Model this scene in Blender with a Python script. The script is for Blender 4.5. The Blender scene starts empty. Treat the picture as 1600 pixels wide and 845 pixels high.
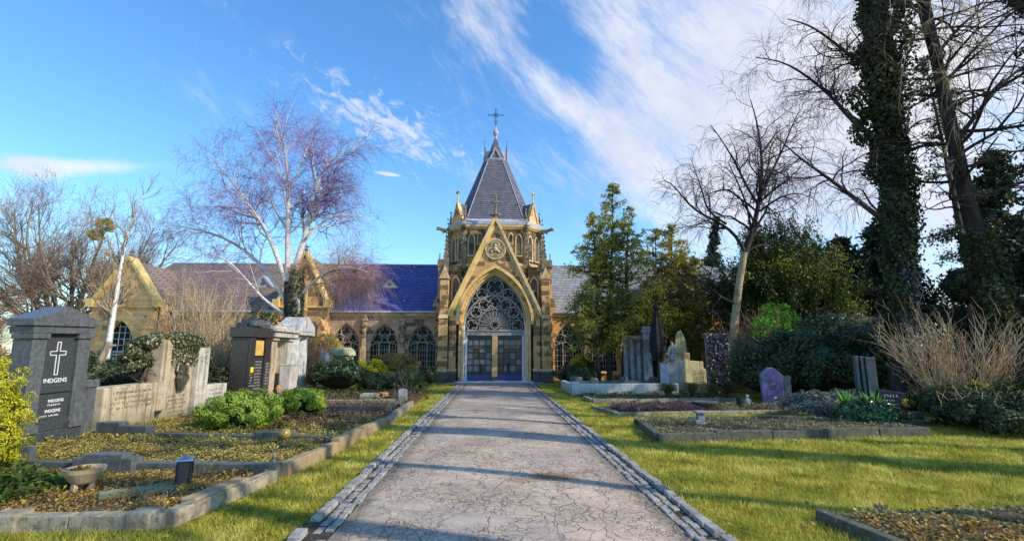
import bpy, bmesh, math, random
import numpy as np
from mathutils import Vector, Matrix
R_ = math.radians
pi = math.pi
scene = bpy.context.scene
COL = scene.collection
rng = np.random.default_rng(7)
random.seed(7)

# ------------------------------------------------------------------ camera
H = 1.7
PIT = math.atan(128.5/750); YAW = math.atan(31*math.cos(PIT)/750)
cam_d = bpy.data.cameras.new('camera'); cam = bpy.data.objects.new('camera', cam_d); COL.objects.link(cam)
cam.location = (0, 0, H); cam.rotation_euler = (pi/2+PIT, 0, -YAW)
cam_d.sensor_width = 36; cam_d.sensor_fit = 'HORIZONTAL'; cam_d.lens = 36*750/1600
cam_d.clip_end = 3000; cam_d.clip_start = 0.05
scene.camera = cam

def at(px, py, Yd):
    """world point at depth Yd for a spot measured on the photograph"""
    x = (px-800)/750; y = (422.5-py)/750
    F = math.cos(PIT)-y*math.sin(PIT); U = math.sin(PIT)+y*math.cos(PIT)
    X = x*math.cos(YAW)+F*math.sin(YAW); Y = -x*math.sin(YAW)+F*math.cos(YAW)
    t = Yd/Y
    return np.array((X*t, Yd, H+U*t))

# ------------------------------------------------------------------ light
SUN_AZ = R_(90+24)      # measured from +Y towards +X
SUN_EL = R_(34)
sd = Vector((math.sin(SUN_AZ)*math.cos(SUN_EL), math.cos(SUN_AZ)*math.cos(SUN_EL), math.sin(SUN_EL)))
sl = bpy.data.lights.new('sun', 'SUN'); sl.energy = 5.0; sl.angle = R_(0.55); sl.color = (1.0, 0.92, 0.76)
so = bpy.data.objects.new('sun', sl); COL.objects.link(so)
so.rotation_euler = (-sd).to_track_quat('-Z', 'Y').to_euler()

# node expression helper ------------------------------------------------
class S:
    def __init__(s, nt, sock): s.nt = nt; s.k = sock
    def _m(s, op, *o, clamp=False):
        n = s.nt.nodes.new('ShaderNodeMath'); n.operation = op; n.use_clamp = clamp
        for i, a in enumerate((s,)+o):
            if isinstance(a, S): s.nt.links.new(a.k, n.inputs[i])
            else: n.inputs[i].default_value = a
        return S(s.nt, n.outputs[0])
    def __add__(s, o): return s._m('ADD', o)
    def __radd__(s, o): return s._m('ADD', o)
    def __sub__(s, o): return s._m('SUBTRACT', o)
    def __rsub__(s, o): return (s*-1)+o
    def __mul__(s, o): return s._m('MULTIPLY', o)
    def __rmul__(s, o): return s._m('MULTIPLY', o)
    def __truediv__(s, o): return s._m('DIVIDE', o)
    def clamp(s): return s._m('ADD', 0.0, clamp=True)
    def f(s, op, *o): return s._m(op, *o)

def sm(e, a, b):   # smoothstep-ish ramp
    n = e.nt.nodes.new('ShaderNodeMapRange'); n.interpolation_type = 'SMOOTHSTEP'
    e.nt.links.new(e.k, n.inputs[0]); n.inputs[1].default_value = a; n.inputs[2].default_value = b
    n.inputs[3].default_value = 0; n.inputs[4].default_value = 1
    return S(e.nt, n.outputs[0])

def comb(nt, x, y, z):
    n = nt.nodes.new('ShaderNodeCombineXYZ')
    for i, a in enumerate((x, y, z)):
        if isinstance(a, S): nt.links.new(a.k, n.inputs[i])
        else: n.inputs[i].default_value = a
    return n.outputs[0]

def noise(nt, vec, scale, detail=3, rough=0.5, dist=0, color=False):
    n = nt.nodes.new('ShaderNodeTexNoise'); n.inputs['Scale'].default_value = scale
    n.inputs['Detail'].default_value = detail; n.inputs['Roughness'].default_value = rough
    n.inputs['Distortion'].default_value = dist
    if vec is not None: nt.links.new(vec, n.inputs['Vector'])
    return n.outputs['Color'] if color else S(nt, n.outputs['Fac'])

def mixc(nt, fac, a, b, mode='MIX'):
    n = nt.nodes.new('ShaderNodeMix'); n.data_type = 'RGBA'; n.blend_type = mode
    if isinstance(fac, S): nt.links.new(fac.k, n.inputs[0])
    else: n.inputs[0].default_value = fac
    for i, c in ((6, a), (7, b)):
        if isinstance(c, (tuple, list)): n.inputs[i].default_value = (*c[:3], 1)
        else: nt.links.new(c, n.inputs[i])
    return n.outputs[2]

# ------------------------------------------------------------------ world
w = bpy.data.worlds.new('World'); scene.world = w; w.use_nodes = True
nt = w.node_tree
bg = nt.nodes['Background']
sky = nt.nodes.new('ShaderNodeTexSky'); sky.sky_type = 'NISHITA'; sky.sun_disc = False
sky.sun_elevation = SUN_EL; sky.sun_rotation = SUN_AZ
sky.air_density = 1.3; sky.dust_density = 0.3; sky.ozone_density = 3.0
tc = nt.nodes.new('ShaderNodeTexCoord')
sep = nt.nodes.new('ShaderNodeSeparateXYZ'); nt.links.new(tc.outputs['Generated'], sep.inputs[0])
x_, y_, z_ = (S(nt, sep.outputs[i]) for i in range(3))
az = x_.f('ARCTAN2', y_)*(180/pi)
el = z_.f('ARCSINE')*(180/pi)
def blob(a0, e0, s1, s2, rot):
    c, s = math.cos(R_(rot)), math.sin(R_(rot))
    da = az-a0; de = el-e0
    u = da*(c/s1)+de*(s/s1); v = da*(-s/s2)+de*(c/s2)
    return (((u*u)+(v*v))*-1).f('EXPONENT')
def blob_noise(rot, su, sv, scale, detail, rough, dist):
    c, s = math.cos(R_(rot)), math.sin(R_(rot))
    u = az*(c/su)+el*(s/su); v = az*(-s/sv)+el*(c/sv)
    return noise(nt, comb(nt, u, v, 0.3), scale, detail, rough, dist)
n1 = blob_noise(-38, 24, 9, 1.6, 10, 0.62, 0.35)
n2 = blob_noise(-20, 5, 2.4, 2.2, 5, 0.6, 0.8)
n3 = blob_noise(8, 22, 7, 1.2, 8, 0.6, 0.3)
big = blob(30, 30, 26, 17, -15)*1.0
big2 = blob(45, 18, 26, 20, 0)*0.9
arm = blob(4, 33, 17, 3.6, -42)*0.85
hole = blob(8, 35, 6, 4.0, -35)*0.9
hole2 = blob(9, 25, 5.5, 2.5, -30)*0.45
mk = blob(-13, 25.5, 13, 3.2, -18)*0.68
lf = blob(-41, 16.3, 6, 0.95, 14)*0.8
lf2 = blob(-44, 15.2, 2.8, 1.2, -20)*0.6
tr = blob(-12.9, 20.4, 1.7, 0.25, -3)*1.0
n4 = blob_noise(-42, 9, 2.2, 2.4, 8, 0.7, 0.5)
cl = sm((big+big2+arm-hole-hole2)*0.80+(n1-0.5)*1.7+(n4-0.5)*0.75, 0.12, 1.20)*0.97
cl2 = sm(mk*1.25+(n2-0.5)*2.3-0.10, 0.25, 1.05)*0.7
cl3 = sm((lf+lf2)*1.05+(n3-0.5)*1.9+(n4-0.5)*0.5, 0.30, 1.1)*0.8
cl4 = sm(tr, 0.25, 0.8)*0.8
hz = ((el*-0.12).f('EXPONENT'))*0.28
cloud = (cl.f('MAXIMUM', cl2).f('MAXIMUM', cl3).f('MAXIMUM', cl4)).clamp()
hs = nt.nodes.new('ShaderNodeHueSaturation'); hs.inputs['Saturation'].default_value = 1.15; hs.inputs['Value'].default_value = 1.0
nt.links.new(sky.outputs[0], hs.inputs['Color'])
skyc = mixc(nt, 1.0, hs.outputs[0], (1.12, 1.50, 1.78), 'MULTIPLY')
skyc = mixc(nt, hz, skyc, (3.9, 5.1, 6.3))
shade = noise(nt, tc.outputs['Generated'], 3.2, 6, 0.6)
cloudc = mixc(nt, sm(shade, 0.35, 0.65), (4.9, 5.2, 6.3), (6.8, 6.9, 7.1))
final = mixc(nt, cloud, skyc, cloudc)
nt.links.new(final, bg.inputs['Color'])
bg.inputs['Strength'].default_value = 0.15

scene.view_settings.view_transform = 'Standard'; scene.view_settings.look = 'None'; scene.view_settings.exposure = 0
try:
    scene.cycles.max_bounces = 5; scene.cycles.transparent_max_bounces = 4
except Exception: pass

# ------------------------------------------------------------------ materials
def new_mat(name):
    m = bpy.data.materials.new(name); m.use_nodes = True
    nt = m.node_tree; b = nt.nodes['Principled BSDF']
    return m, nt, b
def objco(nt):
    t = nt.nodes.new('ShaderNodeTexCoord'); return t.outputs['Object']
def sepv(nt, v):
    n = nt.nodes.new('ShaderNodeSeparateXYZ'); nt.links.new(v, n.inputs[0])
    return tuple(S(nt, n.outputs[i]) for i in range(3))
def bump(nt, b, h, strength=0.4, dist=0.02):
    n = nt.nodes.new('ShaderNodeBump'); n.inputs['Strength'].default_value = strength; n.inputs['Distance'].default_value = dist
    nt.links.new(h.k if isinstance(h, S) else h, n.inputs['Height']); nt.links.new(n.outputs[0], b.inputs['Normal'])
def plain(name, c1, c2, scale=4, rough=0.7, bs=0.3, metal=0, c3=None, spec=0.3, bd=0.01, sc2=40, streak=0.0):
    m, nt, b = new_mat(name); v = objco(nt)
    n = noise(nt, v, scale, 6, 0.65)
    c = mixc(nt, sm(n, 0.32, 0.68), c1, c2)
    n2 = noise(nt, v, sc2, 3, 0.6)
    if c3: c = mixc(nt, sm(noise(nt, v, scale*2.3, 5, 0.7, 0.5), 0.55, 0.72), c, c3)
    c = mixc(nt, (n2-0.5)*0.9+0.5, c, (0.5, 0.5, 0.5), 'SOFT_LIGHT')
    if streak:
        x, y, z = sepv(nt, v)
        s1 = sm(noise(nt, comb(nt, x*5.0, y*5.0, z*0.55), 1.6, 5, 0.7), 0.48, 0.66)
        c = mixc(nt, s1*streak, c, (c1[0]*0.32, c1[1]*0.32, c1[2]*0.30))
        low = sm(z*-1.0+(n-0.5)*0.8, -0.45, 0.0)      # damp and algae near the ground
        c = mixc(nt, low*streak*0.9, c, (0.10, 0.11, 0.045))
        pit = sm(noise(nt, v, 16, 5, 0.75), 0.60, 0.70)
        c = mixc(nt, pit*streak*0.7, c, (c1[0]*0.4, c1[1]*0.38, c1[2]*0.34))
    nt.links.new(c, b.inputs['Base Color']); b.inputs['Roughness'].default_value = rough; b.inputs['Metallic'].default_value = metal
    b.inputs['Specular IOR Level'].default_value = spec
    bump(nt, b, n2*0.5+n, bs, bd)
    return m
def stone_blocks(name, ca, cb, cdark, mortar, bw=0.62, bh=0.30, dark=0.35, soot=0.5, seed=0.0):
    m, nt, b = new_mat(name); v = objco(nt); x, y, z = sepv(nt, v)
    br = nt.nodes.new('ShaderNodeTexBrick'); vec = comb(nt, x+y*0.97+seed, z, 0.0)
    nt.links.new(vec, br.inputs['Vector'])
    br.inputs['Scale'].default_value = 1; br.inputs['Brick Width'].default_value = bw; br.inputs['Row Height'].default_value = bh
    br.inputs['Mortar Size'].default_value = 0.012; br.inputs['Mortar Smooth'].default_value = 0.3
    br.inputs['Color1'].default_value = (0, 0, 0, 1); br.inputs['Color2'].default_value = (1, 1, 1, 1); br.inputs['Bias'].default_value = 0
    br.inputs['Mortar'].default_value = (0.5, 0.5, 0.5, 1)
    bw_ = nt.nodes.new('ShaderNodeRGBToBW'); nt.links.new(br.outputs['Color'], bw_.inputs[0]); rb = S(nt, bw_.outputs[0])
    mo = S(nt, br.outputs['Fac'])
    nL = noise(nt, v, 0.55, 4, 0.6); nM = noise(nt, v, 3.5, 6, 0.7); nF = noise(nt, v, 28, 4, 0.65)
    c = mixc(nt, sm(rb*0.6+nM*0.5, 0.25, 0.85), ca, cb)
    dk = sm(rb*0.62+nL*0.75+(nM-0.5)*0.5, 1.10-dark*0.75, 1.18-dark*0.75)
    c = mixc(nt, dk*0.85, c, cdark)
    st = sm(nM*0.6+nL*0.5, 0.56, 0.72)*soot
    c = mixc(nt, st, c, (cdark[0]*1.3, cdark[1]*1.2, cdark[2]*1.1))
    c = mixc(nt, mo*0.75, c, mortar)
    c = mixc(nt, nF, c, (0.5, 0.5, 0.5), 'SOFT_LIGHT')
    nt.links.new(c, b.inputs['Base Color']); b.inputs['Roughness'].default_value = 0.9; b.inputs['Specular IOR Level'].default_value = 0.15
    bump(nt, b, nM*0.5+nF*0.4-mo*0.8, 0.55, 0.02)
    return m
def slate(name, c1, c2, bw=0.26, bh=0.15):
    m, nt, b = new_mat(name); v = objco(nt); x, y, z = sepv(nt, v)
    wob = (noise(nt, v, 1.5, 2, 0.5)-0.5)*0.05
    br = nt.nodes.new('ShaderNodeTexBrick'); nt.links.new(comb(nt, x+y*0.35, z+wob, 0.0), br.inputs['Vector'])
    br.inputs['Scale'].default_value = 1; br.inputs['Brick Width'].default_value = bw; br.inputs['Row Height'].default_value = bh
    br.inputs['Mortar Size'].default_value = 0.016; br.inputs['Mortar Smooth'].default_value = 0.2
    br.inputs['Color1'].default_value = (0, 0, 0, 1); br.inputs['Color2'].default_value = (1, 1, 1, 1); br.inputs['Mortar'].default_value = (0, 0, 0, 1)
    bw_ = nt.nodes.new('ShaderNodeRGBToBW'); nt.links.new(br.outputs['Color'], bw_.inputs[0]); rb = S(nt, bw_.outputs[0])
    mo = S(nt, br.outputs['Fac']); nL = noise(nt, v, 0.8, 4, 0.6); nF = noise(nt, v, 14, 4, 0.6)
    c = mixc(nt, (rb*0.6+nL*0.4).clamp(), c1, c2)
    c = mixc(nt, sm(nF, 0.6, 0.75)*0.4, c, (c2[0]*1.5, c2[1]*1.5, c2[2]*1.45))
    c = mixc(nt, mo*0.8, c, (c1[0]*0.25, c1[1]*0.25, c1[2]*0.3))
    nt.links.new(c, b.inputs['Base Color']); b.inputs['Roughness'].default_value = 0.5; b.inputs['Specular IOR Level'].default_value = 0.45
    # each course overlaps the one below: saw-tooth height
    saw = ((z+wob)/bh).f('FRACT')
    bump(nt, b, rb*0.35-saw*0.7-mo*0.5+nF*0.3, 0.7, 0.03)
    return m
def leafm(name, cols, trans=0.25, rough=0.5, spec=0.25, patch=0.6, pscale=0.9):
    m = bpy.data.materials.new(name); m.use_nodes = True; nt = m.node_tree; nt.nodes.clear()
    out = nt.nodes.new('ShaderNodeOutputMaterial')
    g = nt.nodes.new('ShaderNodeNewGeometry'); r = S(nt, g.outputs['Random Per Island'])
    nz = noise(nt, g.outputs['Position'], pscale, 3, 0.6)
    fac = (r*(1-patch*0.6)+(nz-0.5)*patch*2.4+0.3*patch).clamp()
    ramp = nt.nodes.new('ShaderNodeValToRGB'); nt.links.new(fac.k, ramp.inputs[0])
    cr = ramp.color_ramp
    while len(cr.elements) < len(cols): cr.elements.new(0.5)
    for i, c in enumerate(cols):
        cr.elements[i].position = i/(len(cols)-1); cr.elements[i].color = (*c, 1)
    p = nt.nodes.new('ShaderNodeBsdfPrincipled'); nt.links.new(ramp.outputs[0], p.inputs['Base Color'])
    p.inputs['Roughness'].default_value = rough; p.inputs['Specular IOR Level'].default_value = spec
    if trans > 0:
        t = nt.nodes.new('ShaderNodeBsdfTranslucent'); nt.links.new(ramp.outputs[0], t.inputs[0])
        mx = nt.nodes.new('ShaderNodeMixShader'); mx.inputs[0].default_value = trans
        nt.links.new(p.outputs[0], mx.inputs[1]); nt.links.new(t.outputs[0], mx.inputs[2]); nt.links.new(mx.outputs[0], out.inputs[0])
    else: nt.links.new(p.outputs[0], out.inputs[0])
    return m
def bark(name, c1, c2, c3=None, band=False, scale=5):
    m, nt, b = new_mat(name); v = objco(nt); x, y, z = sepv(nt, v)
    n = noise(nt, comb(nt, x*1.0, y*1.0, z*(4.0 if band else 0.25)), scale, 5, 0.7)
    c = mixc(nt, sm(n, 0.42, 0.62) if not band else sm(n, 0.56, 0.66), c1, c2)
    if c3: c = mixc(nt, sm(noise(nt, v, 1.3, 4, 0.6), 0.5, 0.65)*0.8, c, c3)
    nt.links.new(c, b.inputs['Base Color']); b.inputs['Roughness'].default_value = 0.9; b.inputs['Specular IOR Level'].default_value = 0.1
    bump(nt, b, n, 0.7, 0.03)
    return m
def glassy(name, c, rough=0.12, spec=0.6, var=0.6, sc=2.0):
    m, nt, b = new_mat(name); v = objco(nt)
    n = noise(nt, v, sc, 3, 0.5)
    nt.links.new(mixc(nt, n, (c[0]*(1-var), c[1]*(1-var), c[2]*(1-var)), (c[0]*(1+var), c[1]*(1+var), c[2]*(1+var))), b.inputs['Base Color'])
    b.inputs['Roughness'].default_value = rough; b.inputs['Specular IOR Level'].default_value = spec
    return m

M = {}
M['sand'] = stone_blocks('golden_sandstone', (0.62, 0.325, 0.12), (0.86, 0.53, 0.24), (0.12, 0.08, 0.05), (0.62, 0.43, 0.23), dark=0.52, soot=0.75)
M['sandlight'] = stone_blocks('light_sandstone', (0.78, 0.43, 0.17), (0.90, 0.57, 0.27), (0.26, 0.16, 0.08), (0.42, 0.30, 0.17), bh=0.3, dark=0.30, soot=0.65)
M['sandgrey'] = stone_blocks('weathered_sandstone', (0.42, 0.29, 0.20), (0.60, 0.45, 0.32), (0.065, 0.052, 0.05), (0.30, 0.24, 0.18), bw=0.45, bh=0.24, dark=0.42, soot=0.7)
M['tower'] = stone_blocks('tower_sandstone', (0.42, 0.25, 0.105), (0.68, 0.44, 0.20), (0.05, 0.04, 0.03), (0.42, 0.31, 0.17), bw=0.55, bh=0.27, dark=0.74, soot=0.9)
M['plinth'] = stone_blocks('dark_plinth_stone', (0.12, 0.11, 0.10), (0.18, 0.16, 0.14), (0.05, 0.05, 0.05), (0.08, 0.08, 0.08), bw=0.8, bh=0.45)
M['trim'] = plain('carved_sandstone', (0.48, 0.32, 0.15), (0.80, 0.58, 0.30), 3, 0.9, 0.4, c3=(0.09, 0.07, 0.05))
M['trimdark'] = plain('sooty_carving', (0.12, 0.10, 0.075), (0.34, 0.26, 0.15), 3, 0.9, 0.5, c3=(0.05, 0.045, 0.04))
M['yellowtrim'] = plain('lichened_archivolt', (0.72, 0.46, 0.15), (0.88, 0.63, 0.26), 2, 0.9, 0.3, c3=(0.30, 0.20, 0.09))
M['tracery'] = plain('grey_tracery_stone', (0.24, 0.22, 0.20), (0.46, 0.42, 0.38), 6, 0.8, 0.3)
M['fan'] = plain('grey_fan_panels', (0.13, 0.125, 0.12), (0.24, 0.22, 0.21), 3, 0.6, 0.1)
M['glass'] = glassy('dark_window_glass', (0.012, 0.013, 0.016), 0.35, 0.2)
M['doorglass'] = glassy('door_glass', (0.04, 0.038, 0.04), 0.25, 0.5, 0.7, 3)
M['panelight'] = glassy('pale_pane', (0.19, 0.185, 0.19), 0.3, 0.4, 0.6, 5)
M['paneochre'] = glassy('ochre_pane', (0.42, 0.27, 0.08), 0.3, 0.4, 0.3, 3)
M['bluepanel'] = plain('blue_painted_iron', (0.05, 0.06, 0.24), (0.09, 0.10, 0.34), 6, 0.4, 0.1)
M['iron'] = plain('dark_iron', (0.02, 0.02, 0.022), (0.05, 0.05, 0.05), 20, 0.5, 0.2, metal=0.4)
M['palebar'] = plain('pale_glazing_bar', (0.5, 0.5, 0.5), (0.7, 0.7, 0.68), 10, 0.6, 0.1)
M['palestone'] = plain('pale_jamb_stone', (0.62, 0.58, 0.54), (0.78, 0.74, 0.70), 5, 0.8, 0.2)
M['lead'] = plain('lead_sheet', (0.32, 0.31, 0.36), (0.48, 0.46, 0.50), 4, 0.5, 0.2, spec=0.5)
M['gutter'] = plain('pale_blue_gutter', (0.34, 0.36, 0.55), (0.55, 0.56, 0.70), 2, 0.45, 0.1, spec=0.5)
M['slate'] = slate('grey_slate', (0.085, 0.08, 0.10), (0.19, 0.17, 0.20))
M['slateblue'] = slate('blue_slate', (0.055, 0.055, 0.19), (0.13, 0.12, 0.38), 0.36, 0.21)
M['slatebrown'] = slate('brownish_slate', (0.16, 0.11, 0.08), (0.31, 0.225, 0.165), 0.34, 0.17)
M['slatesheen'] = slate('sheen_toned_slate', (0.18, 0.18, 0.18), (0.36, 0.345, 0.335), 0.36, 0.21)  # right-hand roofs: reflected light is put into this paler slate colour
M['asph'] = None
M['granite'] = plain('polished_dark_granite', (0.035, 0.04, 0.045), (0.07, 0.075, 0.08), 25, 0.24, 0.02, spec=0.6, sc2=150)
M['granitegrey'] = plain('dark_grey_granite', (0.07, 0.075, 0.08), (0.13, 0.135, 0.14), 12, 0.4, 0.05, spec=0.5, sc2=120, streak=0.3)
M['granitebrown'] = plain('brown_black_granite', (0.028, 0.022, 0.022), (0.06, 0.05, 0.05), 20, 0.22, 0.02, spec=0.6, sc2=150)
M['oldstone'] = plain('weathered_memorial_stone', (0.38, 0.29, 0.19), (0.54, 0.43, 0.29), 3, 0.9, 0.5, c3=(0.20, 0.155, 0.10), streak=0.75)
M['palemem'] = plain('pale_memorial_stone', (0.42, 0.37, 0.31), (0.60, 0.54, 0.46), 3, 0.85, 0.4, c3=(0.22, 0.19, 0.15), streak=0.75)
M['marble'] = plain('white_weathered_marble', (0.40, 0.38, 0.36), (0.62, 0.59, 0.55), 4, 0.7, 0.3, c3=(0.20, 0.18, 0.17), streak=0.75)
M['mossy'] = plain('mossy_stone', (0.30, 0.31, 0.16), (0.50, 0.49, 0.36), 5, 0.9, 0.4, c3=(0.16, 0.19, 0.07), streak=0.75)
M['greystone'] = plain('grey_monument_stone', (0.22, 0.22, 0.24), (0.38, 0.37, 0.39), 4, 0.85, 0.3, streak=0.75)
M['yellowstone'] = plain('yellow_headstone', (0.56, 0.45, 0.18), (0.72, 0.60, 0.30), 5, 0.85, 0.3, c3=(0.36, 0.29, 0.13), streak=0.75)
M['purple'] = plain('violet_grey_headstone', (0.10, 0.09, 0.20), (0.19, 0.17, 0.33), 5, 0.6, 0.2, streak=0.35)
M['kerbold'] = plain('lichened_kerb', (0.20, 0.16, 0.12), (0.52, 0.43, 0.31), 7, 0.9, 0.6, c3=(0.07, 0.055, 0.045), bd=0.02, streak=0.3)
M['kerbdark'] = plain('lichened_dark_kerb', (0.06, 0.055, 0.05), (0.13, 0.12, 0.10), 9, 0.9, 0.6, c3=(0.32, 0.30, 0.24), streak=0.3)
M['kerborange'] = plain('ochre_sunlit_stone', (0.36, 0.23, 0.13), (0.52, 0.36, 0.22), 5, 0.85, 0.4, c3=(0.20, 0.15, 0.11), streak=0.4)  # on path-side kerbs the warm sunlight is put into this colour
M['whitewall'] = plain('whitewashed_stone', (0.52, 0.50, 0.49), (0.68, 0.66, 0.64), 2, 0.85, 0.2, c3=(0.5, 0.40, 0.28), streak=0.45)
M['terra'] = plain('terracotta', (0.42, 0.20, 0.08), (0.55, 0.28, 0.13), 6, 0.85, 0.2)
M['bowl'] = plain('ribbed_concrete_bowl', (0.40, 0.27, 0.15), (0.52, 0.37, 0.22), 6, 0.85, 0.3)
M['bronze'] = plain('bronze', (0.10, 0.09, 0.06), (0.19, 0.17, 0.13), 8, 0.4, 0.3, metal=0.6)
M['gold'] = plain('gilt_portrait', (0.55, 0.30, 0.06), (0.75, 0.48, 0.14), 9, 0.4, 0.2)
M['yellow'] = plain('yellow_enamel', (0.75, 0.58, 0.02), (0.85, 0.68, 0.05), 5, 0.4, 0)
M['white'] = plain('white_lettering', (0.75, 0.75, 0.73), (0.85, 0.85, 0.83), 5, 0.6, 0)
M['darkletter'] = plain('dark_lettering', (0.10, 0.07, 0.04), (0.16, 0.11, 0.06), 5, 0.8, 0)
M['greyletter'] = plain('grey_lettering', (0.33, 0.32, 0.31), (0.45, 0.44, 0.42), 5, 0.6, 0)
M['red'] = plain('red_candle', (0.45, 0.05, 0.02), (0.6, 0.08, 0.03), 5, 0.35, 0)
M['bluep'] = plain('blue_candle_glass', (0.05, 0.12, 0.55), (0.08, 0.2, 0.7), 5, 0.3, 0)
M['amber'] = plain('amber_glass', (0.30, 0.17, 0.03), (0.50, 0.30, 0.07), 8, 0.15, 0, spec=0.7)
M['steel'] = plain('steel', (0.4, 0.4, 0.42), (0.6, 0.6, 0.6), 8, 0.25, 0, metal=0.8)
M['sett'] = plain('granite_setts', (0.20, 0.18, 0.165), (0.42, 0.38, 0.33), 5, 0.85, 0.6, c3=(0.12, 0.11, 0.10), bd=0.015)
M['soil'] = plain('grave_soil', (0.05, 0.035, 0.02), (0.12, 0.08, 0.045), 6, 0.95, 0.8, c3=(0.17, 0.12, 0.05), bd=0.03)
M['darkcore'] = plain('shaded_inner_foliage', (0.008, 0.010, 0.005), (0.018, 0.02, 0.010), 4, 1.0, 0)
M['barkdark'] = bark('dark_bark', (0.05, 0.042, 0.038), (0.10, 0.085, 0.07))
M['barkgrey'] = bark('grey_brown_bark', (0.19, 0.15, 0.11), (0.38, 0.30, 0.21), scale=7)
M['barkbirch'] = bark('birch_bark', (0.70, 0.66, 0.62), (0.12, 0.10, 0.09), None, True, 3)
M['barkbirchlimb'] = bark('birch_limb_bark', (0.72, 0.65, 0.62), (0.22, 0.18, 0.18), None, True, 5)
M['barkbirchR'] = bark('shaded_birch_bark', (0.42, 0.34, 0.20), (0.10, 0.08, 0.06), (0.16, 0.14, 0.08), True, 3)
M['limbdark'] = bark('dark_limb_bark', (0.04, 0.034, 0.034), (0.075, 0.06, 0.055))
M['twigviolet'] = leafm('violet_twigs', [(0.07, 0.05, 0.14), (0.26, 0.16, 0.38), (0.50, 0.28, 0.40)], 0, 0.8, patch=0.9, pscale=0.25)
M['twigbrown'] = leafm('brown_twigs', [(0.10, 0.07, 0.07), (0.30, 0.20, 0.15), (0.52, 0.36, 0.20)], 0, 0.8, patch=0.8, pscale=0.3)
M['twigtan'] = leafm('tan_shoots', [(0.18, 0.12, 0.07), (0.50, 0.35, 0.20), (0.72, 0.56, 0.36)], 0, 0.8, patch=0.5)
M['twigdark'] = leafm('dark_twigs', [(0.02, 0.017, 0.022), (0.05, 0.04, 0.045), (0.09, 0.07, 0.06)], 0, 0.8)
M['twigpink'] = leafm('pinkish_twigs', [(0.20, 0.11, 0.08), (0.48, 0.27, 0.18), (0.66, 0.42, 0.28)], 0, 0.8)
M['mistle'] = leafm('mistletoe_leaves', [(0.20, 0.16, 0.02), (0.45, 0.34, 0.04), (0.5, 0.42, 0.10)])
M['thuja'] = leafm('golden_thuja', [(0.16, 0.18, 0.012), (0.48, 0.46, 0.025), (0.80, 0.70, 0.06)], 0.3, pscale=4)
M['box'] = leafm('boxwood_leaves', [(0.05, 0.11, 0.01), (0.24, 0.36, 0.03), (0.56, 0.62, 0.09)], 0.3, 0.4, 0.4, pscale=3)
M['dark'] = leafm('dark_evergreen_leaves', [(0.013, 0.026, 0.01), (0.035, 0.061, 0.021), (0.096, 0.12, 0.048)], 0.15, 0.4, 0.4, pscale=1.3)
M['ivy'] = leafm('ivy_leaves', [(0.015, 0.022, 0.006), (0.08, 0.085, 0.025), (0.42, 0.38, 0.20)], 0.15, 0.35, 0.5, patch=0.3)
M['ivydark'] = leafm('dark_ivy_leaves', [(0.016, 0.027, 0.011), (0.043, 0.059, 0.022), (0.136, 0.149, 0.077)], 0.12, 0.65, 0.12, patch=0.5)
M['ivygrey'] = leafm('dusty_and_sunlit_ivy_leaves', [(0.03, 0.03, 0.035), (0.08, 0.08, 0.09), (0.20, 0.19, 0.21)], 0.1, 0.4, 0.4, patch=0.3)  # also the clad trunk's sunlit patches, where the paleness stands for sun
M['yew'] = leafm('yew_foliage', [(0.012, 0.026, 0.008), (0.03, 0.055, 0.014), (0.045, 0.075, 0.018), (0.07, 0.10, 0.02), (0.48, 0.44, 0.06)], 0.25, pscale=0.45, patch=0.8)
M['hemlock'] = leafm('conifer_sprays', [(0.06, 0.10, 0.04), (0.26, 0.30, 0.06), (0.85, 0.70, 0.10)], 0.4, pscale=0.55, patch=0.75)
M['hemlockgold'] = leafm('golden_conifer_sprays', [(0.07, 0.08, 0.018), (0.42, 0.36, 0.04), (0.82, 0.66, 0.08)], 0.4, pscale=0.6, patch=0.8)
M['pine'] = leafm('dark_conifer_sprays', [(0.017, 0.027, 0.018), (0.041, 0.058, 0.032), (0.112, 0.135, 0.068)], 0.15, pscale=0.6)
M['brightgreen'] = leafm('bright_green_leaves', [(0.06, 0.20, 0.01), (0.14, 0.42, 0.02), (0.28, 0.60, 0.05)], 0.4)
M['forsythia'] = leafm('yellow_green_leaves', [(0.22, 0.22, 0.015), (0.48, 0.42, 0.02), (0.70, 0.58, 0.05)], 0.3)
M['brownleaf'] = leafm('brown_winter_leaves', [(0.14, 0.08, 0.02), (0.32, 0.20, 0.05), (0.48, 0.34, 0.09)], 0.3)
M['pinkflower'] = leafm('salmon_flowers', [(0.55, 0.12, 0.08), (0.70, 0.25, 0.18), (0.8, 0.4, 0.3)], 0.2)
M['juniper'] = leafm('grey_juniper', [(0.028, 0.042, 0.035), (0.098, 0.126, 0.105), (0.28, 0.308, 0.266)], 0.1)
M['laurel'] = leafm('cherry_laurel', [(0.011, 0.028, 0.011), (0.028, 0.07, 0.025), (0.126, 0.28, 0.084)], 0.15, 0.3, 0.5)
M['cover'] = leafm('ground_cover_leaves', [(0.121, 0.115, 0.02), (0.338, 0.27, 0.054), (0.648, 0.486, 0.135)], 0.25, 0.5, 0.35, patch=0.45, pscale=1.6)
M['coverbrown'] = leafm('brown_ground_cover', [(0.117, 0.065, 0.013), (0.39, 0.234, 0.052), (0.65, 0.416, 0.117)], 0.25, 0.5, 0.35, patch=0.45, pscale=1.6)
M['covergreen'] = leafm('green_ground_cover', [(0.03, 0.05, 0.01), (0.09, 0.14, 0.02), (0.22, 0.28, 0.06)], 0.25, pscale=1.6)
M['covergrey'] = leafm('grey_ground_cover', [(0.075, 0.075, 0.03), (0.21, 0.195, 0.09), (0.45, 0.405, 0.225)], 0.2, pscale=1.6)
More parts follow.
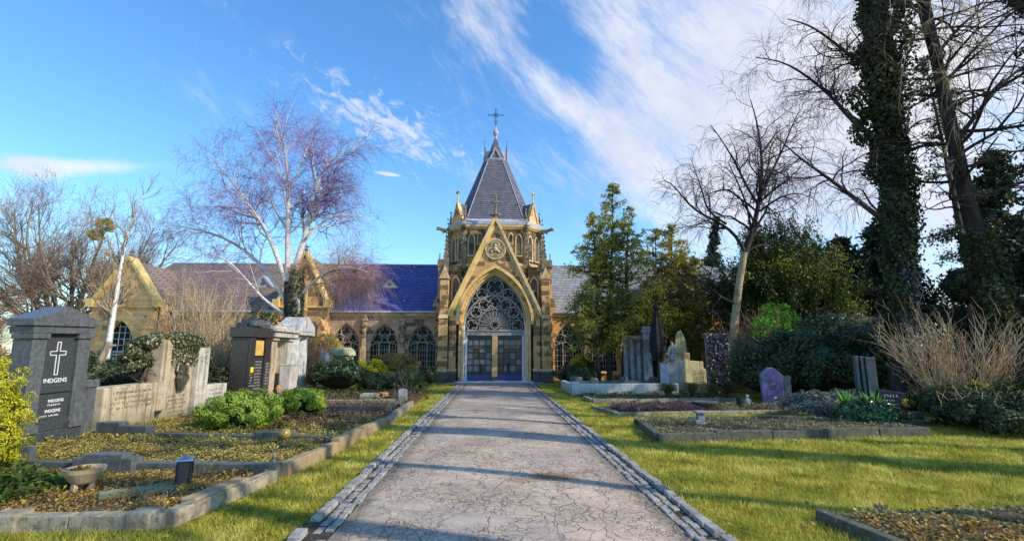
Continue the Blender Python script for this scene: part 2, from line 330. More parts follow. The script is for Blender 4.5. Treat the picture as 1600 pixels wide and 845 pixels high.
M['coverrust'] = leafm('rusty_ground_cover', [(0.075, 0.045, 0.022), (0.195, 0.12, 0.06), (0.36, 0.225, 0.12)], 0.2, pscale=1.6)
M['heather'] = leafm('heather_tufts', [(0.05, 0.03, 0.035), (0.13, 0.08, 0.09), (0.26, 0.16, 0.17)], 0.2)
M['drygrass'] = leafm('dry_ornamental_grass', [(0.22, 0.15, 0.05), (0.42, 0.30, 0.11), (0.55, 0.42, 0.18)], 0.3)
M['grass'] = leafm('lawn_blades', [(0.13, 0.17, 0.03), (0.50, 0.45, 0.06), (0.86, 0.74, 0.20)], 0.35, 0.55, 0.25, patch=0.95, pscale=1.7)
M['blue_white'] = plain('inscribed_white_tablet', (0.55, 0.57, 0.72), (0.68, 0.70, 0.85), 6, 0.5, 0)

def ground_mat():
    m, nt, b = new_mat('ground_turf'); v = objco(nt)
    n = noise(nt, v, 0.7, 5, 0.6); n2 = noise(nt, v, 14, 5, 0.7); n3 = noise(nt, v, 90, 3, 0.7)
    c = mixc(nt, sm(n, 0.3, 0.7), (0.26, 0.24, 0.03), (0.46, 0.39, 0.05))
    c = mixc(nt, sm(n2, 0.45, 0.7), c, (0.11, 0.10, 0.015))
    c = mixc(nt, n3, c, (0.5, 0.5, 0.5), 'SOFT_LIGHT')
    nt.links.new(c, b.inputs['Base Color']); b.inputs['Roughness'].default_value = 1; b.inputs['Specular IOR Level'].default_value = 0.05
    bump(nt, b, n2+n3, 0.9, 0.04)
    return m
M['ground'] = ground_mat()
def asphalt():
    m, nt, b = new_mat('cracked_asphalt'); v = objco(nt); x, y, z = sepv(nt, v)
    dn = nt.nodes.new('ShaderNodeTexNoise'); dn.inputs['Scale'].default_value = 2.6; dn.inputs['Detail'].default_value = 5
    nt.links.new(v, dn.inputs['Vector'])
    sb = nt.nodes.new('ShaderNodeVectorMath'); sb.operation = 'SUBTRACT'; sb.inputs[1].default_value = (0.5, 0.5, 0.5); nt.links.new(dn.outputs['Color'], sb.inputs[0])
    sc = nt.nodes.new('ShaderNodeVectorMath'); sc.operation = 'SCALE'; sc.inputs['Scale'].default_value = 0.42; nt.links.new(sb.outputs[0], sc.inputs[0])
    ad = nt.nodes.new('ShaderNodeVectorMath'); ad.operation = 'ADD'; nt.links.new(v, ad.inputs[0]); nt.links.new(sc.outputs[0], ad.inputs[1])
    def crack(scale, wd, seed):
        mp = nt.nodes.new('ShaderNodeMapping'); mp.inputs['Location'].default_value = (seed, seed*1.7, 0); nt.links.new(ad.outputs[0], mp.inputs['Vector'])
        vo = nt.nodes.new('ShaderNodeTexVoronoi'); vo.feature = 'DISTANCE_TO_EDGE'; vo.inputs['Scale'].default_value = scale; nt.links.new(mp.outputs[0], vo.inputs['Vector'])
        return S(nt, vo.outputs['Distance'])
    dens = noise(nt, v, 0.45, 3, 0.6)
    k1 = 1-sm(crack(4.6, 0, 3.0), 0.004, 0.040)
    k2 = 1-sm(crack(10.5, 0, 9.0), 0.008, 0.075)
    k1 = k1*sm(noise(nt, v, 1.1, 3, 0.6)+(dens-0.5)*0.6, 0.40, 0.56)
    k2 = k2*sm(noise(nt, v, 0.8, 4, 0.7), 0.40, 0.58)*1.0
    mp3 = nt.nodes.new('ShaderNodeMapping'); mp3.inputs['Scale'].default_value = (1.5, 0.55, 1); nt.links.new(ad.outputs[0], mp3.inputs['Vector'])
    vo3 = nt.nodes.new('ShaderNodeTexVoronoi'); vo3.feature = 'DISTANCE_TO_EDGE'; vo3.inputs['Scale'].default_value = 0.9; nt.links.new(mp3.outputs[0], vo3.inputs['Vector'])
    k3 = (1-sm(S(nt, vo3.outputs['Distance']), 0.001, 0.012))*0.7
    k1 = k1*sm(noise(nt, v, 0.55, 2, 0.5), 0.30, 0.50)
    k = k1.f('MAXIMUM', k2).f('MAXIMUM', k3)
    n = noise(nt, v, 0.9, 5, 0.65); nf = noise(nt, v, 130, 3, 0.8); nm = noise(nt, v, 11, 5, 0.7)
    c = mixc(nt, sm(n, 0.3, 0.7), (0.40, 0.30, 0.215), (0.64, 0.485, 0.35))
    c = mixc(nt, sm(nm, 0.45, 0.75)*0.5, c, (0.27, 0.215, 0.20))
    c = mixc(nt, sm(nf, 0.52, 0.74)*0.55, c, (0.12, 0.10, 0.10))
    c = mixc(nt, sm(nf, 0.48, 0.25)*0.4, c, (0.60, 0.52, 0.48))
    wt = sm(noise(nt, comb(nt, x*2.6, y*0.22, 0.0), 1.0, 4, 0.6), 0.52, 0.72)
    c = mixc(nt, wt*0.35, c, (0.29, 0.25, 0.25))
    st = sm(noise(nt, v, 2.7, 6, 0.75, 0.8), 0.60, 0.70)
    c = mixc(nt, st*0.45, c, (0.22, 0.17, 0.14))
    mp_ = sm(noise(nt, v, 0.35, 2, 0.5), 0.52, 0.56)
    c = mixc(nt, mp_*0.25, c, (0.30, 0.26, 0.27))
    # rusty patch of spilled soil
    dx = (x-0.85)/0.36; dy = (y-6.95)/0.26
    rp = sm(dx*dx+dy*dy+(nm-0.5)*3.4+(nf-0.5)*1.5, 1.1, 0.2)*0.85
    dx2 = (x-0.45)/0.3; dy2 = (y-6.75)/0.2
    rp2 = sm(dx2*dx2+dy2*dy2+(nm-0.5)*3.0, 1.0, 0.2)*0.4
    c = mixc(nt, rp2, c, (0.20, 0.14, 0.09))
    c = mixc(nt, rp, c, (0.24, 0.115, 0.035))
    # mud and moss gathering by the edges
    ed = sm((x-0.18).f('ABSOLUTE')+(nm-0.5)*0.35, 1.42, 1.64)
    c = mixc(nt, ed*0.6, c, (0.13, 0.11, 0.085))
    c = mixc(nt, k*(nm*0.9+0.35).clamp()*0.85, c, (0.06, 0.045, 0.038))
    nt.links.new(c, b.inputs['Base Color']); b.inputs['Roughness'].default_value = 0.85; b.inputs['Specular IOR Level'].default_value = 0.25
    bump(nt, b, nf*0.35+nm*0.5-k*1.6, 0.6, 0.012)
    return m
M['asph'] = asphalt()

# ------------------------------------------------------------------ object helpers
ORG = {}
def tag(o, label=None, cat=None, group=None, kind=None):
    if label: o['label'] = label
    if cat: o['category'] = cat
    if group: o['group'] = group
    if kind: o['kind'] = kind
    return o
def thing(name, label, cat, loc=(0, 0, 0), rz=0, group=None):
    o = bpy.data.objects.new(name, None); o.empty_display_size = 0.2; COL.objects.link(o)
    o.location = loc; o.rotation_euler = (0, 0, rz)
    return tag(o, label, cat, group)
def link(name, me, mat, parent=None, loc=None, smooth=False):
    o = bpy.data.objects.new(name, me); COL.objects.link(o)
    if mat is not None:
        me.materials.clear(); me.materials.append(M[mat] if isinstance(mat, str) else mat)
    if parent is not None: o.parent = parent
    if loc is not None: o.location = loc
    if smooth: me.polygons.foreach_set('use_smooth', [True]*len(me.polygons))
    return o
def np_mesh(name, V, F):
    """V (n,3), F (m,k) with one face size"""
    me = bpy.data.meshes.new(name); V = np.asarray(V, np.float32); F = np.asarray(F, np.int32)
    k = F.shape[1]
    me.vertices.add(len(V)); me.vertices.foreach_set('co', V.ravel())
    me.loops.add(F.size); me.loops.foreach_set('vertex_index', F.ravel())
    me.polygons.add(len(F)); me.polygons.foreach_set('loop_start', np.arange(0, F.size, k, dtype=np.int32))
    try: me.polygons.foreach_set('loop_total', np.full(len(F), k, np.int32))
    except Exception: pass
    me.update(calc_edges=True)
    return me

class MB:
    def __init__(s): s.v = []; s.f = []; s.m = []
    def add(s, V, F):
        o = len(s.v); s.m.append((o, len(s.f))); s.v += [tuple(map(float, p)) for p in V]; s.f += [tuple(i+o for i in f) for f in F]; return s
    def box(s, cx, cy, z0, sx, sy, sz, rz=0, tx=1.0, ty=1.0, rx=0, ry=0):
        """centre x,y, bottom z, sizes; tx,ty = taper of the top"""
        P = []
        for (k, z) in ((1, 0), (0, sz)):
            ax, ay = (1, 1) if k else (tx, ty)
            for a, b in ((-1, -1), (1, -1), (1, 1), (-1, 1)): P.append(Vector((a*sx/2*ax, b*sy/2*ay, z)))
        m = Matrix.Translation((cx, cy, z0)) @ Matrix.Rotation(rz, 4, 'Z') @ Matrix.Rotation(rx, 4, 'X') @ Matrix.Rotation(ry, 4, 'Y')
        return s.add([m @ p for p in P], [(3, 2, 1, 0), (4, 5, 6, 7), (0, 1, 5, 4), (1, 2, 6, 5), (2, 3, 7, 6), (3, 0, 4, 7)])
    def prism(s, poly, y0, y1, axis='y'):
        """poly of (x,z), extruded from y0 to y1 (axis y) or (y,z) extruded over x"""
        n = len(poly)
        if axis == 'y': V = [(a, y0, b) for a, b in poly]+[(a, y1, b) for a, b in poly]
        elif axis == 'x': V = [(y0, a, b) for a, b in poly]+[(y1, a, b) for a, b in poly]
        else: V = [(a, b, y0) for a, b in poly]+[(a, b, y1) for a, b in poly]
        F = [tuple(range(n)), tuple(range(2*n-1, n-1, -1))]+[(i, i+n, (i+1) % n+n, (i+1) % n) for i in range(n)]
        return s.add(V, F)
    def loft(s, rings, cap=True):
        n = len(rings[0]); V = [p for r in rings for p in r]; F = []
        for k in range(len(rings)-1):
            for i in range(n):
                j = (i+1) % n; F.append((k*n+i, k*n+j, (k+1)*n+j, (k+1)*n+i))
        if cap: F.append(tuple(range(n-1, -1, -1))); F.append(tuple(range((len(rings)-1)*n, len(rings)*n)))
        return s.add(V, F)
    def lathe(s, cx, cy, prof, n=12, ph=0, sx=1, sy=1):
        return s.loft([[(cx+r*sx*math.cos(ph+2*pi*i/n), cy+r*sy*math.sin(ph+2*pi*i/n), z) for i in range(n)] for r, z in prof])
    def tube(s, pts, r, n=6, closed=False):
        P = [Vector(p) for p in pts]; m = len(P)
        rad = r if isinstance(r, (list, tuple)) else [r]*m
        rings = []
        for i, p in enumerate(P):
            if closed: t = P[(i+1) % m]-P[i-1]
            else: t = P[min(i+1, m-1)]-P[max(i-1, 0)]
            t.normalize(); a = Vector((0, 1, 0)) if abs(t.y) < 0.9 else Vector((0, 0, 1))
            u = t.cross(a).normalized(); q = t.cross(u)
            rings.append([p+u*(rad[i]*math.cos(2*pi*k/n+pi/4))+q*(rad[i]*math.sin(2*pi*k/n+pi/4)) for k in range(n)])
        if closed: rings.append(rings[0])
        return s.loft(rings, cap=not closed)
    def ball(s, cx, cy, cz, r, n=10, sz=1.0, sx=1.0, sy=1.0):
        m = n//2+1
        return s.lathe(cx, cy, [(max(r*math.sin(pi*k/m), 1e-3), cz-r*sz*math.cos(pi*k/m)) for k in range(m+1)], n, sx=sx, sy=sy)
    def build_each(s, name, mat, parent=None, bevel=0, smooth=False):
        ms = s.m+[(len(s.v), len(s.f))]; out = []
        for (a, b), (c, d) in zip(ms[:-1], ms[1:]):
            q = MB(); q.v = s.v[a:c]; q.f = [tuple(i-a for i in f) for f in s.f[b:d]]; out.append(q.build(name, mat, parent, bevel, smooth))
        return out
    def build(s, name, mat, parent=None, bevel=0, smooth=False, loc=None, jitter=0):
        me = bpy.data.meshes.new(name); V = s.v
        if jitter: V = [(a+random.uniform(-jitter, jitter), b+random.uniform(-jitter, jitter), c+random.uniform(-jitter, jitter)) for a, b, c in V]
        me.from_pydata(V, [], s.f); me.update()
        bm = bmesh.new(); bm.from_mesh(me); bmesh.ops.recalc_face_normals(bm, faces=bm.faces); bm.to_mesh(me); bm.free()
        o = link(name, me, mat, parent, loc, smooth)
        if bevel:
            b = o.modifiers.new('bevel', 'BEVEL'); b.width = bevel; b.segments = 2; b.limit_method = 'ANGLE'; b.angle_limit = R_(40)
        return o

def text(name, body, size, loc, mat, parent, sx=1.0, align='CENTER', ext=0.004, face='front', rz=0):
    cu = bpy.data.curves.new('txt', 'FONT'); cu.body = body; cu.size = size; cu.align_x = align; cu.extrude = ext; cu.space_line = 1.1
    ob = bpy.data.objects.new('txt', cu); COL.objects.link(ob)
    dg = bpy.context.evaluated_depsgraph_get(); me = bpy.data.meshes.new_from_object(ob.evaluated_get(dg))
    bpy.data.objects.remove(ob)
    me.transform(Matrix.Translation(loc) @ Matrix.Rotation(rz, 4, 'Z') @ Matrix.Rotation(pi/2, 4, 'X') @ Matrix.Diagonal((sx, 1, 1, 1)))
    me.name = name
    return link(name, me, mat, parent)

def scribble(name, x0, x1, zt, lines, lh, y, mat, parent, seed=1):
    """worn rows of tiny letters, no longer readable"""
    r = random.Random(seed); b = MB()
    for i in range(lines):
        inset = r.uniform(0, 0.18)*(x1-x0); x = x0+inset; xe = x1-inset; z = zt-i*lh
        while x < xe:
            wd = lh*r.uniform(0.14, 0.34)
            if r.random() < 0.86:
                k = r.randrange(3); h = lh*r.uniform(0.42, 0.55)
                b.box(x, y, z-h, lh*0.09, 0.006, h)
                if k == 0: b.box(x+wd/2, y, z-lh*0.09, wd, 0.006, lh*0.08)
                elif k == 1: b.box(x+wd/2, y, z-h*0.55, wd, 0.006, lh*0.08); b.box(x+wd, y, z-h, lh*0.08, 0.006, h*0.5)
                else: b.box(x+wd/2, y, z-h, wd, 0.006, lh*0.08)
            x += wd+lh*r.uniform(0.12, 0.3)
    return b.build(name, mat, parent)

# vectorised branches ----------------------------------------------------
def norm(a): return a/np.maximum(np.linalg.norm(a, axis=-1, keepdims=True), 1e-9)
def resample(pts, K):
    p = np.asarray(pts, float); d = np.r_[0, np.cumsum(np.linalg.norm(np.diff(p, axis=0), axis=1))]
    t = np.linspace(0, d[-1], K)
    # smooth (catmull-like through linear + blur)
    q = np.stack([np.interp(t, d, p[:, i]) for i in range(3)], 1)
    for _ in range(2):
        q[1:-1] = 0.25*q[:-2]+0.5*q[1:-1]+0.25*q[2:]
    return q
def tubes(P, R, sides=3):
    """P (N,K,3), R (N,K) -> V,F"""
    N, K, _ = P.shape
    T = np.empty_like(P); T[:, 1:-1] = P[:, 2:]-P[:, :-2]; T[:, 0] = P[:, 1]-P[:, 0]; T[:, -1] = P[:, -1]-P[:, -2]; T = norm(T)
    A = np.where(np.abs(T[..., 2:3]) < 0.9, np.array([0, 0, 1.0]), np.array([1.0, 0, 0]))
    U = norm(np.cross(T, A)); W = np.cross(T, U)
    an = 2*pi*np.arange(sides)/sides
    V = P[:, :, None, :]+R[:, :, None, None]*(U[:, :, None, :]*np.cos(an)[:, None]+W[:, :, None, :]*np.sin(an)[:, None])
    base = (np.arange(N)*K*sides)[:, None, None]+(np.arange(K-1)*sides)[None, :, None]
    i = np.arange(sides); j = (i+1) % sides
    F = np.stack([base+i, base+j, base+j+sides, base+i+sides], -1).reshape(-1, 4)
    return V.reshape(-1, 3), F
def merge(parts):
    Vs, Fs, o = [], [], 0
    for V, F in parts: Vs.append(V); Fs.append(F+o); o += len(V)
    return np.concatenate(Vs), np.concatenate(Fs)
def spawn(P, R, n, t0=0.2, t1=1.0, ls=(0.35, 0.6), ang=(35, 65), K=6, wander=0.25, grav=0.0, rf=0.5, rmin=0.004, taper=0.25, absl=None, r_=None, lenbias=1.0):
    g = r_ or rng
    N, k, _ = P.shape
    seg = np.linalg.norm(np.diff(P, axis=1), axis=2); L = seg.sum(1)
    pr = L**lenbias; pr /= pr.sum()
    idx = g.choice(N, n, p=pr); t = t0+(t1-t0)*g.random(n)
    f = t*(k-1); i0 = np.minimum(f.astype(int), k-2); fr = (f-i0)[:, None]
    o = P[idx, i0]*(1-fr)+P[idx, i0+1]*fr
    tan = norm(P[idx, i0+1]-P[idx, i0])
    rr = R[idx, i0]*(1-fr[:, 0])+R[idx, i0+1]*fr[:, 0]
    pr_ = norm(np.cross(tan, norm(g.normal(size=(n, 3)))))
    a = np.radians(g.uniform(*ang, n))[:, None]
    d = norm(tan*np.cos(a)+pr_*np.sin(a))
    ln = (L[idx]*g.uniform(*ls, n)*(1.15-0.6*t)) if absl is None else g.uniform(*absl, n)
    Q = np.empty((n, K, 3)); Q[:, 0] = o; st = (ln/(K-1))[:, None]
    for s in range(1, K):
        d = norm(d+wander*g.normal(size=(n, 3))+np.array([0, 0, grav])*(s/K if grav < 0 else 1))
        Q[:, s] = Q[:, s-1]+d*st
    r0 = np.maximum(rr*rf, rmin)
    RR = r0[:, None]*np.linspace(1, taper, K)[None]
    RR = np.maximum(RR, rmin*0.6)
    return Q, RR
def limb(pts, r0, r1, K=12):
    p = resample(pts, K); return p[None], np.linspace(r0, r1, K)[None]
def catl(L):
    return np.concatenate([a for a, b in L]), np.concatenate([b for a, b in L])
def leaves(C, size, D=None, Nn=None, asp=0.5, flat=0.0, g=None, fold=True):
    """one rhombic leaf per centre"""
    g = g or rng; n = len(C); size = np.broadcast_to(size, (n,))*g.uniform(0.7, 1.3, n)
    if D is None: D = g.normal(size=(n, 3))
    D = norm(D); 
    if Nn is None: Nn = g.normal(size=(n, 3))
    B = norm(np.cross(D, Nn)+1e-6)
    s = size[:, None]
    V = np.stack([C-D*s*0.5, C+B*s*0.5*asp, C+D*s*0.5, C-B*s*0.5*asp], 1).reshape(-1, 3)
    return V, np.arange(4*n).reshape(n, 4)
def mesh_of(name, VF, mat, parent, off=(0, 0, 0)):
    V, F = VF
    return link(name, np_mesh(name, np.asarray(V)-np.asarray(off), F), mat, parent)

def clumped(n, c, rad, K, rc, g, zmin=-0.25, shell=(0.7, 1.0), lump=0.12):
    """leaf centres in clumps over an ellipsoid"""
    u = norm(g.normal(size=(K*3, 3))); u = u[u[:, 2] > zmin][:K]; K = len(u)
    cc = u*np.asarray(rad)*g.uniform(*shell, K)[:, None]*(1+lump*g.normal(size=(K, 1)))
    idx = g.integers(0, K, n); d = norm(g.normal(size=(n, 3))+u[idx]*0.6)
    p = cc[idx]+d*(rc*g.uniform(0.35, 1.0, n)**0.5)[:, None]*np.array([1, 1, 0.85])
    p = p+np.asarray(c); return p, norm(d+u[idx])
def blob_core(c, rad, g, seed=0, n=14):
    b = MB(); m = 9; rings = []
    for k in range(m+1):
        th = pi*k/m; rings.append([(c[0]+rad[0]*max(math.sin(th), 0.02)*math.cos(2*pi*i/n)*g.uniform(0.88, 1.08), c[1]+rad[1]*max(math.sin(th), 0.02)*math.sin(2*pi*i/n)*g.uniform(0.88, 1.08), c[2]-rad[2]*math.cos(th)*g.uniform(0.93, 1.05)) for i in range(n)])
    return b.loft(rings)
def shrub(name, label, cat, loc, rad, mat, n, size, K=40, rc=None, g=None, asp=0.5, up=0.0, group=None, core=0.72, stem=True, zc=None, zmin=-0.3, droop=0):
    g = np.random.default_rng(int(abs(loc[0]*100+loc[1]*37+n)) % 99991)
    root = thing(name, label, cat, loc, 0, group)
    rc = rc or min(rad)*0.35; zc = rad[2]*0.95 if zc is None else zc
    P, Nn = clumped(n, (0, 0, zc), rad, K, rc, g, zmin)
    keep = P[:, 2] > 0.01; P = P[keep]; Nn = Nn[keep]
    D = norm(np.cross(Nn, g.normal(size=P.shape))+np.array([0, 0, up])+0.4*g.normal(size=P.shape))
    mesh_of('foliage', leaves(P, size, D, Nn+0.5*g.normal(size=P.shape), asp, g=g), mat, root)
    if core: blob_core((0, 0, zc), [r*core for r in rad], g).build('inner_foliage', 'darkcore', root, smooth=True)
    if stem:
        b = MB()
        for i in range(4):
            a = g.uniform(0, 2*pi); b.tube([(0.1*math.cos(a)*rad[0], 0.1*math.sin(a)*rad[1], -0.03), (0.35*math.cos(a)*rad[0], 0.35*math.sin(a)*rad[1], zc*0.9)], [0.03, 0.012], 5)
        b.build('stem', 'barkdark', root)
    return root

# ================================================================== SETTING
def sheet(name, x0, x1, y0, y1, z, nx=1, ny=1, fz=None):
    xs = np.linspace(x0, x1, nx+1); ys = np.linspace(y0, y1, ny+1)
    V = [(x, y, z+(fz(x, y) if fz else 0)) for y in ys for x in xs]
    F = [(j*(nx+1)+i, j*(nx+1)+i+1, (j+1)*(nx+1)+i+1, (j+1)*(nx+1)+i) for j in range(ny) for i in range(nx)]
    return np.array(V), np.array(F)
V, F = sheet('ground', -500, 500, -400, 900, -0.02, 8, 8)
tag(link('ground', np_mesh('ground', V, F), 'ground'), kind='structure')
crown = lambda x, y: 0.035*(1-((x-0.18)/1.75)**2)
PX0, PX1 = -1.50, 1.86
V, F = sheet('path', PX0, PX1, -6, 27.4, 0.0, 16, 60, crown)
tag(link('path', np_mesh('path', V, F), 'asph', smooth=True), kind='structure')
V, F = sheet('forecourt', -2.6, 3.0, 27.4, 28.72, 0.004, 10, 4)
tag(link('forecourt', np_mesh('forecourt', V, F), plain('pale_forecourt_paving', (0.36, 0.31, 0.32), (0.46, 0.41, 0.41), 2, 0.8, 0.3)), kind='structure')
# cobbled gutters either side: rows of separate stones
def gutter_strip(name, xin, sgn, label_side):
    g = np.random.default_rng(3 if sgn < 0 else 4); b = MB()
    rows = [(0.0, 0.105, 0.012), (0.115, 0.105, 0.0), (0.23, 0.13, 0.035)]
    for off, wd, zz in rows:
        y = -4.0+g.uniform(0, 0.1)
        while y < 27.6:
            ln = g.uniform(0.12, 0.22) if off < 0.2 else g.uniform(0.18, 0.34)
            x = xin+sgn*(off+wd/2)+g.normal()*0.006; z = zz+g.normal()*0.006
            if g.random() > 0.02:
                b.box(x, y+ln/2, -0.06, wd*g.uniform(0.86, 1.0), ln*0.93, 0.06+z+0.01, rz=g.normal()*0.04, tx=0.84, ty=0.9)
            y += ln
    o = b.build(name, 'sett', None, bevel=0.008)
    tag(o, kind='structure')
    s = MB(); s.box(xin+sgn*0.19, 11.8, -0.05, 0.42, 31.6, 0.05); s.build(name+'_bed', plain('joint_soil', (0.03, 0.027, 0.02), (0.07, 0.06, 0.035), 30, 1, 0.6), None)
    tag(bpy.data.objects[name+'_bed'], kind='structure')
gutter_strip('gutter_left', PX0, -1, 'left'); gutter_strip('gutter_right', PX1, 1, 'right')

# ================================================================== CHAPEL
XC, YC = 0.15, 28.9
chapel = thing('cemetery_chapel', 'long sandstone cemetery chapel with central pointed portal, slate spire and low wings', 'chapel', (XC, YC, 0))
def arch(hw, zs, za, n=12, x0=0, z0=None):
    Hh = za-zs; c = (Hh*Hh-hw*hw)/(2*hw); r = c+hw
    a1 = math.atan2(Hh, -c); L = []
    for i in range(n+1):
        a = pi+(a1-pi)*i/n; L.append((x0+c+r*math.cos(a), zs+r*math.sin(a)))
    Rr = [(2*x0-x, z) for x, z in L[::-1][1:]]
    P = L+Rr
    if z0 is not None: P = [(x0-hw, z0)]+P+[(x0+hw, z0)]
    return P
def ring(b, o, i, y0, y1, sx=1):
    """band between outline o and i (open at the bottom)"""
    n = len(o)
    for k in range(n-1):
        b.prism([o[k], o[k+1], i[k+1], i[k]], y0, y1)
    return b
def wall_with_arch(b, xl, xr, zt, x0, hw, zs, za, zb, y0, y1, sill=None, top=None):
    """rectangular (or given top outline) wall with a pointed opening; sill = bottom of the opening"""
    A = arch(hw, zs, za, 10, x0); m = len(A)//2
    sill = zb if sill is None else sill
    topL = top[0] if top else [(xl, zt), (x0, zt)]
    topR = top[1] if top else [(x0, zt), (xr, zt)]
    b.prism([(x0, sill), (x0-hw, sill)]+A[:m+1][0:]+[p for p in topL[::-1]]+[(xl, zb), (x0, zb)] if sill > zb else [(x0-hw, zb)]+A[:m+1]+topL[::-1]+[(xl, zb)], y0, y1)
    B = A[m:]
    b.prism(([(x0, zb), (xr, zb)]+topR[::-1]+B+[(x0+hw, sill), (x0, sill)]) if sill > zb else ([(xr, zb)]+topR[::-1]+B+[(x0+hw, zb)]), y0, y1)
    return b
def circ(b, x, z, r, y, rad=0.03, n=20, sides=4, a0=0, a1=2*pi):
    full = abs(a1-a0) > 6.2
    P = [(x+r*math.cos(a0+(a1-a0)*k/n), y, z+r*math.sin(a0+(a1-a0)*k/n)) for k in range(n if full else n+1)]
    b.tube(P, rad, sides, closed=full)
def foil(b, x, z, r, y, k=3, rot=pi/2, rad=0.026, ring_=True):
    if ring_: circ(b, x, z, r, y, rad, 20)
    rr = r*(0.46 if k == 3 else 0.40 if k == 4 else 0.33); d = r*(0.50 if k == 3 else 0.56 if k == 4 else 0.62)
    for i in range(k):
        a = rot+2*pi*i/k; cx, cz = x+d*math.cos(a), z+d*math.sin(a)
        sp = pi*(0.72 if k == 3 else 0.66)
        circ(b, cx, cz, rr, y, rad*0.8, 9, 4, a-sp, a+sp)

# --- portal gable wall
GH = 2.72; GS = 3.98; GA = 9.8
pw = MB()
wall_with_arch(pw, -GH, GH, 0, 0, 2.32, 3.45, 6.95, 0, 0, 0.7, top=([(-GH, GS), (0, GA)], [(0, GA), (GH, GS)]))
pw.build('portal_gable_wall', 'sand', chapel)
pl = MB()
for s in (-1, 1):
    pl.box(s*2.50, -0.04, 0, 0.46, 0.2, 0.62); 
pl.build_each('plinth', 'plinth', chapel, bevel=0.02)
pl = MB()
for s in (-1, 1): pl.box(s*2.50, -0.03, 0.62, 0.50, 0.22, 0.16, ty=0.6)
pl.build_each('plinth_moulding', 'trim', chapel, bevel=0.02)
# stepped reveal of the arch
steps = [(2.36, 2.17, 3.45, 6.98, 6.78, -0.06, 0.10, 'yellowtrim'), (2.17, 2.02, 3.45, 6.78, 6.62, 0.14, 0.30, 'sandlight'), (2.02, 1.90, 3.45, 6.62, 6.47, 0.30, 0.46, 'yellowtrim'), (1.90, 1.80, 3.45, 6.47, 6.36, 0.46, 0.72, 'tracery')]
for i, (h0, h1, zs, za0, za1, y0, y1, mt) in enumerate(steps):
    b = MB(); z0 = GS-0.6 if i == 0 else 0.0
    ring(b, arch(h0, zs, za0, 14, 0, z0), arch(h1, zs, za1, 14, 0, z0), y0, y1)
    b.build('archivolt', mt, chapel, bevel=0.02)
b = MB()
for s in (-1, 1): b.lathe(s*1.86, 0.42, [(0.085, 0), (0.085, 0.3), (0.055, 0.34), (0.055, 3.35), (0.085, 3.42), (0.10, 3.5)], 10)
b.build_each('jamb_shaft', 'palestone', chapel, smooth=False)
# coping of the gable
for s in (-1, 1):
    b = MB(); L = math.hypot(GH, GA-GS); ux, uz = GH/L, (GA-GS)/L
    def q(d, off): return (s*(GH-ux*d+uz*off), GS+uz*d+ux*off)
    b.prism([q(-0.25, -0.02), q(L+0.02, -0.02), q(L+0.10, 0.16), q(-0.25, 0.16)], -0.16, 0.75)
    b.prism([q(-0.1, -0.16), q(L-0.35, -0.16), q(L-0.35, -0.022), q(-0.1, -0.022)], -0.07, 0.1)
    b.build('gable_coping', 'yellowtrim' if s < 0 else 'trim', chapel, bevel=0.015)
    b = MB()
    for k in range(7):
        x, z = q(0.6+k*0.82, 0.20); b.ball(x, 0.0, z, 0.085, 6, 1.2); b.ball(x+s*0.07, 0.0, z+0.08, 0.055, 6)
    b.build_each('crocket', 'trimdark', chapel)
# gable cross finial
b = MB()
b.lathe(0, 0.1, [(0.13, 9.75), (0.10, 10.1), (0.19, 10.2), (0.10, 10.3), (0.075, 10.5), (0.07, 11.42)], 8)
b.box(0, 0.1, 10.95, 0.52, 0.13, 0.14); b.ball(-0.29, 0.1, 11.02, 0.09, 6); b.ball(0.29, 0.1, 11.02, 0.09, 6); b.ball(0, 0.1, 11.45, 0.09, 6)
for s in (-1, 1): b.ball(s*0.2, 0.1, 10.22, 0.11, 6); b.ball(s*0.3, 0.1, 10.16, 0.07, 6)
b.build('gable_cross', 'trimdark', chapel)
# rose in the gable
b = MB(); b.lathe(0, 0, [(0.56, -0.012), (0.56, 0.10)], 24); 
for i, p in enumerate(b.v): b.v[i] = (p[0], -p[2], 7.95+p[1])
b.build('rose_recess', 'trimdark', chapel)
b = MB(); circ(b, 0, 7.95, 0.60, -0.06, 0.06, 28, 6); foil(b, 0, 7.95, 0.52, -0.08, 3, pi/2, 0.05, False); b.ball(0, -0.06, 7.95, 0.17, 8); b.ball(0, -0.08, 8.18, 0.10, 8); b.ball(-.2, -0.06, 7.8, 0.12, 6); b.ball(.2, -0.06, 7.8, 0.12, 6)
b.build('rose_moulding', 'trim', chapel)
# tracery
YT = 0.60; FC = 3.38
b = MB()
b.prism(arch(1.80, 3.45, 6.36, 14, 0, 3.05), YT+0.10, YT+0.13); b.build('tympanum_glass', 'glass', chapel)
fan = thing('fan_light', None, None); fan.parent = chapel
b = MB()
for k in range(11):
    a0 = pi*(k/11)+0.03; a1 = pi*((k+1)/11)-0.03; am = (a0+a1)/2
    P = [(0.30*math.cos(a0), FC+0.30*math.sin(a0)), (0.80*math.cos(a0), FC+0.80*math.sin(a0)), (0.93*math.cos(am), FC+0.93*math.sin(am)), (0.80*math.cos(a1), FC+0.80*math.sin(a1)), (0.30*math.cos(a1), FC+0.30*math.sin(a1))]
    b.prism(P, YT+0.05, YT+0.09)
for s in (-1, 1): b.prism([(s*0.28, FC-0.02), (s*0.95, FC-0.02), (s*1.0, FC-0.3), (s*0.26, FC-0.3)][::s], YT+0.05, YT+0.09)
b.build('fan_panel', 'fan', fan)
b = MB()
circ(b, 0, FC, 0.25, YT, 0.035, 20); foil(b, 0, FC, 0.21, YT, 4, pi/4, 0.018, False)
for k in range(12):
    a = pi*k/11; b.tube([(0.27*math.cos(a), YT, FC+0.27*math.sin(a)), (0.86*math.cos(a), YT, FC+0.86*math.sin(a))], 0.022, 4)
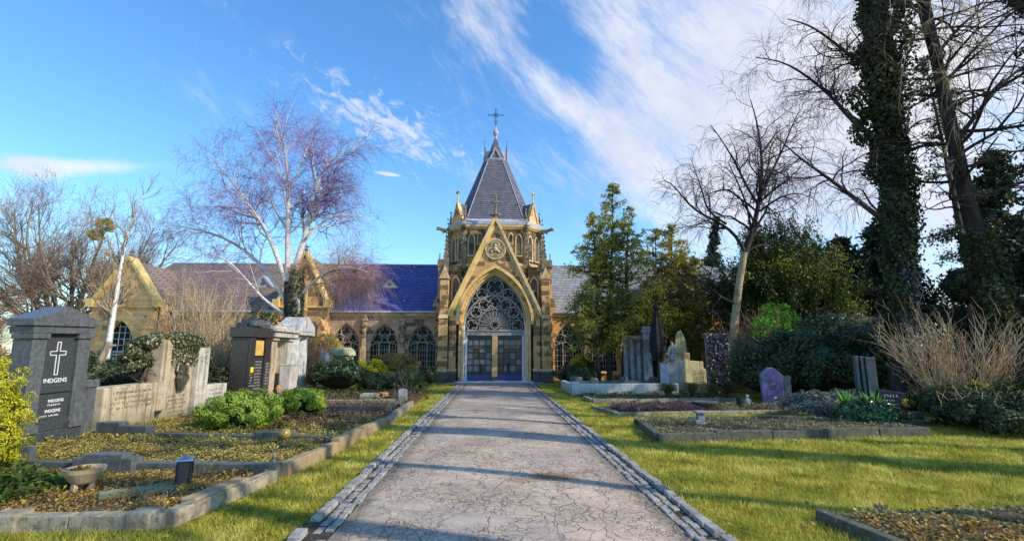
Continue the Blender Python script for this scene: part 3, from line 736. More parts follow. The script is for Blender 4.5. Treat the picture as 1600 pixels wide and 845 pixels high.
for k in range(11):
    am = pi*(k+0.5)/11; circ(b, 0.86*math.cos(am), FC+0.86*math.sin(am), 0.125, YT, 0.02, 6, 4, am-1.5, am+1.5)
b.build('fan_rib', 'tracery', fan)
b = MB()
circ(b, 0, FC, 1.80, YT-0.03, 0.042, 36, 4, 0.02, pi-0.02)
circ(b, 0, FC, 0.98, YT, 0.03, 30, 4, 0, pi)
for ad in (0, 27.5, 56, 86):
    for s in ((1,) if ad == 0 else (-1, 1)):
        a = pi/2+s*R_(ad); foil(b, 1.39*math.cos(a), FC+1.39*math.sin(a)-(0.0 if ad < 80 else 0.12), 0.335, YT, 3, a+pi, 0.03)
for ad in (14, 42, 70):
    for s in (-1, 1):
        a = pi/2+s*R_(ad); circ(b, 1.60*math.cos(a), FC+1.60*math.sin(a), 0.15, YT, 0.025, 14); circ(b, 1.13*math.cos(a), FC+1.13*math.sin(a), 0.10, YT, 0.02, 10)
foil(b, 0, 5.72, 0.50, YT-0.02, 4, pi/4, 0.038)
for s in (-1, 1):
    foil(b, s*0.80, 5.28, 0.33, YT-0.02, 3, pi/2, 0.032)
    circ(b, s*1.22, 4.86, 0.16, YT, 0.022, 12); circ(b, s*0.42, 5.22, 0.10, YT, 0.02, 12)
circ(b, 0, 6.24, 0.07, YT, 0.02, 8)
b.build('portal_tracery', 'tracery', chapel)
b = MB(); b.box(0, YT+0.02, 2.72, 3.62, 0.30, 0.34); b.box(0, YT-0.03, 2.98, 3.62, 0.3, 0.085); b.build('lintel', 'tracery', chapel, bevel=0.015)
b = MB(); b.box(0, YT+0.02, 0.28, 0.34, 0.34, 2.438); b.build('door_pier', 'sandlight', chapel, bevel=0.02)
b = MB(); b.box(0, YT+0.0, 0.0, 0.40, 0.40, 0.28); b.build('pier_base', 'plinth', chapel, bevel=0.02)
b = MB()
for s in (-1, 1): b.box(s*1.72, YT+0.02, 0, 0.13, 0.22, 2.718)
b.build_each('door_jamb', 'palestone', chapel, bevel=0.01)
b = MB(); b.box(0.0, 0.15, 0, 4.6, 0.9, 0.05); b.build('threshold', 'palestone', chapel, bevel=0.01)
for s in (-1, 1):
    dr = thing('door', None, None); dr.parent = chapel; dr.location = (s*0.915, YT+0.06, 0.05)
    W2 = 0.735
    b = MB(); b.box(0, 0.03, 0.0, 2*W2, 0.03, 2.66); b.build('door_glass', 'doorglass', dr)
    b = MB()
    cw = 2*W2/4
    g = random.Random(5+s)
    for i in range(4):
        for j in range(4):
            if g.random() < 0.45: b.box(-W2+cw*(i+0.5), 0.008, 0.55+j*0.37, cw*0.9, 0.01, 0.33)
        b.box(-W2+cw*(i+0.5), 0.008, 2.10, cw*0.93, 0.01, 0.33)
    b.build_each('pale_pane', 'panelight', dr)
    b = MB(); b.box(0.1*s, 0.004, 1.93, 0.95 if s > 0 else 0.5, 0.01, 0.13); b.build('ochre_pane', 'paneochre', dr)
    b = MB()
    for i in range(5): b.box(-W2+cw*i, -0.01, 0.36, 0.028, 0.04, 2.3)
    for z in (0.36, 0.92, 1.29, 1.66, 1.90, 2.08, 2.44, 2.64): b.box(0, -0.012, z, 2*W2, 0.04, 0.025)
    for i in range(14): b.box(-W2+2*W2*(i+0.5)/14, -0.014, 2.45, 0.02, 0.03, 0.19); b.box(-W2+2*W2*(i+0.5)/14, -0.014, 1.92, 0.02, 0.03, 0.17)
    for i in range(14): b.box(-W2+2*W2*(i+0.5)/14, -0.016, 0.36, 0.014, 0.03, 0.25, tx=0.3)
    b.box(-W2, -0.01, 0, 0.05, 0.06, 2.66); b.box(W2, -0.01, 0, 0.05, 0.06, 2.66)
    b.build('door_bars', 'iron', dr)
    b = MB(); b.box(0, -0.02, 0.02, 2*W2-0.05, 0.04, 0.34); b.build('kick_panel', 'bluepanel', dr)
    b = MB()
    for i in range(8):
        x = -W2+0.06+2*(W2-0.03)*i/8
        b.tube([(x, -0.05, 0.04), (x+0.17, -0.05, 0.34)], 0.010, 4); b.tube([(x+0.17, -0.05, 0.04), (x, -0.05, 0.34)], 0.010, 4)
    b.build('kick_lattice', 'iron', dr)
    b = MB(); b.box(-s*0.1, -0.06, 0.45, 0.13, 0.05, 0.42); b.lathe(-s*0.1, -0.08, [(0.035, 0.9), (0.05, 1.0), (0.02, 1.05)], 8); b.build('door_lock', 'iron', dr)

# --- big buttresses of the portal
def pinnacle(b, x, y, z0, w_, hs, ht):
    b.box(x, y, z0, w_, w_, hs)
    for rz in (0, pi/2):
        c, s_ = math.cos(rz), math.sin(rz)
    b.prism([(x-w_*0.6, z0+hs-0.02), (x+w_*0.6, z0+hs-0.02), (x, z0+hs+w_*1.1)], y-w_*0.55, y+w_*0.55)
    b.lathe(x, y, [(w_*0.5, z0+hs), (0.03, z0+hs+ht)], 4, pi/4)
    for k in range(5):
        t = (k+0.6)/5.4; r = w_*0.5*(1-t)+0.04
        for a in range(4): b.ball(x+r*math.cos(pi/4+a*pi/2)*1.0, y+r*math.sin(pi/4+a*pi/2), z0+hs+ht*t, 0.045, 5)
    b.ball(x, y, z0+hs+ht+0.03, 0.07, 6); b.box(x, y, z0+hs+ht-0.02, 0.16, 0.05, 0.05)
for s in (-1, 1):
    bt = thing('buttress', None, None); bt.parent = chapel
    X = s*3.06
    b = MB(); b.box(X, 0.35, 0.62, 0.54, 1.5, 3.1); b.box(X, 0.45, 3.72, 0.50, 1.3, 2.5)
    b.build('buttress_shaft', 'sand', bt, bevel=0.02)
    b = MB(); b.box(X, 0.30, 0, 0.70, 1.7, 0.62); b.build('buttress_base', 'plinth', bt, bevel=0.02)
    b = MB(); b.box(X, 0.30, 0.62, 0.66, 1.66, 0.14, tx=0.85, ty=0.93); b.box(X, 0.33, 1.25, 0.57, 1.54, 0.10, tx=0.96); b.box(X, 0.33, 3.70, 0.58, 1.56, 0.22, ty=0.88, tx=0.9)
    b.prism([(X-0.32, 6.1), (X+0.32, 6.1), (X, 6.85)], -0.25, 0.6); b.build_each('buttress_weathering', 'trim', bt, bevel=0.015)
    b = MB(); pinnacle(b, X-s*0.02, 0.45, 6.2, 0.30, 1.4, 1.5); b.build('buttress_pinnacle', 'trimdark', bt)
    # block between buttress and wing, with its own shoulder
    b = MB(); b.prism([(s*3.34, 0), (s*3.62, 0), (s*3.62, 4.1), (s*3.9, 4.5), (s*3.9, 4.62), (s*3.6, 5.3), (s*3.6, 7.1), (s*3.34, 7.1)][::s], 1.2, 2.4)
    b.build('tower_shoulder', 'sandgrey' if s < 0 else 'sand', chapel)
    b = MB(); b.box(s*3.42, 1.8, 7.1, 0.52, 1.3, 0.45, tx=0.8); b.lathe(s*3.55, 1.5, [(0.04, 7.5), (0.03, 7.95), (0.05, 8.0)], 5); b.build('shoulder_cap', 'trimdark', chapel)
# --- tower body: square with cut corners
TC = 3.80; TW, TF = 2.92, 1.95
def octo(W_, F_, z, cy=TC): return [(-F_, cy-W_, z), (F_, cy-W_, z), (W_, cy-F_, z), (W_, cy+F_, z), (F_, cy+W_, z), (-F_, cy+W_, z), (-W_, cy+F_, z), (-W_, cy-F_, z)]
b = MB(); b.loft([octo(TW, TF, 0.0), octo(TW, TF, 9.75)]); b.build('tower_wall', 'tower', chapel)
b = MB(); b.loft([octo(3.0, 2.0, 7.02), octo(3.06, 2.04, 7.12), octo(2.95, 1.97, 7.26)]); b.loft([octo(2.98, 1.99, 9.45), octo(3.08, 2.06, 9.62), octo(3.08, 2.06, 9.74)])
b.build('string_course', 'trim', chapel, bevel=0.01)
b = MB(); b.loft([octo(3.10, 2.06, 9.745), octo(3.10, 2.06, 9.93), octo(2.56, 1.90, 10.25)]); b.build('lead_flashing', 'lead', chapel, bevel=0.01)
# blind lancets and carved brackets on the tower faces
def blind(name, x, zb, zs, za, hw, y, par, rot=0, piv=None):
    b = MB(); b.prism(arch(hw*0.82, zs, za-0.04, 6, 0, zb+0.05), -0.02, 0.01)
    c = MB(); ring(c, arch(hw*1.2, zs, za+0.06, 6, 0, zb), arch(hw*0.82, zs, za-0.04, 6, 0, zb), -0.07, 0.01); c.box(0, -0.03, zb-0.07, hw*2.6, 0.12, 0.08)
    for m_, nm, mt in ((b, 'niche', 'plinth'), (c, 'niche_moulding', 'trim')):
        mm = Matrix.Translation((x, y, 0)) @ Matrix.Rotation(rot, 4, 'Z')
        m_.v = [tuple(mm @ Vector(p)) for p in m_.v]; m_.build(nm, mt, par)
for s in (-1, 1):
    blind('n', s*1.50, 7.75, 8.75, 9.15, 0.20, TC-TW-0.01, chapel); blind('n', s*0.98, 8.5, 8.95, 9.2, 0.14, TC-TW-0.01, chapel)
    mx, my = s*(TW+TF)/2, TC-(TW+TF)/2
    for dd in (-0.32, 0.32):
        blind('n', mx+dd*s*math.cos(pi/4)*1.0, 7.5, 8.6, 9.1, 0.2, my+dd*math.sin(pi/4)-0.0, chapel, s*pi/4)
    blind('n', s*2.43, 4.9, 5.9, 6.35, 0.24, 0.69, chapel)
b = MB()
for s in (-1, 1):
    b.box(s*2.45, 0.95, 4.0, 0.75, 0.5, 3.0)
b.build_each('portal_side_wall', 'tower', chapel)
# corner turrets with crockets on the tower
for s in (-1, 1):
    for (cx_, cy_) in ((s*TF, TC-TW), (s*TW, TC-TF)):
        b = MB(); b.lathe(cx_, cy_, [(0.19, 6.9), (0.19, 9.4), (0.24, 9.5), (0.24, 9.66), (0.15, 9.75), (0.02, 10.75)], 6)
        for k in range(11):
            z = 7.3+k*0.3
            for a in range(3): b.ball(cx_+0.2*math.cos(a*2.1+k+s), cy_+0.2*math.sin(a*2.1+k)-0.03, z, 0.07, 5)
        b.ball(cx_, cy_, 10.8, 0.07, 6)
        b.build('turret', 'trimdark', chapel)
    # gargoyles
    b = MB(); b.tube([(s*2.9, TC-TF-0.25, 9.42), (s*3.3, TC-TF-0.45, 9.50), (s*3.62, TC-TF-0.6, 9.56), (s*3.78, TC-TF-0.66, 9.48)], [0.16, 0.13, 0.10, 0.05], 6); b.ball(s*3.66, TC-TF-0.6, 9.6, 0.12, 6)
    for e in (-1, 1): b.tube([(s*3.3, TC-TF-0.45+e*0.1, 9.5), (s*3.4, TC-TF-0.5+e*0.24, 9.3)], [0.06, 0.03], 4)
    b.build('gargoyle', 'trimdark', chapel)
    b = MB(); b.tube([(s*TF*0.97, TC-TW-0.0, 9.48), (s*TF*1.0, TC-TW-0.4, 9.55), (s*TF*1.0, TC-TW-0.62, 9.50)], [0.16, 0.12, 0.07], 6); b.ball(s*TF, TC-TW-0.55, 9.58, 0.12, 6); b.build('gargoyle', 'trimdark', chapel)
    b = MB(); b.tube([(s*3.0, TC-TF-0.1, 7.3), (s*3.22, TC-TF-0.3, 7.34), (s*3.36, TC-TF-0.35, 7.30)], [0.12, 0.09, 0.04], 5); b.build('gargoyle', 'trimdark', chapel)
    # gablet over each cut corner
    for e in (-1, 1):
        rz = s*pi/4 if e < 0 else s*3*pi/4
        mx, my = s*(TW+TF)/2, TC+e*(TW+TF)/2
        mm = Matrix.Translation((mx, my, 0)) @ Matrix.Rotation(rz, 4, 'Z')
        gd = thing('corner_gablet', None, None); gd.parent = chapel
        b = MB(); b.prism([(-0.60, 9.7), (0.60, 9.7), (0, 11.35)], -0.05, 0.2); b.v = [tuple(mm @ Vector(p)) for p in b.v]; b.build('gablet_wall', 'sandlight', gd)
        b = MB(); b.prism([(-0.66, 9.68), (0, 11.42), (0, 11.20), (-0.52, 9.68)], -0.12, 0.0); b.prism([(0.66, 9.68), (0.52, 9.68), (0, 11.20), (0, 11.42)], -0.12, 0.0)
        b.lathe(0, -0.03, [(0.06, 11.3), (0.045, 11.9), (0.09, 11.95), (0.04, 12.0), (0.03, 12.3)], 6); b.box(0, -0.03, 12.02, 0.30, 0.07, 0.08); b.ball(-0.17, -.03, 12.06, .055, 5); b.ball(0.17, -.03, 12.06, .055, 5)
        b.v = [tuple(mm @ Vector(p)) for p in b.v]; b.build('gablet_coping', 'trim' if e < 0 else 'trimdark', gd)
        b = MB(); b.add([(-0.64, 0.201, 9.7), (0.64, 0.201, 9.7), (0, 0.201, 11.36), (-0.64, 1.9, 9.9), (0.64, 1.9, 9.9), (0, 1.9, 11.36)], [(0, 2, 5, 3), (1, 4, 5, 2), (0, 1, 2), (0, 3, 4, 1)])
        b.v = [tuple(mm @ Vector(p)) for p in b.v]; b.build('gablet_roof', 'slate', gd)
# spire
def octs(W_, F_, z): return octo(W_, F_, z, TC)
b = MB(); b.loft([octs(2.52, 1.86, 10.2), octs(0.82, 0.50, 15.0)]); b.build('spire_roof', 'slate', chapel)
b = MB()
for p, q_ in zip(octs(2.53, 1.87, 10.2), octs(0.83, 0.51, 15.0)): b.tube([p, q_], 0.035, 4)
b.build('spire_hip', 'lead', chapel)
b = MB(); b.loft([octs(0.84, 0.52, 14.96), octs(0.88, 0.56, 15.03), octs(0.82, 0.5, 15.12)]); b.build('crown_moulding', 'lead', chapel)
b = MB(); b.loft([octs(0.66, 0.42, 15.1), octs(0.36, 0.22, 16.05), octs(0.10, 0.07, 16.9)]); b.build('spirelet', 'slate', chapel)
for k in range(4):
    mm = Matrix.Translation((0, TC, 0)) @ Matrix.Rotation(k*pi/2, 4, 'Z')
    gd = thing('crown_gablet', None, None); gd.parent = chapel
    b = MB(); b.prism([(-0.30, 15.1), (0.30, 15.1), (0, 15.75)], -0.80, -0.3); b.v = [tuple(mm @ Vector(p)) for p in b.v]; b.build('gablet_louvre', 'slate', gd)
    b = MB(); b.prism([(-0.44, 15.08), (0, 16.0), (0, 15.78), (-0.33, 15.08)], -0.86, -0.3); b.prism([(0.44, 15.08), (0.33, 15.08), (0, 15.78), (0, 16.0)], -0.86, -0.3); b.box(0, -0.84, 15.08, 0.74, 0.06, 0.06)
    b.v = [tuple(mm @ Vector(p)) for p in b.v]; b.build('gablet_frame', 'lead', gd)
b = MB()
for s in (-1, 1):
    for e in (-1, 1): b.box(s*0.76, TC+e*0.50, 15.0, 0.10, 0.10, 1.0); b.lathe(s*0.80, TC+e*0.50, [(0.02, 16.0), (0.012, 16.45), (0.04, 16.5), (0.02, 16.55)], 5)
b.build('crown_post', 'slate', chapel)
b = MB(); b.lathe(0, TC, [(0.12, 16.75), (0.08, 17.05), (0.09, 17.12), (0.19, 17.25), (0.22, 17.42), (0.17, 17.58), (0.07, 17.66), (0.05, 17.9)], 12); b.build('spire_ball', 'lead', chapel, smooth=True)
b = MB()
b.tube([(0, TC, 17.8), (0, TC, 19.25)], 0.028, 5); b.tube([(-0.50, TC, 18.8), (0.50, TC, 18.8)], 0.024, 5)
circ(b, 0, 18.8, 0.17, TC, 0.016, 14)
for a in (pi/4, 3*pi/4): b.tube([(-0.24*math.cos(a), TC, 18.8-0.24*math.sin(a)), (0.24*math.cos(a), TC, 18.8+0.24*math.sin(a))], 0.014, 4)
for p in ((-0.5, 18.8), (0.5, 18.8), (0, 19.27)): b.ball(p[0], TC, p[1], 0.05, 6)
for s in (-1, 1): b.tube([(0, TC, 18.1), (s*0.12, TC, 18.2), (s*0.10, TC, 18.35), (0, TC, 18.3)], 0.014, 4)
b.build('spire_cross', 'iron', chapel)

# --- wings
WY = 2.1; EZ = 4.22; RY = 5.8; RZ = 8.0
def gothic_window(par, x, y, zb, zs, za, hw, tr=True, rz=0, lights=3, grid=False, mt='tracery'):
    wd = thing('window', None, None); wd.parent = par
    b = MB(); b.prism(arch(hw, zs, za, 10, x, zb), y+0.22, y+0.25); b.build('pane', 'glass', wd)
    b = MB(); ring(b, arch(hw+0.10, zs, za+0.12, 10, x, zb), arch(hw-0.02, zs, za-0.02, 10, x, zb), y-0.03, y+0.12); b.box(x, y+0.0, zb-0.12, 2*hw+0.3, 0.3, 0.12, ty=0.7); b.build('window_surround', 'trim', wd)
    b = MB(); r = 0.022
    if tr:
        zt = zs+(za-zs)*0.12; mx = hw*0.36
        for s in (-1, 1): b.box(x+s*mx, y+0.14, zb, 0.075, 0.10, zt-zb)
        # flattened rib over the lights
        A = [(x+hw*math.cos(a), y+0.14, zt-0.28+0.32*math.sin(a)) for a in np.linspace(0.05, pi-0.05, 12)]
        b.tube(A, 0.035, 4)
        foil(b, x, zt+(za-zt)*0.60, hw*0.40, y+0.14, 3, pi/2, 0.028)
        foil(b, x-hw*0.52, zt+0.28, hw*0.33, y+0.14, 3, pi/2, 0.024); foil(b, x+hw*0.52, zt+0.28, hw*0.33, y+0.14, 3, pi/2, 0.024)
        circ(b, x, zt+0.18, hw*0.2, y+0.14, 0.02, 10)
        A = arch(hw-0.04, zs, za-0.05, 10, x); b.tube([(p[0], y+0.14, p[1]) for p in A], 0.03, 4)
        b.build('window_tracery', mt, wd)
        b = MB()
        for k in (-0.78, -0.55, -0.18, 0, 0.18, 0.55, 0.78): b.box(x+hw*k, y+0.19, zb, 0.013, 0.015, zt-0.15-zb)
        z = zb+0.3
        while z < zt-0.2: b.box(x, y+0.19, z, 2*hw-0.05, 0.014, 0.013); z += 0.34
        b.build('glazing_bars', 'palebar', wd)
    else:
        for k in (-0.6, -0.2, 0.2, 0.6):
            xx = hw*k; ztop = zs+(za-zs)*(1-abs(k))**0.62 if True else zs
            b.box(x+xx, y+0.16, zb, 0.03, 0.03, ztop-zb-0.02)
        z = zb+0.25
        while z < za-0.2:
            wv = hw if z < zs else hw*max(0.1, (1-((z-zs)/(za-zs))**1.6)); b.box(x, y+0.16, z, 2*wv-0.03, 0.03, 0.028); z += 0.36
        if grid:
            for z in (zs-0.35, zs-0.55): b.box(x, y+0.14, z, 2*hw, 0.04, 0.04)
            for k in range(8): circ(b, x-hw+2*hw*(k+0.5)/8, zs-0.43, 0.075, y+0.14, 0.012, 8)
        b.build('glazing_bars', 'palebar', wd)
    return wd
def bracket(par, x, y, z0, z1):
    b = MB(); b.box(x, y-0.18, 0.0, 0.34, 0.36, z0); b.box(x, y-0.13, z0, 0.24, 0.26, z1-z0-0.35); b.prism([(x-0.2, z1-0.36), (x+0.2, z1-0.36), (x, z1+0.1)], y-0.3, y)
    o = b.build('pier', 'sandgrey', par, bevel=0.015)
    b = MB(); b.ball(x, y-0.30, z1-1.0, 0.13, 6, 1.5); b.box(x, y-0.24, z1-0.72, 0.30, 0.2, 0.10); b.box(x, y-0.24, z1-1.35, 0.24, 0.2, 0.12, tx=1.3); b.ball(x, y-0.22, z1-0.12, 0.12, 6); b.build('carved_bracket', 'trimdark', par)
gy = 1.0   # plane of the middle gable, local
for s in (-1, 1):
    wg = chapel
    if s < 0: segs = [(-9.42, 1), (-7.0, 1), (-4.6, 1)]; mt = 'sandgrey'
    else: segs = [(9.42, 1), (7.0, 1), (4.72, 1)]; mt = 'sand'
    # arcade wall between tower and middle gable
    b = MB()
    cuts = sorted([abs(x) for x, _ in segs]); edges = [3.4, (cuts[0]+cuts[1])/2, (cuts[1]+cuts[2])/2, 10.8]
    for i, c in enumerate(cuts):
        xl, xr = (edges[i], edges[i+1]) if s > 0 else (-edges[i+1], -edges[i])
        wall_with_arch(b, xl, xr, EZ, s*c, 0.88, 2.15, 3.58, 0, WY, WY+0.55, sill=0.55)
    b.build('arcade_wall', mt, wg)
    for c in cuts: gothic_window(wg, s*c, WY+0.05, 0.55, 2.15, 3.58, 0.88)
    for e in edges[1:3]: bracket(wg, s*e, WY, 2.0, 4.05)
    # outer wall up to the end transept
    b = MB(); oc = [14.6, 17.2]
    e2 = [13.1, 15.9, 20.4]
    for i, c in enumerate(oc):
        xl, xr = (e2[i], e2[i+1]) if s > 0 else (-e2[i+1], -e2[i])
        wall_with_arch(b, xl, xr, EZ, s*c, 0.88, 2.15, 3.58, 0, WY, WY+0.55, sill=0.55)
    b.build('arcade_wall', 'sand', wg)
    for c in oc: gothic_window(wg, s*c, WY+0.05, 0.55, 2.15, 3.58, 0.88)
    # roofs
    def roof(x0, x1, mt, rid0=0.0, rid1=0.0, name='wing_roof'):
        b = MB(); b.add([(x0, WY-0.18, EZ+0.05), (x1, WY-0.18, EZ+0.05), (x1-rid1, RY, RZ), (x0+rid0, RY, RZ), (x1, 2*RY-WY+0.18, EZ+0.05), (x0, 2*RY-WY+0.18, EZ+0.05)], [(0, 1, 2, 3), (2, 4, 5, 3), (0, 5, 4, 1), (0, 3, 5), (1, 4, 2)]); return b.build(name, mt, wg)
    if s < 0: roof(-10.9, -3.0, 'slateblue'); roof(-25.0, -10.9, 'slatebrown', 2.0, 0)
    else: roof(3.0, 25.0, 'slatesheen', 0, 2.0)
    b = MB(); b.box(s*13.0, RY, RZ-0.03, 20.0, 0.14, 0.08); b.build('ridge_cap', 'lead', wg)
    b = MB(); b.box(s*7.15, WY-0.22, EZ-0.02, 7.4, 0.16, 0.13); b.box(s*16.6, WY-0.22, EZ-0.02, 7.2, 0.16, 0.13); b.build_each('gutter', 'gutter', wg, bevel=0.02)
    b = MB(); b.box(s*7.15, WY-0.06, EZ-0.22, 7.4, 0.14, 0.2); b.box(s*16.6, WY-0.06, EZ-0.22, 7.2, 0.14, 0.2); b.build_each('cornice', 'trim', wg, bevel=0.02)
    # small triangular dormers
    for dx in (7.15, 15.6):
        zb = 6.05; sl = (RZ-EZ)/(RY-WY); yf = WY+(zb-EZ)/sl; d = thing('dormer', None, None); d.parent = wg
        b = MB(); b.prism([(s*dx-0.62, zb), (s*dx+0.62, zb), (s*dx, zb+0.62)], yf-0.12, yf+0.6); b.build('dormer_front', 'palestone' if s > 0 or dx < 10 else 'lead', d)
        b = MB(); b.prism([(s*dx-0.82, zb-0.05), (s*dx, zb+0.80), (s*dx, zb+0.64), (s*dx-0.64, zb-0.05)], yf-0.2, yf+0.85); b.prism([(s*dx+0.82, zb-0.05), (s*dx+0.64, zb-0.05), (s*dx, zb+0.64), (s*dx, zb+0.80)], yf-0.2, yf+0.85); b.build('dormer_roof', 'slateblue' if (s < 0 and dx < 10) else 'lead', d)
        b = MB(); b.lathe(0, 0, [(0.13, 0.0), (0.13, 0.03)], 14); b.v = [(s*dx+p[0], yf-0.125-p[2], zb+0.26+p[1]) for p in b.v]; b.build('dormer_vent', 'slate', d)
    if s < 0:
        b = MB(); g = random.Random(2)
        for z in (5.0, 7.7):
            for k in range(4):
                x = -9.6+k*1.9+g.uniform(-.1, .1); y = WY-0.18+(z-EZ)/((RZ-EZ)/(RY-WY)); b.box(x, y-0.12, z, 0.05, 0.12, 0.09)
        b.build_each('roof_hook', 'palebar', wg)
    # middle gable
    def gable_front(cx_, hw, zk, za, yf, win, lan, mat_, yb):
        tr_ = chapel
        b = MB(); wall_with_arch(b, cx_-hw, cx_+hw, 0, cx_+win[0], win[1], win[3], win[4], 0, yf, yf+0.5, sill=win[2], top=([(cx_-hw, zk), (cx_+win[0], za)], [(cx_+win[0], za), (cx_+hw, zk)]))
        b.build('transept_wall', mat_, tr_)
        gothic_window(tr_, cx_+win[0], yf+0.05, win[2], win[3], win[4], win[1], tr=False, grid=True)
        gothic_window(tr_, cx_+lan[0], yf-0.24, lan[2], lan[3], lan[4], lan[1], tr=False)
        b = MB()
        for e in (-1, 1):
            L = math.hypot(hw, za-zk); ux, uz = hw/L, (za-zk)/L
            q = lambda d, off: (cx_+e*(hw-ux*d+uz*off), zk+uz*d+ux*off)
            b.prism([q(-0.1, -0.02), q(L, -0.02), q(L+0.08, 0.15), q(-0.1, 0.15)], yf-0.12, yf+0.6)
            b.box(cx_+e*(hw+0.12), yf+0.15, zk-0.32, 0.42, 0.6, 0.5)
        b.box(cx_, yf-0.05, zk-0.34, 2*hw, 0.12, 0.10)
        b.build('transept_coping', 'yellowtrim' if s < 0 else 'trim', tr_, bevel=0.015)
        b = MB(); b.lathe(cx_, yf+0.1, [(0.13, za), (0.08, za+0.2), (0.15, za+0.28), (0.05, za+0.36), (0.04, za+0.62)], 6); b.box(cx_, yf+0.1, za+0.42, 0.34, 0.08, 0.09); b.build('transept_finial', 'trimdark', tr_)
        for e in (-1, 1):
            X = cx_+e*(hw-0.02); b = MB()
            b.box(X, yf-0.25, 0, 0.50, 0.8, 1.6); b.box(X, yf-0.16, 1.6, 0.42, 0.62, 1.5, tx=0.95); b.prism([(X-0.24, 3.08), (X+0.24, 3.08), (X, 3.7)], yf-0.5, yf+0.05); b.box(X, yf-0.28, 1.55, 0.52, 0.84, 0.16, ty=0.8, tx=0.85)
            b.build('transept_buttress', 'sandlight', tr_, bevel=0.02)
        b = MB(); b.add([(cx_-hw-0.1, yf+0.501, zk), (cx_+hw+0.1, yf+0.501, zk), (cx_, yf+0.501, za-0.05), (cx_-hw-0.1, yb, zk), (cx_+hw+0.1, yb, zk), (cx_, yb, za-0.05)], [(0, 2, 5, 3), (1, 4, 5, 2), (0, 1, 2), (0, 3, 4, 1)]); b.build('transept_roof', 'slatebrown' if s < 0 else 'slatesheen', tr_)
        b = MB(); b.box(cx_-hw+0.1, (yf+yb)/2+0.2, 0, 0.2, yb-yf-0.4, zk-0.02); b.box(cx_+hw-0.1, (yf+yb)/2+0.2, 0, 0.2, yb-yf-0.4, zk-0.02); b.build_each('transept_side_wall', mat_, tr_)
        return tr_
    gable_front(s*11.95-(-0.1), 1.42, 4.75, 7.8, gy, (0.0, 0.95, 0.5, 2.1, 3.75), (0.0, 0.26, 4.35, 5.35, 5.85), 'sand', WY+2.6)
    gable_front(s*22.15, 1.80, 4.7, 7.3, 0.6, (0.0, 0.82, 0.45, 2.1, 3.6), (-0.1, 0.26, 4.5, 5.5, 6.0), 'sandlight' if s < 0 else 'sand', WY+2.6)
    b = MB(); b.tube([(s*19.95, WY-0.28, 4.15), (s*19.35, WY-0.28, 0)], 0.05, 6); b.build('downpipe', 'lead', wg)

# ================================================================== GRAVES
def kerb_run(par, pts, w_, h, mat, seed=0, seg=0.9, name='kerb', bev=0.012, z0=-0.03, closed=False):
    """stone kerb along a polyline in world coordinates relative to par (par at origin rotation 0)"""
    r = random.Random(seed)
    ox, oy = par.location.x, par.location.y
    P = [Vector((a, b_)) for a, b_ in pts]
    if closed: P = P+[P[0]]
    for i in range(len(P)-1):
        a, c = P[i], P[i+1]; d = c-a; L = d.length; n = max(1, round(L/seg)); rz = math.atan2(d.y, d.x); 
        b = MB()
        for k in range(n):
            l = L/n; m = a+d*((k+0.5)/n); hh = h*r.uniform(0.9, 1.08)
            b.box(m.x-ox+r.uniform(-1, 1)*0.008, m.y-oy+r.uniform(-1, 1)*0.008, z0, l-0.012+(w_ if False else 0), w_*r.uniform(0.93, 1.05), hh-z0, rz=rz+r.gauss(0, 0.008), ty=0.94, tx=0.995)
        b.build_each(name, mat, par, bevel=bev)
def soil_bed(par, pts, z):
    ox, oy = par.location.x, par.location.y
    b = MB(); b.prism([(a-ox, c-oy) for a, c in pts], -0.02, z, axis='z'); b.build('soil_bed', 'soil', par)
def inside(P, poly):
    x, y = P[:, 0], P[:, 1]; r = np.zeros(len(P), bool); n = len(poly)
    for i in range(n):
        x0, y0 = poly[i]; x1, y1 = poly[i-1]
        c = ((y0 > y) != (y1 > y)) & (x < (x1-x0)*(y-y0)/((y1-y0)+1e-12)+x0); r ^= c
    return r
def scatter_poly(poly, n, g):
    p = np.array(poly); lo, hi = p.min(0), p.max(0); out = []
    tot = 0
    while tot < n:
        q = lo+(hi-lo)*g.random((n*2, 2)); q = q[inside(q, poly)]; out.append(q); tot += len(q)
    return np.concatenate(out)[:n]
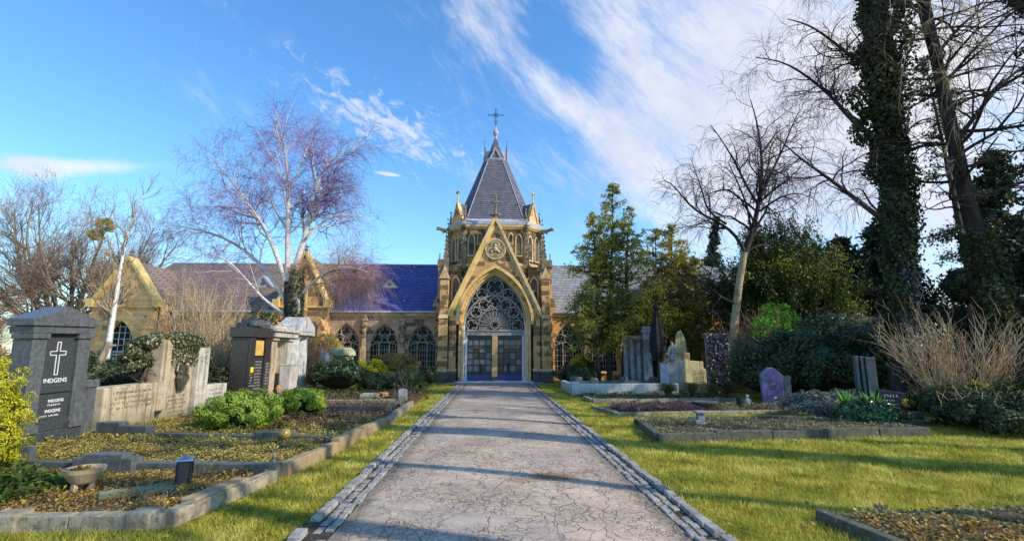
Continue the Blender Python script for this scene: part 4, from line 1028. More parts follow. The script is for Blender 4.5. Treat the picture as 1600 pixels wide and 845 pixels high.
def cover(poly, n, mat, size=0.035, z=0.06, h=0.06, name='ground_cover', label=None, seed=1, patch=True):
    g = np.random.default_rng(seed); q = scatter_poly(poly, n, g)
    hh = 0.5+0.5*np.sin(q[:, 0]*5.1+seed)*np.sin(q[:, 1]*4.3)
    if patch: nz_ = 0.5+0.3*np.sin(q[:, 0]*7.3+1.3*np.sin(q[:, 1]*5)+seed)+0.3*np.sin(q[:, 1]*8.7+1.9*np.sin(q[:, 0]*3.1)); k = g.random(len(q)) < np.clip(0.12+0.95*nz_, 0.1, 1); q, hh = q[k], hh[k]
    C = np.c_[q, z+h*g.random(len(q))*(0.5+hh)]
    D = norm(g.normal(size=C.shape)*np.array([1, 1, 0.45])+np.array([0, 0, 0.15])); Nn = norm(g.normal(size=C.shape)*0.55+np.array([0, 0, 1]))
    if patch:   # taller weeds and rosettes among the carpet
        nt_ = max(6, n//900); t = scatter_poly(poly, nt_, g); ii = g.integers(0, nt_, nt_*26); a = g.uniform(0, 2*pi, len(ii)); rr = g.uniform(0.0, 0.07, len(ii))
        C2 = np.c_[t[ii, 0]+np.cos(a)*rr, t[ii, 1]+np.sin(a)*rr, z+0.03+g.uniform(0.0, 0.10, len(ii))*(0.4+g.random(nt_)[ii])]; D2 = np.c_[np.cos(a), np.sin(a), g.uniform(0.3, 1.6, len(ii))]
        C = np.concatenate([C, C2]); D = np.concatenate([D, norm(D2)]); Nn = np.concatenate([Nn, norm(g.normal(size=C2.shape))])
        size = np.concatenate([np.full(len(q), size), np.full(len(C2), size*1.5)])
    o = link(name, np_mesh(name, *leaves(C, size, D, Nn, 0.55, g=g)), mat)
    return tag(o, label or 'low leafy ground cover on the grave beds', 'ground cover', kind='stuff')

# --- left, nearest plot (lichened kerb)
pA = thing('grave_plot', 'nearest left grave plot with thick lichened kerb around brown ground cover', 'grave plot', (-4.2, 6.2, 0))
kA = [(-9.5, 5.25), (-3.25, 5.30), (-2.98, 7.05)]
kerb_run(pA, kA, 0.16, 0.125, 'kerbold', 4, 0.85)
polyA = [(-9.5, 5.34), (-3.32, 5.38), (-3.06, 7.1), (-9.5, 7.35)]
soil_bed(pA, polyA, 0.07)
b = MB(); b.box(0.72, -0.88, -0.03, 0.24, 0.22, 0.18); b.box(-0.55, -0.92, -0.03, 0.28, 0.24, 0.185, rz=0.1); b.build_each('kerb_block', 'kerbold', pA, bevel=0.02)
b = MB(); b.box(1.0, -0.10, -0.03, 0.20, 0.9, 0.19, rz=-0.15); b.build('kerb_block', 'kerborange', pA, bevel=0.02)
b = MB(); b.box(0, 0, 0.07, 0.85, 0.33, 0.045, rz=0.62); b.v = [(x+0.08, y+0.05, z) for x, y, z in b.v]; b.build('name_slab', 'mossy', pA, bevel=0.01)
cover(polyA, 42000, 'coverbrown', 0.032, 0.07, 0.06, label='brown leafy ground cover inside the nearest left plot', seed=3)
cover([(-9.5, 5.5), (-5.2, 5.7), (-5.0, 6.9), (-9.5, 7.2)], 5000, 'covergreen', 0.10, 0.09, 0.13, label='green creeping plant between thuja and stone bowl', seed=5, patch=False)
# --- second plot with dark granite kerb (tomb with the cross)
pB = thing('grave_plot', 'left grave plot with dark stepped granite kerb before the pedimented black tomb', 'grave plot', (-5, 8.5, 0))
kerb_run(pB, [(-7.1, 7.45), (-2.92, 7.16)], 0.16, 0.19, 'granitegrey', 2, 1.9)
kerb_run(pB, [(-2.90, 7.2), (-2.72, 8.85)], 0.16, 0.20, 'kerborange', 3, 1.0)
kerb_run(pB, [(-7.9, 10.25), (-3.0, 9.42)], 0.15, 0.17, 'granitegrey', 2, 1.3)
b = MB(); b.box(-0.35, -1.22, 0.0, 0.85, 0.2, 0.27, rz=-0.07); b.box(-0.35, -1.22, 0.0, 0.55, 0.205, 0.32, rz=-0.07); b.box(-1.85, -1.05, 0, 0.5, 0.3, 0.36, rz=-0.07); b.box(0.95, 1.1, 0, 0.7, 0.2, 0.24, rz=-0.17); b.box(-2.2, 1.64, 0, 1.1, 0.2, 0.30, rz=-0.17); b.box(-2.5, 1.70, 0, 0.5, 0.22, 0.36, rz=-0.17)
b.build_each('stepped_kerb_block', 'granitegrey', pB, bevel=0.012)
polyB = [(-7.9, 7.5), (-3.0, 7.28), (-2.82, 9.0), (-3.05, 9.35), (-8.1, 10.2)]
soil_bed(pB, polyB, 0.09)
cover(polyB, 38000, 'cover', 0.033, 0.09, 0.06, label='yellow green ground cover before the pedimented black tomb', seed=7)
# --- third plot, in front of the sandstone memorial
pC = thing('grave_plot', 'left grave plot with sunlit ochre path side kerb before the sandstone memorial', 'grave plot', (-5, 11, 0))
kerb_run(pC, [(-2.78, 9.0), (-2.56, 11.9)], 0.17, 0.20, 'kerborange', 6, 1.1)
kerb_run(pC, [(-2.5, 12.0), (-2.6, 16.2)], 0.15, 0.18, 'kerbold', 8, 1.0)
polyC = [(-8.1, 10.35), (-3.0, 9.5), (-2.86, 9.1), (-2.66, 12.0), (-8.1, 12.6)]
soil_bed(pC, polyC, 0.08)
cover(polyC, 22000, 'cover', 0.045, 0.08, 0.08, label='yellowish ground cover around the two boxwoods', seed=9)
cover([(-5.2, 11.2), (-2.75, 10.6), (-2.66, 12.0), (-5.3, 12.6)], 5000, 'coverrust', 0.05, 0.1, 0.08, label='rusty low planting beside the sunlit ochre kerb', seed=10)
pD = thing('grave_plot', 'left grave plot with thin polished black kerb behind the second boxwood', 'grave plot', (-5, 15, 0))
kerb_run(pD, [(-8.0, 13.8), (-3.0, 13.75)], 0.13, 0.26, 'granite', 2, 2.6)
kerb_run(pD, [(-2.95, 13.8), (-2.85, 16.0)], 0.13, 0.22, 'kerbdark', 2, 1.1)
kerb_run(pD, [(-8.0, 16.3), (-2.9, 16.3)], 0.13, 0.2, 'kerbold', 2, 1.3)
polyD = [(-8.1, 12.7), (-2.7, 12.1), (-2.7, 20.5), (-8.1, 20.5)]
soil_bed(pD, polyD, 0.08)
cover(polyD, 22000, 'coverrust', 0.06, 0.08, 0.12, label='dry brown planting on the graves beyond the boxwoods', seed=11)
cover([(-8.1, 16), (-2.8, 16), (-2.9, 24), (-8.1, 24)], 9000, 'dark', 0.07, 0.1, 0.16, label='dark low evergreens on the far left graves', seed=12)
for (x, y, rz, w_, h, mt, lb) in ((-4.3, 17.6, 0.1, 0.7, 0.22, 'palemem', 'small pale slab lying on the far left grave'), (-3.05, 17.0, 0.3, 0.34, 0.40, 'greystone', 'short grey marker stone at the end of the left kerb')):
    t = MB(); t.box(0, 0, 0, w_, 0.25, h, tx=0.9); t.box(0, 0, h, w_*0.7, 0.2, 0.03); o = t.build('marker_stone', mt, None, bevel=0.02, loc=(x, y, 0.06)); o.rotation_euler = (0, 0, rz); tag(o, lb, 'marker stone')

# planter bowl
bw = thing('stone_bowl', 'round ribbed ochre stone bowl on small feet in the nearest left plot', 'planter', (-4.95, 6.38, 0.09)); bw.scale = (0.74, 0.74, 1.1)
b = MB(); n = 40
rings = []
for r, z in ((0.13, 0.05), (0.17, 0.07), (0.27, 0.17), (0.285, 0.215), (0.255, 0.215), (0.18, 0.13), (0.02, 0.12)):
    rings.append([((r+(0.010 if i % 2 and 0.15 < z < 0.2 or (i % 2 and z == 0.07) else 0))*math.cos(2*pi*i/n), (r)*math.sin(2*pi*i/n), z) for i in range(n)])
b.loft(rings); b.build('bowl_body', 'bowl', bw)
for a in (0.3, 2.4, 4.5):
    b = MB(); b.box(0.13*math.cos(a), 0.13*math.sin(a), -0.03, 0.08, 0.08, 0.10, rz=a, tx=0.8); b.build('bowl_foot', 'bowl', bw, bevel=0.01)
P, Nn = clumped(500, (0, 0, 0.17), (0.18, 0.18, 0.04), 12, 0.05, rng, 0); mesh_of('bowl_planting', leaves(P, 0.03, None, Nn), 'cover', bw)
# grave lantern
ln = thing('grave_lantern', 'black framed grave lantern with red candle glass behind the bowl', 'lantern', (-3.82, 6.48, 0.08), 0.35)
b = MB(); b.box(0, 0, -0.02, 0.20, 0.20, 0.05); b.build('lantern_base', 'iron', ln, bevel=0.006)
b = MB()
for a in (-1, 1):
    for c in (-1, 1): b.box(a*0.07, c*0.07, 0.03, 0.018, 0.018, 0.27)
b.box(-0.076, 0, 0.03, 0.006, 0.14, 0.27); b.build('lantern_frame', 'iron', ln)
b = MB(); b.box(0, 0, 0.30, 0.20, 0.20, 0.025, tx=0.9, ty=0.9); b.box(0, 0, 0.325, 0.13, 0.13, 0.03, tx=0.3, ty=0.3); b.build('lantern_roof', 'steel', ln, bevel=0.004)
b = MB(); b.lathe(0, 0, [(0.045, 0.03), (0.05, 0.08), (0.05, 0.22), (0.035, 0.25)], 12); b.build('candle', 'red', ln, smooth=True)
b = MB(); b.box(0.065, 0, 0.035, 0.004, 0.13, 0.26); b.box(0, -0.065, 0.035, 0.13, 0.004, 0.26); b.build('lantern_glass', glassy('smoky_lantern_glass', (0.10, 0.08, 0.08), 0.1), ln)
# amber dome lamp
dm = thing('dome_lamp', 'small amber glass dome lamp on a thin stem beside the granite kerb', 'grave lamp', (-3.72, 9.15, 0.08))
b = MB(); b.lathe(0, 0, [(0.06, 0), (0.06, 0.02), (0.015, 0.03), (0.015, 0.09), (0.05, 0.10)], 10); b.build('lamp_foot', 'steel', dm)
b = MB(); b.lathe(0, 0, [(0.05, 0.10), (0.10, 0.14), (0.115, 0.20), (0.08, 0.26), (0.005, 0.285)], 14); b.build('lamp_shade', 'amber', dm, smooth=True)
for (x, y, lb) in ((-3.15, 7.45, 'small clear candle glass on the corner of the granite kerb'), (-2.98, 9.5, 'little pale figurine at the end of the granite kerb')):
    b = MB(); b.lathe(0, 0, [(0.035, 0), (0.02, 0.05), (0.045, 0.09), (0.03, 0.16), (0.01, 0.2)], 8); o = b.build('candle_glass', 'greystone', None, loc=(x, y, 0.16)); o.scale = (0.7, 0.7, 0.6); tag(o, lb, 'candle glass')
b = MB(); b.lathe(0, 0, [(0.13, 0), (0.16, 0.14), (0.18, 0.15), (0.17, 0.17), (0.02, 0.15)], 12); tag(b.build('flower_pot', 'terra', None, loc=(-3.9, 18.0, 0.12)), 'low terracotta flower pot on the far left grave', 'flower pot')

# --- black tomb with cross and pediment
rz90 = pi/2
tb = thing('black_granite_tomb', 'tall polished black tomb with pediment, outlined white cross and the name INDGENS', 'tomb', (-8.05, 9.50, 0), rz90)
b = MB(); b.box(0, 0.24, 0, 1.32, 0.50, 0.30); b.box(0, 0.285, 0.3, 0.72, 0.41, 1.75); b.build('tomb_core', 'granite', tb, bevel=0.01)
for s in (-1, 1):
    b = MB(); b.box(s*0.50, 0.20, 0.301, 0.30, 0.42, 1.66); b.box(s*0.50, 0.18, 0.301, 0.34, 0.46, 0.14); b.box(s*0.50, 0.19, 1.962, 0.36, 0.48, 0.09); b.build('pilaster', 'granitegrey', tb, bevel=0.01)
    b = MB(); b.box(s*0.86, 0.28, 0, 0.42, 0.34, 1.0); b.box(s*0.87, 0.28, 1.001, 0.48, 0.40, 0.14); b.build('side_shoulder', 'granitegrey', tb, bevel=0.01)
b = MB(); b.box(0, 0.09, 0.98, 0.70, 0.10, 0.13); b.build('name_band', 'granite', tb, bevel=0.008)
b = MB(); b.box(0, 0.22, 2.055, 1.36, 0.52, 0.13); b.build('entablature', 'granitegrey', tb, bevel=0.01)
b = MB(); b.prism([(-0.74, 2.19), (0.74, 2.19), (0.74, 2.32), (0, 2.56), (-0.74, 2.32)], -0.08, 0.50); b.build('pediment', 'granitegrey', tb, bevel=0.012)
b = MB(); yf = 0.074
def bar(x0, z0, x1, z1): b.box((x0+x1)/2, yf, min(z0, z1)-0.006, abs(x1-x0)+0.012, 0.012, abs(z1-z0)+0.012)
P = [(-0.035, 1.30), (-0.035, 1.66), (-0.17, 1.66), (-0.17, 1.73), (-0.035, 1.73), (-0.035, 1.90), (0.035, 1.90), (0.035, 1.73), (0.17, 1.73), (0.17, 1.66), (0.035, 1.66), (0.035, 1.30)]
for i in range(len(P)): bar(*P[i-1], *P[i])
b.build('outlined_cross', 'white', tb)
text('name_lettering', 'INDGENS', 0.11, (0.01, 0.074, 1.16), 'white', tb, 1.1)
text('name_lettering', 'INDGENS', 0.08, (0.08, 0.074, 0.80), 'white', tb)
text('name_lettering', 'INDGENS', 0.08, (0.04, 0.074, 0.62), 'white', tb)
scribble('date_lettering', -0.1, 0.2, 0.77, 1, 0.06, 0.074, 'white', tb, 4); scribble('date_lettering', -0.28, 0.22, 0.58, 1, 0.06, 0.074, 'white', tb, 5)
tb.rotation_euler = (0, R_(-1.5), rz90-0.10); tb.scale = (0.86, 0.9, 1.0)

# --- sandstone memorial wall with carved figure
sm_ = thing('sandstone_memorial', 'broad weathered sandstone memorial wall with carved robed figure on its tall middle stele', 'memorial', (-8.15, 13.2, 0), rz90)
b = MB(); b.box(-1.60, 0.22, 0, 1.65, 0.40, 0.98); b.build('inscribed_wall', 'oldstone', sm_, bevel=0.03, jitter=0.012)
b = MB(); b.box(1.92, 0.28, 0, 1.2, 0.34, 0.78); b.build('inscribed_wall', 'palemem', sm_, bevel=0.02)
b = MB(); b.box(0.12, 0.30, 0, 1.15, 0.36, 1.95); b.build('stele', 'oldstone', sm_, bevel=0.02)
b = MB(); b.box(-0.62, 0.16, 0.30, 0.34, 0.34, 1.72); b.build('stele_pilaster', 'oldstone', sm_, bevel=0.02)
b = MB(); b.box(0.98, 0.24, 0.0, 0.52, 0.50, 1.85); b.build('stele_pilaster', 'palemem', sm_, bevel=0.02)
b = MB(); b.box(-1.6, 0.2, 0, 1.75, 0.5, 0.12); b.box(0.3, 0.2, 0, 1.9, 0.55, 0.10); b.build('stele_base', 'mossy', sm_, bevel=0.02)
scribble('worn_lettering', -2.25, -0.95, 0.86, 4, 0.11, 0.02, 'darkletter', sm_, 7)
scribble('worn_lettering', -0.3, 0.55, 0.62, 5, 0.10, 0.12, 'darkletter', sm_, 8)
scribble('worn_lettering', 1.5, 2.35, 0.66, 4, 0.12, 0.11, 'darkletter', sm_, 9)

def skinned(name, joints, bones, radii, mat, parent, sub=2, loc=None):
    me = bpy.data.meshes.new(name); me.from_pydata(joints, bones, []); o = link(name, me, mat, parent, loc)
    md = o.modifiers.new('skin', 'SKIN'); md.use_smooth_shade = True
    me.skin_vertices[0].data[0].use_root = True
    for i, r in enumerate(radii): me.skin_vertices[0].data[i].radius = (r, r) if not isinstance(r, tuple) else r
    ss = o.modifiers.new('sub', 'SUBSURF'); ss.levels = sub; ss.render_levels = sub
    return o
def make_skin_root():
    pass
# relief figure: bowed head, arms folded out at the elbows, long robe
J = [(0, 0, 1.12), (0, 0, 1.28), (0, 0, 1.42), (0, -0.03, 1.52), (0.02, -0.07, 1.60), (-0.13, 0, 1.41), (-0.22, -0.03, 1.22), (-0.07, -0.10, 1.16), (0.13, 0, 1.41), (0.22, -0.03, 1.22), (0.07, -0.10, 1.14), (0, 0, 0.95), (0, 0, 0.75)]
Bn = [(0, 1), (1, 2), (2, 3), (3, 4), (2, 5), (5, 6), (6, 7), (2, 8), (8, 9), (9, 10), (0, 11), (11, 12)]
me = bpy.data.meshes.new('carved_figure')
skinned('carved_figure', [(x+0.15, y+0.10, z) for x, y, z in J], Bn, [0.10, 0.10, 0.09, 0.045, 0.075, 0.055, 0.05, 0.035, 0.055, 0.05, 0.035, 0.12, 0.05], 'bronze', sm_)
b = MB()
for i, x in enumerate((-0.20, -0.13, -0.06, 0.02, 0.09, 0.16, 0.22)):
    b.tube([(0.15+x*0.6, 0.05, 1.24), (0.15+x*1.05, 0.03, 1.05), (0.15+x*0.45, 0.05, 0.72-0.03*(i % 2))], [0.03, 0.036, 0.014], 5)
b.build('carved_robe', 'bronze', sm_)
# --- ivy on the memorial
g = np.random.default_rng(21); iv = thing('ivy', 'ivy draped over the top of the sandstone memorial', 'ivy', (-8.3, 12.9, 0))
P1, N1 = clumped(9000, (-0.15, 0.38, 1.96), (0.28, 1.20, 0.19), 80, 0.15, g); P2, N2 = clumped(7000, (-0.35, -0.62, 1.42), (0.24, 0.36, 0.50), 50, 0.14, g)
P3 = np.c_[g.uniform(0.08, 0.16, 1500), g.uniform(-0.3, 1.5, 1500), 2.0-g.random(1500)**1.8*0.6]; N3 = np.tile((1.0, 0, 0.2), (1500, 1))
PP = np.concatenate([P1, P2, P3]); NN = np.concatenate([N1, N2, N3])
mesh_of('ivy_leaves', leaves(PP, 0.06, norm(g.normal(size=PP.shape)*0.6+np.array([0, 0, -0.6])), NN+0.4*g.normal(size=NN.shape), 0.8, g=g), 'ivy', iv)
P, Rr = limb([(0.0, -0.9, 0), (-0.1, -0.8, 1.2), (-0.1, 0.2, 2.0)], 0.04, 0.015); Q = spawn(P, Rr, 24, 0.2, 1, (0.1, 0.2), (30, 80), 6, 0.4, 0, 0.5, 0.005)
mesh_of('ivy_stem', merge([tubes(P, Rr, 5), tubes(*Q)]), 'barkdark', iv)
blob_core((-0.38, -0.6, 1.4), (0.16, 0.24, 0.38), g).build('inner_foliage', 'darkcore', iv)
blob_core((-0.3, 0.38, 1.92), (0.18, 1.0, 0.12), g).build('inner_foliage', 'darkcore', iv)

# --- second black tomb with crucifix
t2 = thing('black_crucifix_tomb', 'dark brown black granite tomb topped by a small cross, gilt portrait niche and pale lettering', 'tomb', (-8.1, 17.35, 0), rz90)
b = MB(); b.box(0, 0.3, 0, 1.55, 0.66, 0.3); b.box(0, 0.34, 0.3, 1.46, 0.56, 1.92); b.build('tomb_body', 'granitebrown', t2, bevel=0.015)
b = MB(); b.box(-0.60, 0.0, 0.3, 0.28, 0.10, 1.9); b.box(0.52, 0.0, 0.3, 0.42, 0.10, 1.9); b.box(-0.06, 0.03, 0.3, 0.68, 0.05, 1.25); b.build('inscribed_pier', 'granitebrown', t2, bevel=0.01)
b = MB(); b.box(0, 0.3, 2.221, 1.62, 0.74, 0.34); b.box(0, 0.3, 2.561, 1.3, 0.6, 0.16, tx=0.9); b.box(0, 0.3, 2.72, 0.9, 0.5, 0.14, tx=0.7); b.build('entablature', 'granitebrown', t2, bevel=0.015)
b = MB(); b.box(-0.3, 0.0, 2.58, 0.3, 0.25, 0.24); b.box(-0.6, 0.0, 2.58, 0.2, 0.22, 0.20)
b.build('scroll_block', 'granitegrey', t2, bevel=0.04)
b = MB()
for k in range(3): circ(b, 0.05+k*0.22, 2.72, 0.09, -0.03, 0.018, 12); b.ball(0.05+k*0.22, -0.03, 2.72, 0.035, 6)
b.box(0.28, 0.0, 2.58, 0.72, 0.08, 0.03); b.build('iron_ornament', 'steel', t2)
b = MB(); b.box(0, 0.3, 2.86, 0.12, 0.14, 0.46); b.box(0, 0.3, 3.10, 0.36, 0.13, 0.12); b.build('cross', 'granitebrown', t2, bevel=0.02)
b = MB(); b.box(-0.06, -0.0, 1.60, 0.56, 0.04, 0.52); b.build('portrait_niche', 'gold', t2, bevel=0.02)
b = MB(); b.box(-0.60, -0.062, 1.05, 0.17, 0.02, 0.18); b.build('yellow_plaque', 'yellow', t2)
scribble('pale_lettering', -0.36, 0.22, 1.42, 10, 0.10, -0.002, 'greyletter', t2, 11); scribble('pale_lettering', 0.36, 0.68, 1.35, 8, 0.10, -0.056, 'greyletter', t2, 12); scribble('pale_lettering', -0.7, -0.5, 1.0, 5, 0.09, -0.056, 'greyletter', t2, 13)
# --- stone portico tomb
t3 = thing('stone_portico_tomb', 'ochre and grey stone tomb with heavy cornice and open niche beside the brown black tomb', 'tomb', (-8.15, 19.25, 0), rz90)
b = MB(); b.box(0, 0.55, 0, 1.9, 0.4, 2.1); b.build('back_wall', 'oldstone', t3, bevel=0.02)
for s in (-1, 1): b = MB(); b.box(s*0.72, 0.18, 0.25, 0.42, 0.4, 1.9); b.box(s*0.72, 0.16, 0, 0.5, 0.5, 0.26); b.box(s*0.72, 0.16, 2.151, 0.5, 0.5, 0.12); b.build('pillar', 'palemem' if s > 0 else 'oldstone', t3, bevel=0.02)
b = MB(); b.box(0, 0.3, 2.28, 2.1, 0.95, 0.2); b.box(0, 0.3, 2.481, 2.25, 1.1, 0.12); b.box(0, 0.3, 2.602, 1.7, 0.8, 0.10); b.build('cornice', 'palemem', t3, bevel=0.02)
b = MB(); b.box(-0.1, -0.35, 0, 0.75, 0.4, 1.22); b.box(-0.1, -0.35, 1.221, 0.78, 0.44, 0.06); b.build('front_block', 'palemem', t3, bevel=0.02)
b = MB(); b.lathe(-0.55, -0.2, [(0.07, 0.25), (0.10, 0.4), (0.05, 0.52)], 8); b.build('vase', 'terra', t3)
# --- two column tomb
t4 = thing('two_column_tomb', 'pale grey tomb of two fat columns carrying a small stone pediment', 'tomb', (-8.2, 21.5, 0), rz90)
for s in (-1, 1):
    b = MB(); b.lathe(s*0.42, 0.3, [(0.36, 0), (0.36, 0.2), (0.29, 0.28), (0.30, 1.6), (0.26, 2.25), (0.34, 2.36), (0.38, 2.44)], 16); b.build('column', 'marble', t4, smooth=False)
b = MB(); b.box(0, 0.7, 0, 1.5, 0.2, 2.4); b.build('back_slab', 'greystone', t4)
b = MB(); b.box(0, 0.35, 2.441, 1.75, 1.0, 0.14); b.prism([(-0.87, 2.59), (0.87, 2.59), (0.80, 2.85), (0, 3.25), (-0.80, 2.85)], -0.15, 0.85); b.build('pediment', 'marble', t4, bevel=0.02)
b = MB(); b.box(0, 0.3, -0.02, 1.9, 1.1, 0.24); b.box(0.25, -0.35, 0.22, 0.36, 0.3, 0.38); b.build('tomb_step', 'palemem', t4, bevel=0.02)
# --- angel statue
an = thing('angel_statue', 'grey white statue of a winged robed figure beside the two column tomb', 'statue', (-8.1, 24.2, 0.0), rz90)
b = MB(); b.box(0, 0, 0, 0.7, 0.6, 0.35); b.build('pedestal', 'palemem', an, bevel=0.02)
b = MB(); b.loft([[(r*math.cos(a)*(1+0.10*math.sin(6*a+z)), r*0.8*math.sin(a)*(1+0.10*math.sin(6*a+z)), z) for a in np.linspace(0, 2*pi, 24, endpoint=False)] for r, z in ((0.30, 0.35), (0.27, 0.6), (0.22, 0.95), (0.17, 1.2))]); b.build('robe', 'marble', an, smooth=True)
skinned('statue_body', [(0, 0, 1.1), (0, 0, 1.35), (0, -0.01, 1.52), (0.0, -0.03, 1.62), (0.02, -0.07, 1.74), (-0.16, 0, 1.50), (-0.22, -0.05, 1.25), (-0.06, -0.20, 1.28), (0.16, 0, 1.50), (0.22, -0.05, 1.25), (0.06, -0.20, 1.32)], [(0, 1), (1, 2), (2, 3), (3, 4), (2, 5), (5, 6), (6, 7), (2, 8), (8, 9), (9, 10)], [0.17, 0.14, 0.12, 0.05, 0.10, 0.07, 0.06, 0.04, 0.07, 0.06, 0.04], 'marble', an)
for s in (-1, 1):
    b = MB(); b.prism([(s*0.05, 1.1), (s*0.10, 1.55), (s*0.24, 1.92), (s*0.33, 1.7), (s*0.30, 1.2), (s*0.2, 0.8)][::s], 0.12, 0.17); b.build('wing', 'marble', an, bevel=0.02)
# --- arched mossy headstone
t5 = thing('arched_headstone', 'small mossy headstone with segmental arched cap behind the dark shrubs', 'headstone', (-7.7, 25.5, 0), rz90-0.35)
b = MB(); b.box(0, 0, 0, 1.0, 0.5, 1.55); b.build('headstone_body', 'mossy', t5, bevel=0.02)
b = MB(); b.prism([(-0.62, 1.55)]+[(0.62*math.cos(a), 1.62+0.36*math.sin(a)) for a in np.linspace(pi, 0, 12)]+[(0.62, 1.55)], -0.34, 0.34); b.build('arched_cap', 'mossy', t5, bevel=0.015)
for s in (-1, 1): b = MB(); b.lathe(s*0.36, -0.30, [(0.08, 0.3), (0.07, 1.45), (0.1, 1.5)], 8); b.build('column', 'mossy', t5)
# left odd pieces
b = MB(); b.box(0, 0, 0, 0.8, 0.3, 0.75); b.ball(0, 0, 0.75, 0.38, 12, 0.6, 1, 0.4); o = b.build('headstone', 'marble', None, bevel=0.03, loc=(-15.2, 20.0, 0)); tag(o, 'rounded white headstone between the black tomb and the end gable', 'headstone')
b = MB(); b.tube([(0, 0, -0.1), (0.15, 0.05, 1.0), (0.42, 0.1, 2.05)], [0.13, 0.12, 0.10], 8); b.tube([(0.36, 0.1, 1.9), (0.62, 0.12, 1.95)], [0.07, 0.04], 6); o = b.build('leaning_post', 'barkgrey', None, loc=(-13.1, 16.5, 0)); tag(o, 'thick leaning cut trunk behind the sandstone memorial', 'tree stump')

# ================================================================== RIGHT SIDE GRAVES
pE = thing('grave_plot', 'right rectangular grave plot with dark lichened kerb and short stone post', 'grave plot', (6, 10.4, 0))
kerb_run(pE, [(3.42, 11.25), (3.22, 9.62), (9.2, 10.2)], 0.14, 0.17, 'kerbdark', 5, 1.3)
kerb_run(pE, [(9.2, 10.2), (9.0, 12.2), (3.42, 11.9)], 0.12, 0.15, 'kerbdark', 7, 1.3)
polyE = [(3.48, 11.2), (3.3, 9.72), (9.1, 10.28), (8.95, 12.1), (3.48, 11.85)]
soil_bed(pE, polyE, 0.10); cover(polyE, 22000, 'covergrey', 0.04, 0.10, 0.05, label='grey green ground cover inside the right lichened plot', seed=31)
b = MB(); b.box(-1.3, 0.65, 0.1, 0.26, 0.24, 0.06); b.box(-1.3, 0.65, 0.16, 0.15, 0.14, 0.20); b.box(-1.3, 0.65, 0.36, 0.24, 0.22, 0.05); b.box(-1.42, 0.60, 0.1, 0.10, 0.10, 0.12, rz=0.4); b.build('stone_post', 'greystone', pE, bevel=0.012)
pF = thing('grave_plot', 'right grave plot of low heather behind the lichened plot', 'grave plot', (5.5, 14.4, 0))
kerb_run(pF, [(3.15, 15.4), (3.45, 13.6), (8.5, 13.9), (9.3, 15.6)], 0.12, 0.09, 'kerbold', 9, 1.2)
polyF = [(3.3, 15.4), (3.55, 13.7), (8.4, 14.0), (9.0, 15.6), (6, 16.2)]
soil_bed(pF, polyF, 0.06)
g = np.random.default_rng(5)
q = scatter_poly([(3.6, 15.0), (3.7, 13.9), (6.4, 14.2), (6.3, 15.3)], 14000, g); C = np.c_[q, 0.06+g.random(len(q))*0.2*(0.7+0.3*np.sin(q[:, 0]*9)*np.sin(q[:, 1]*8))]
tag(link('heather', np_mesh('heather', *leaves(C, 0.07, norm(g.normal(size=C.shape)*0.5+np.array([0, 0, 1])), None, 0.25, g=g)), 'heather'), 'low purplish heather on the right plot', 'heather', kind='stuff')
cover([(6.3, 14.1), (8.4, 14.1), (9.0, 15.6), (6.3, 16.1)], 6000, 'covergrey', 0.05, 0.06, 0.08, label='low grey green planting before the violet headstone', seed=33)
b = MB(); b.lathe(0, 0, [(0.12, 0), (0.30, 0.10), (0.36, 0.17), (0.36, 0.20), (0.30, 0.20), (0.02, 0.14)], 14); tag(b.build('planter_bowl', 'granitegrey', None, loc=(6.35, 14.5, 0.08)), 'low dark grey bowl at the end of the heather', 'planter')
b = MB(); b.lathe(0, 0, [(0.08, 0), (0.10, 0.28), (0.11, 0.30), (0.02, 0.30)], 10); tag(b.build('grave_vase', 'iron', None, loc=(7.6, 14.9, 0.05)), 'small black cylindrical vase left of the violet headstone', 'vase')
for x, y, lb in ((8.1, 15.4, 'small pale kneeling figurine left of the violet headstone'), (8.55, 14.6, 'small pale figurine at the foot of the violet headstone')):
    b = MB(); b.lathe(0, 0, [(0.12, 0), (0.10, 0.10), (0.06, 0.2), (0.03, 0.24)], 8); b.ball(0.01, 0, 0.28, 0.055, 8); b.tube([(0.05, 0, 0.2), (0.1, -0.06, 0.14)], 0.02, 5); tag(b.build('figurine', 'marble', None, loc=(x, y, 0.06)), lb, 'figurine')
# near right plot
pG = thing('grave_plot', 'nearest right grave bed with grey stone kerb at the lawn corner', 'grave plot', (4, 4.6, 0))
kerb_run(pG, [(3.42, 5.22), (3.68, 3.4)], 0.13, 0.10, 'kerbdark', 12, 1.1); kerb_run(pG, [(3.42, 5.24), (8.5, 5.5)], 0.08, 0.02, 'kerbdark', 13, 1.1)
polyG = [(3.48, 5.2), (3.74, 3.0), (9, 3.0), (9, 5.5)]
soil_bed(pG, polyG, 0.05); cover(polyG, 26000, 'covergrey', 0.04, 0.05, 0.05, label='dull ground cover of the nearest right bed', seed=35)
cover([(3.6, 5.1), (3.8, 3.3), (5.2, 3.3), (5.2, 5.0)], 6000, 'coverbrown', 0.045, 0.06, 0.05, label='brown leaves on the nearest right bed', seed=36)
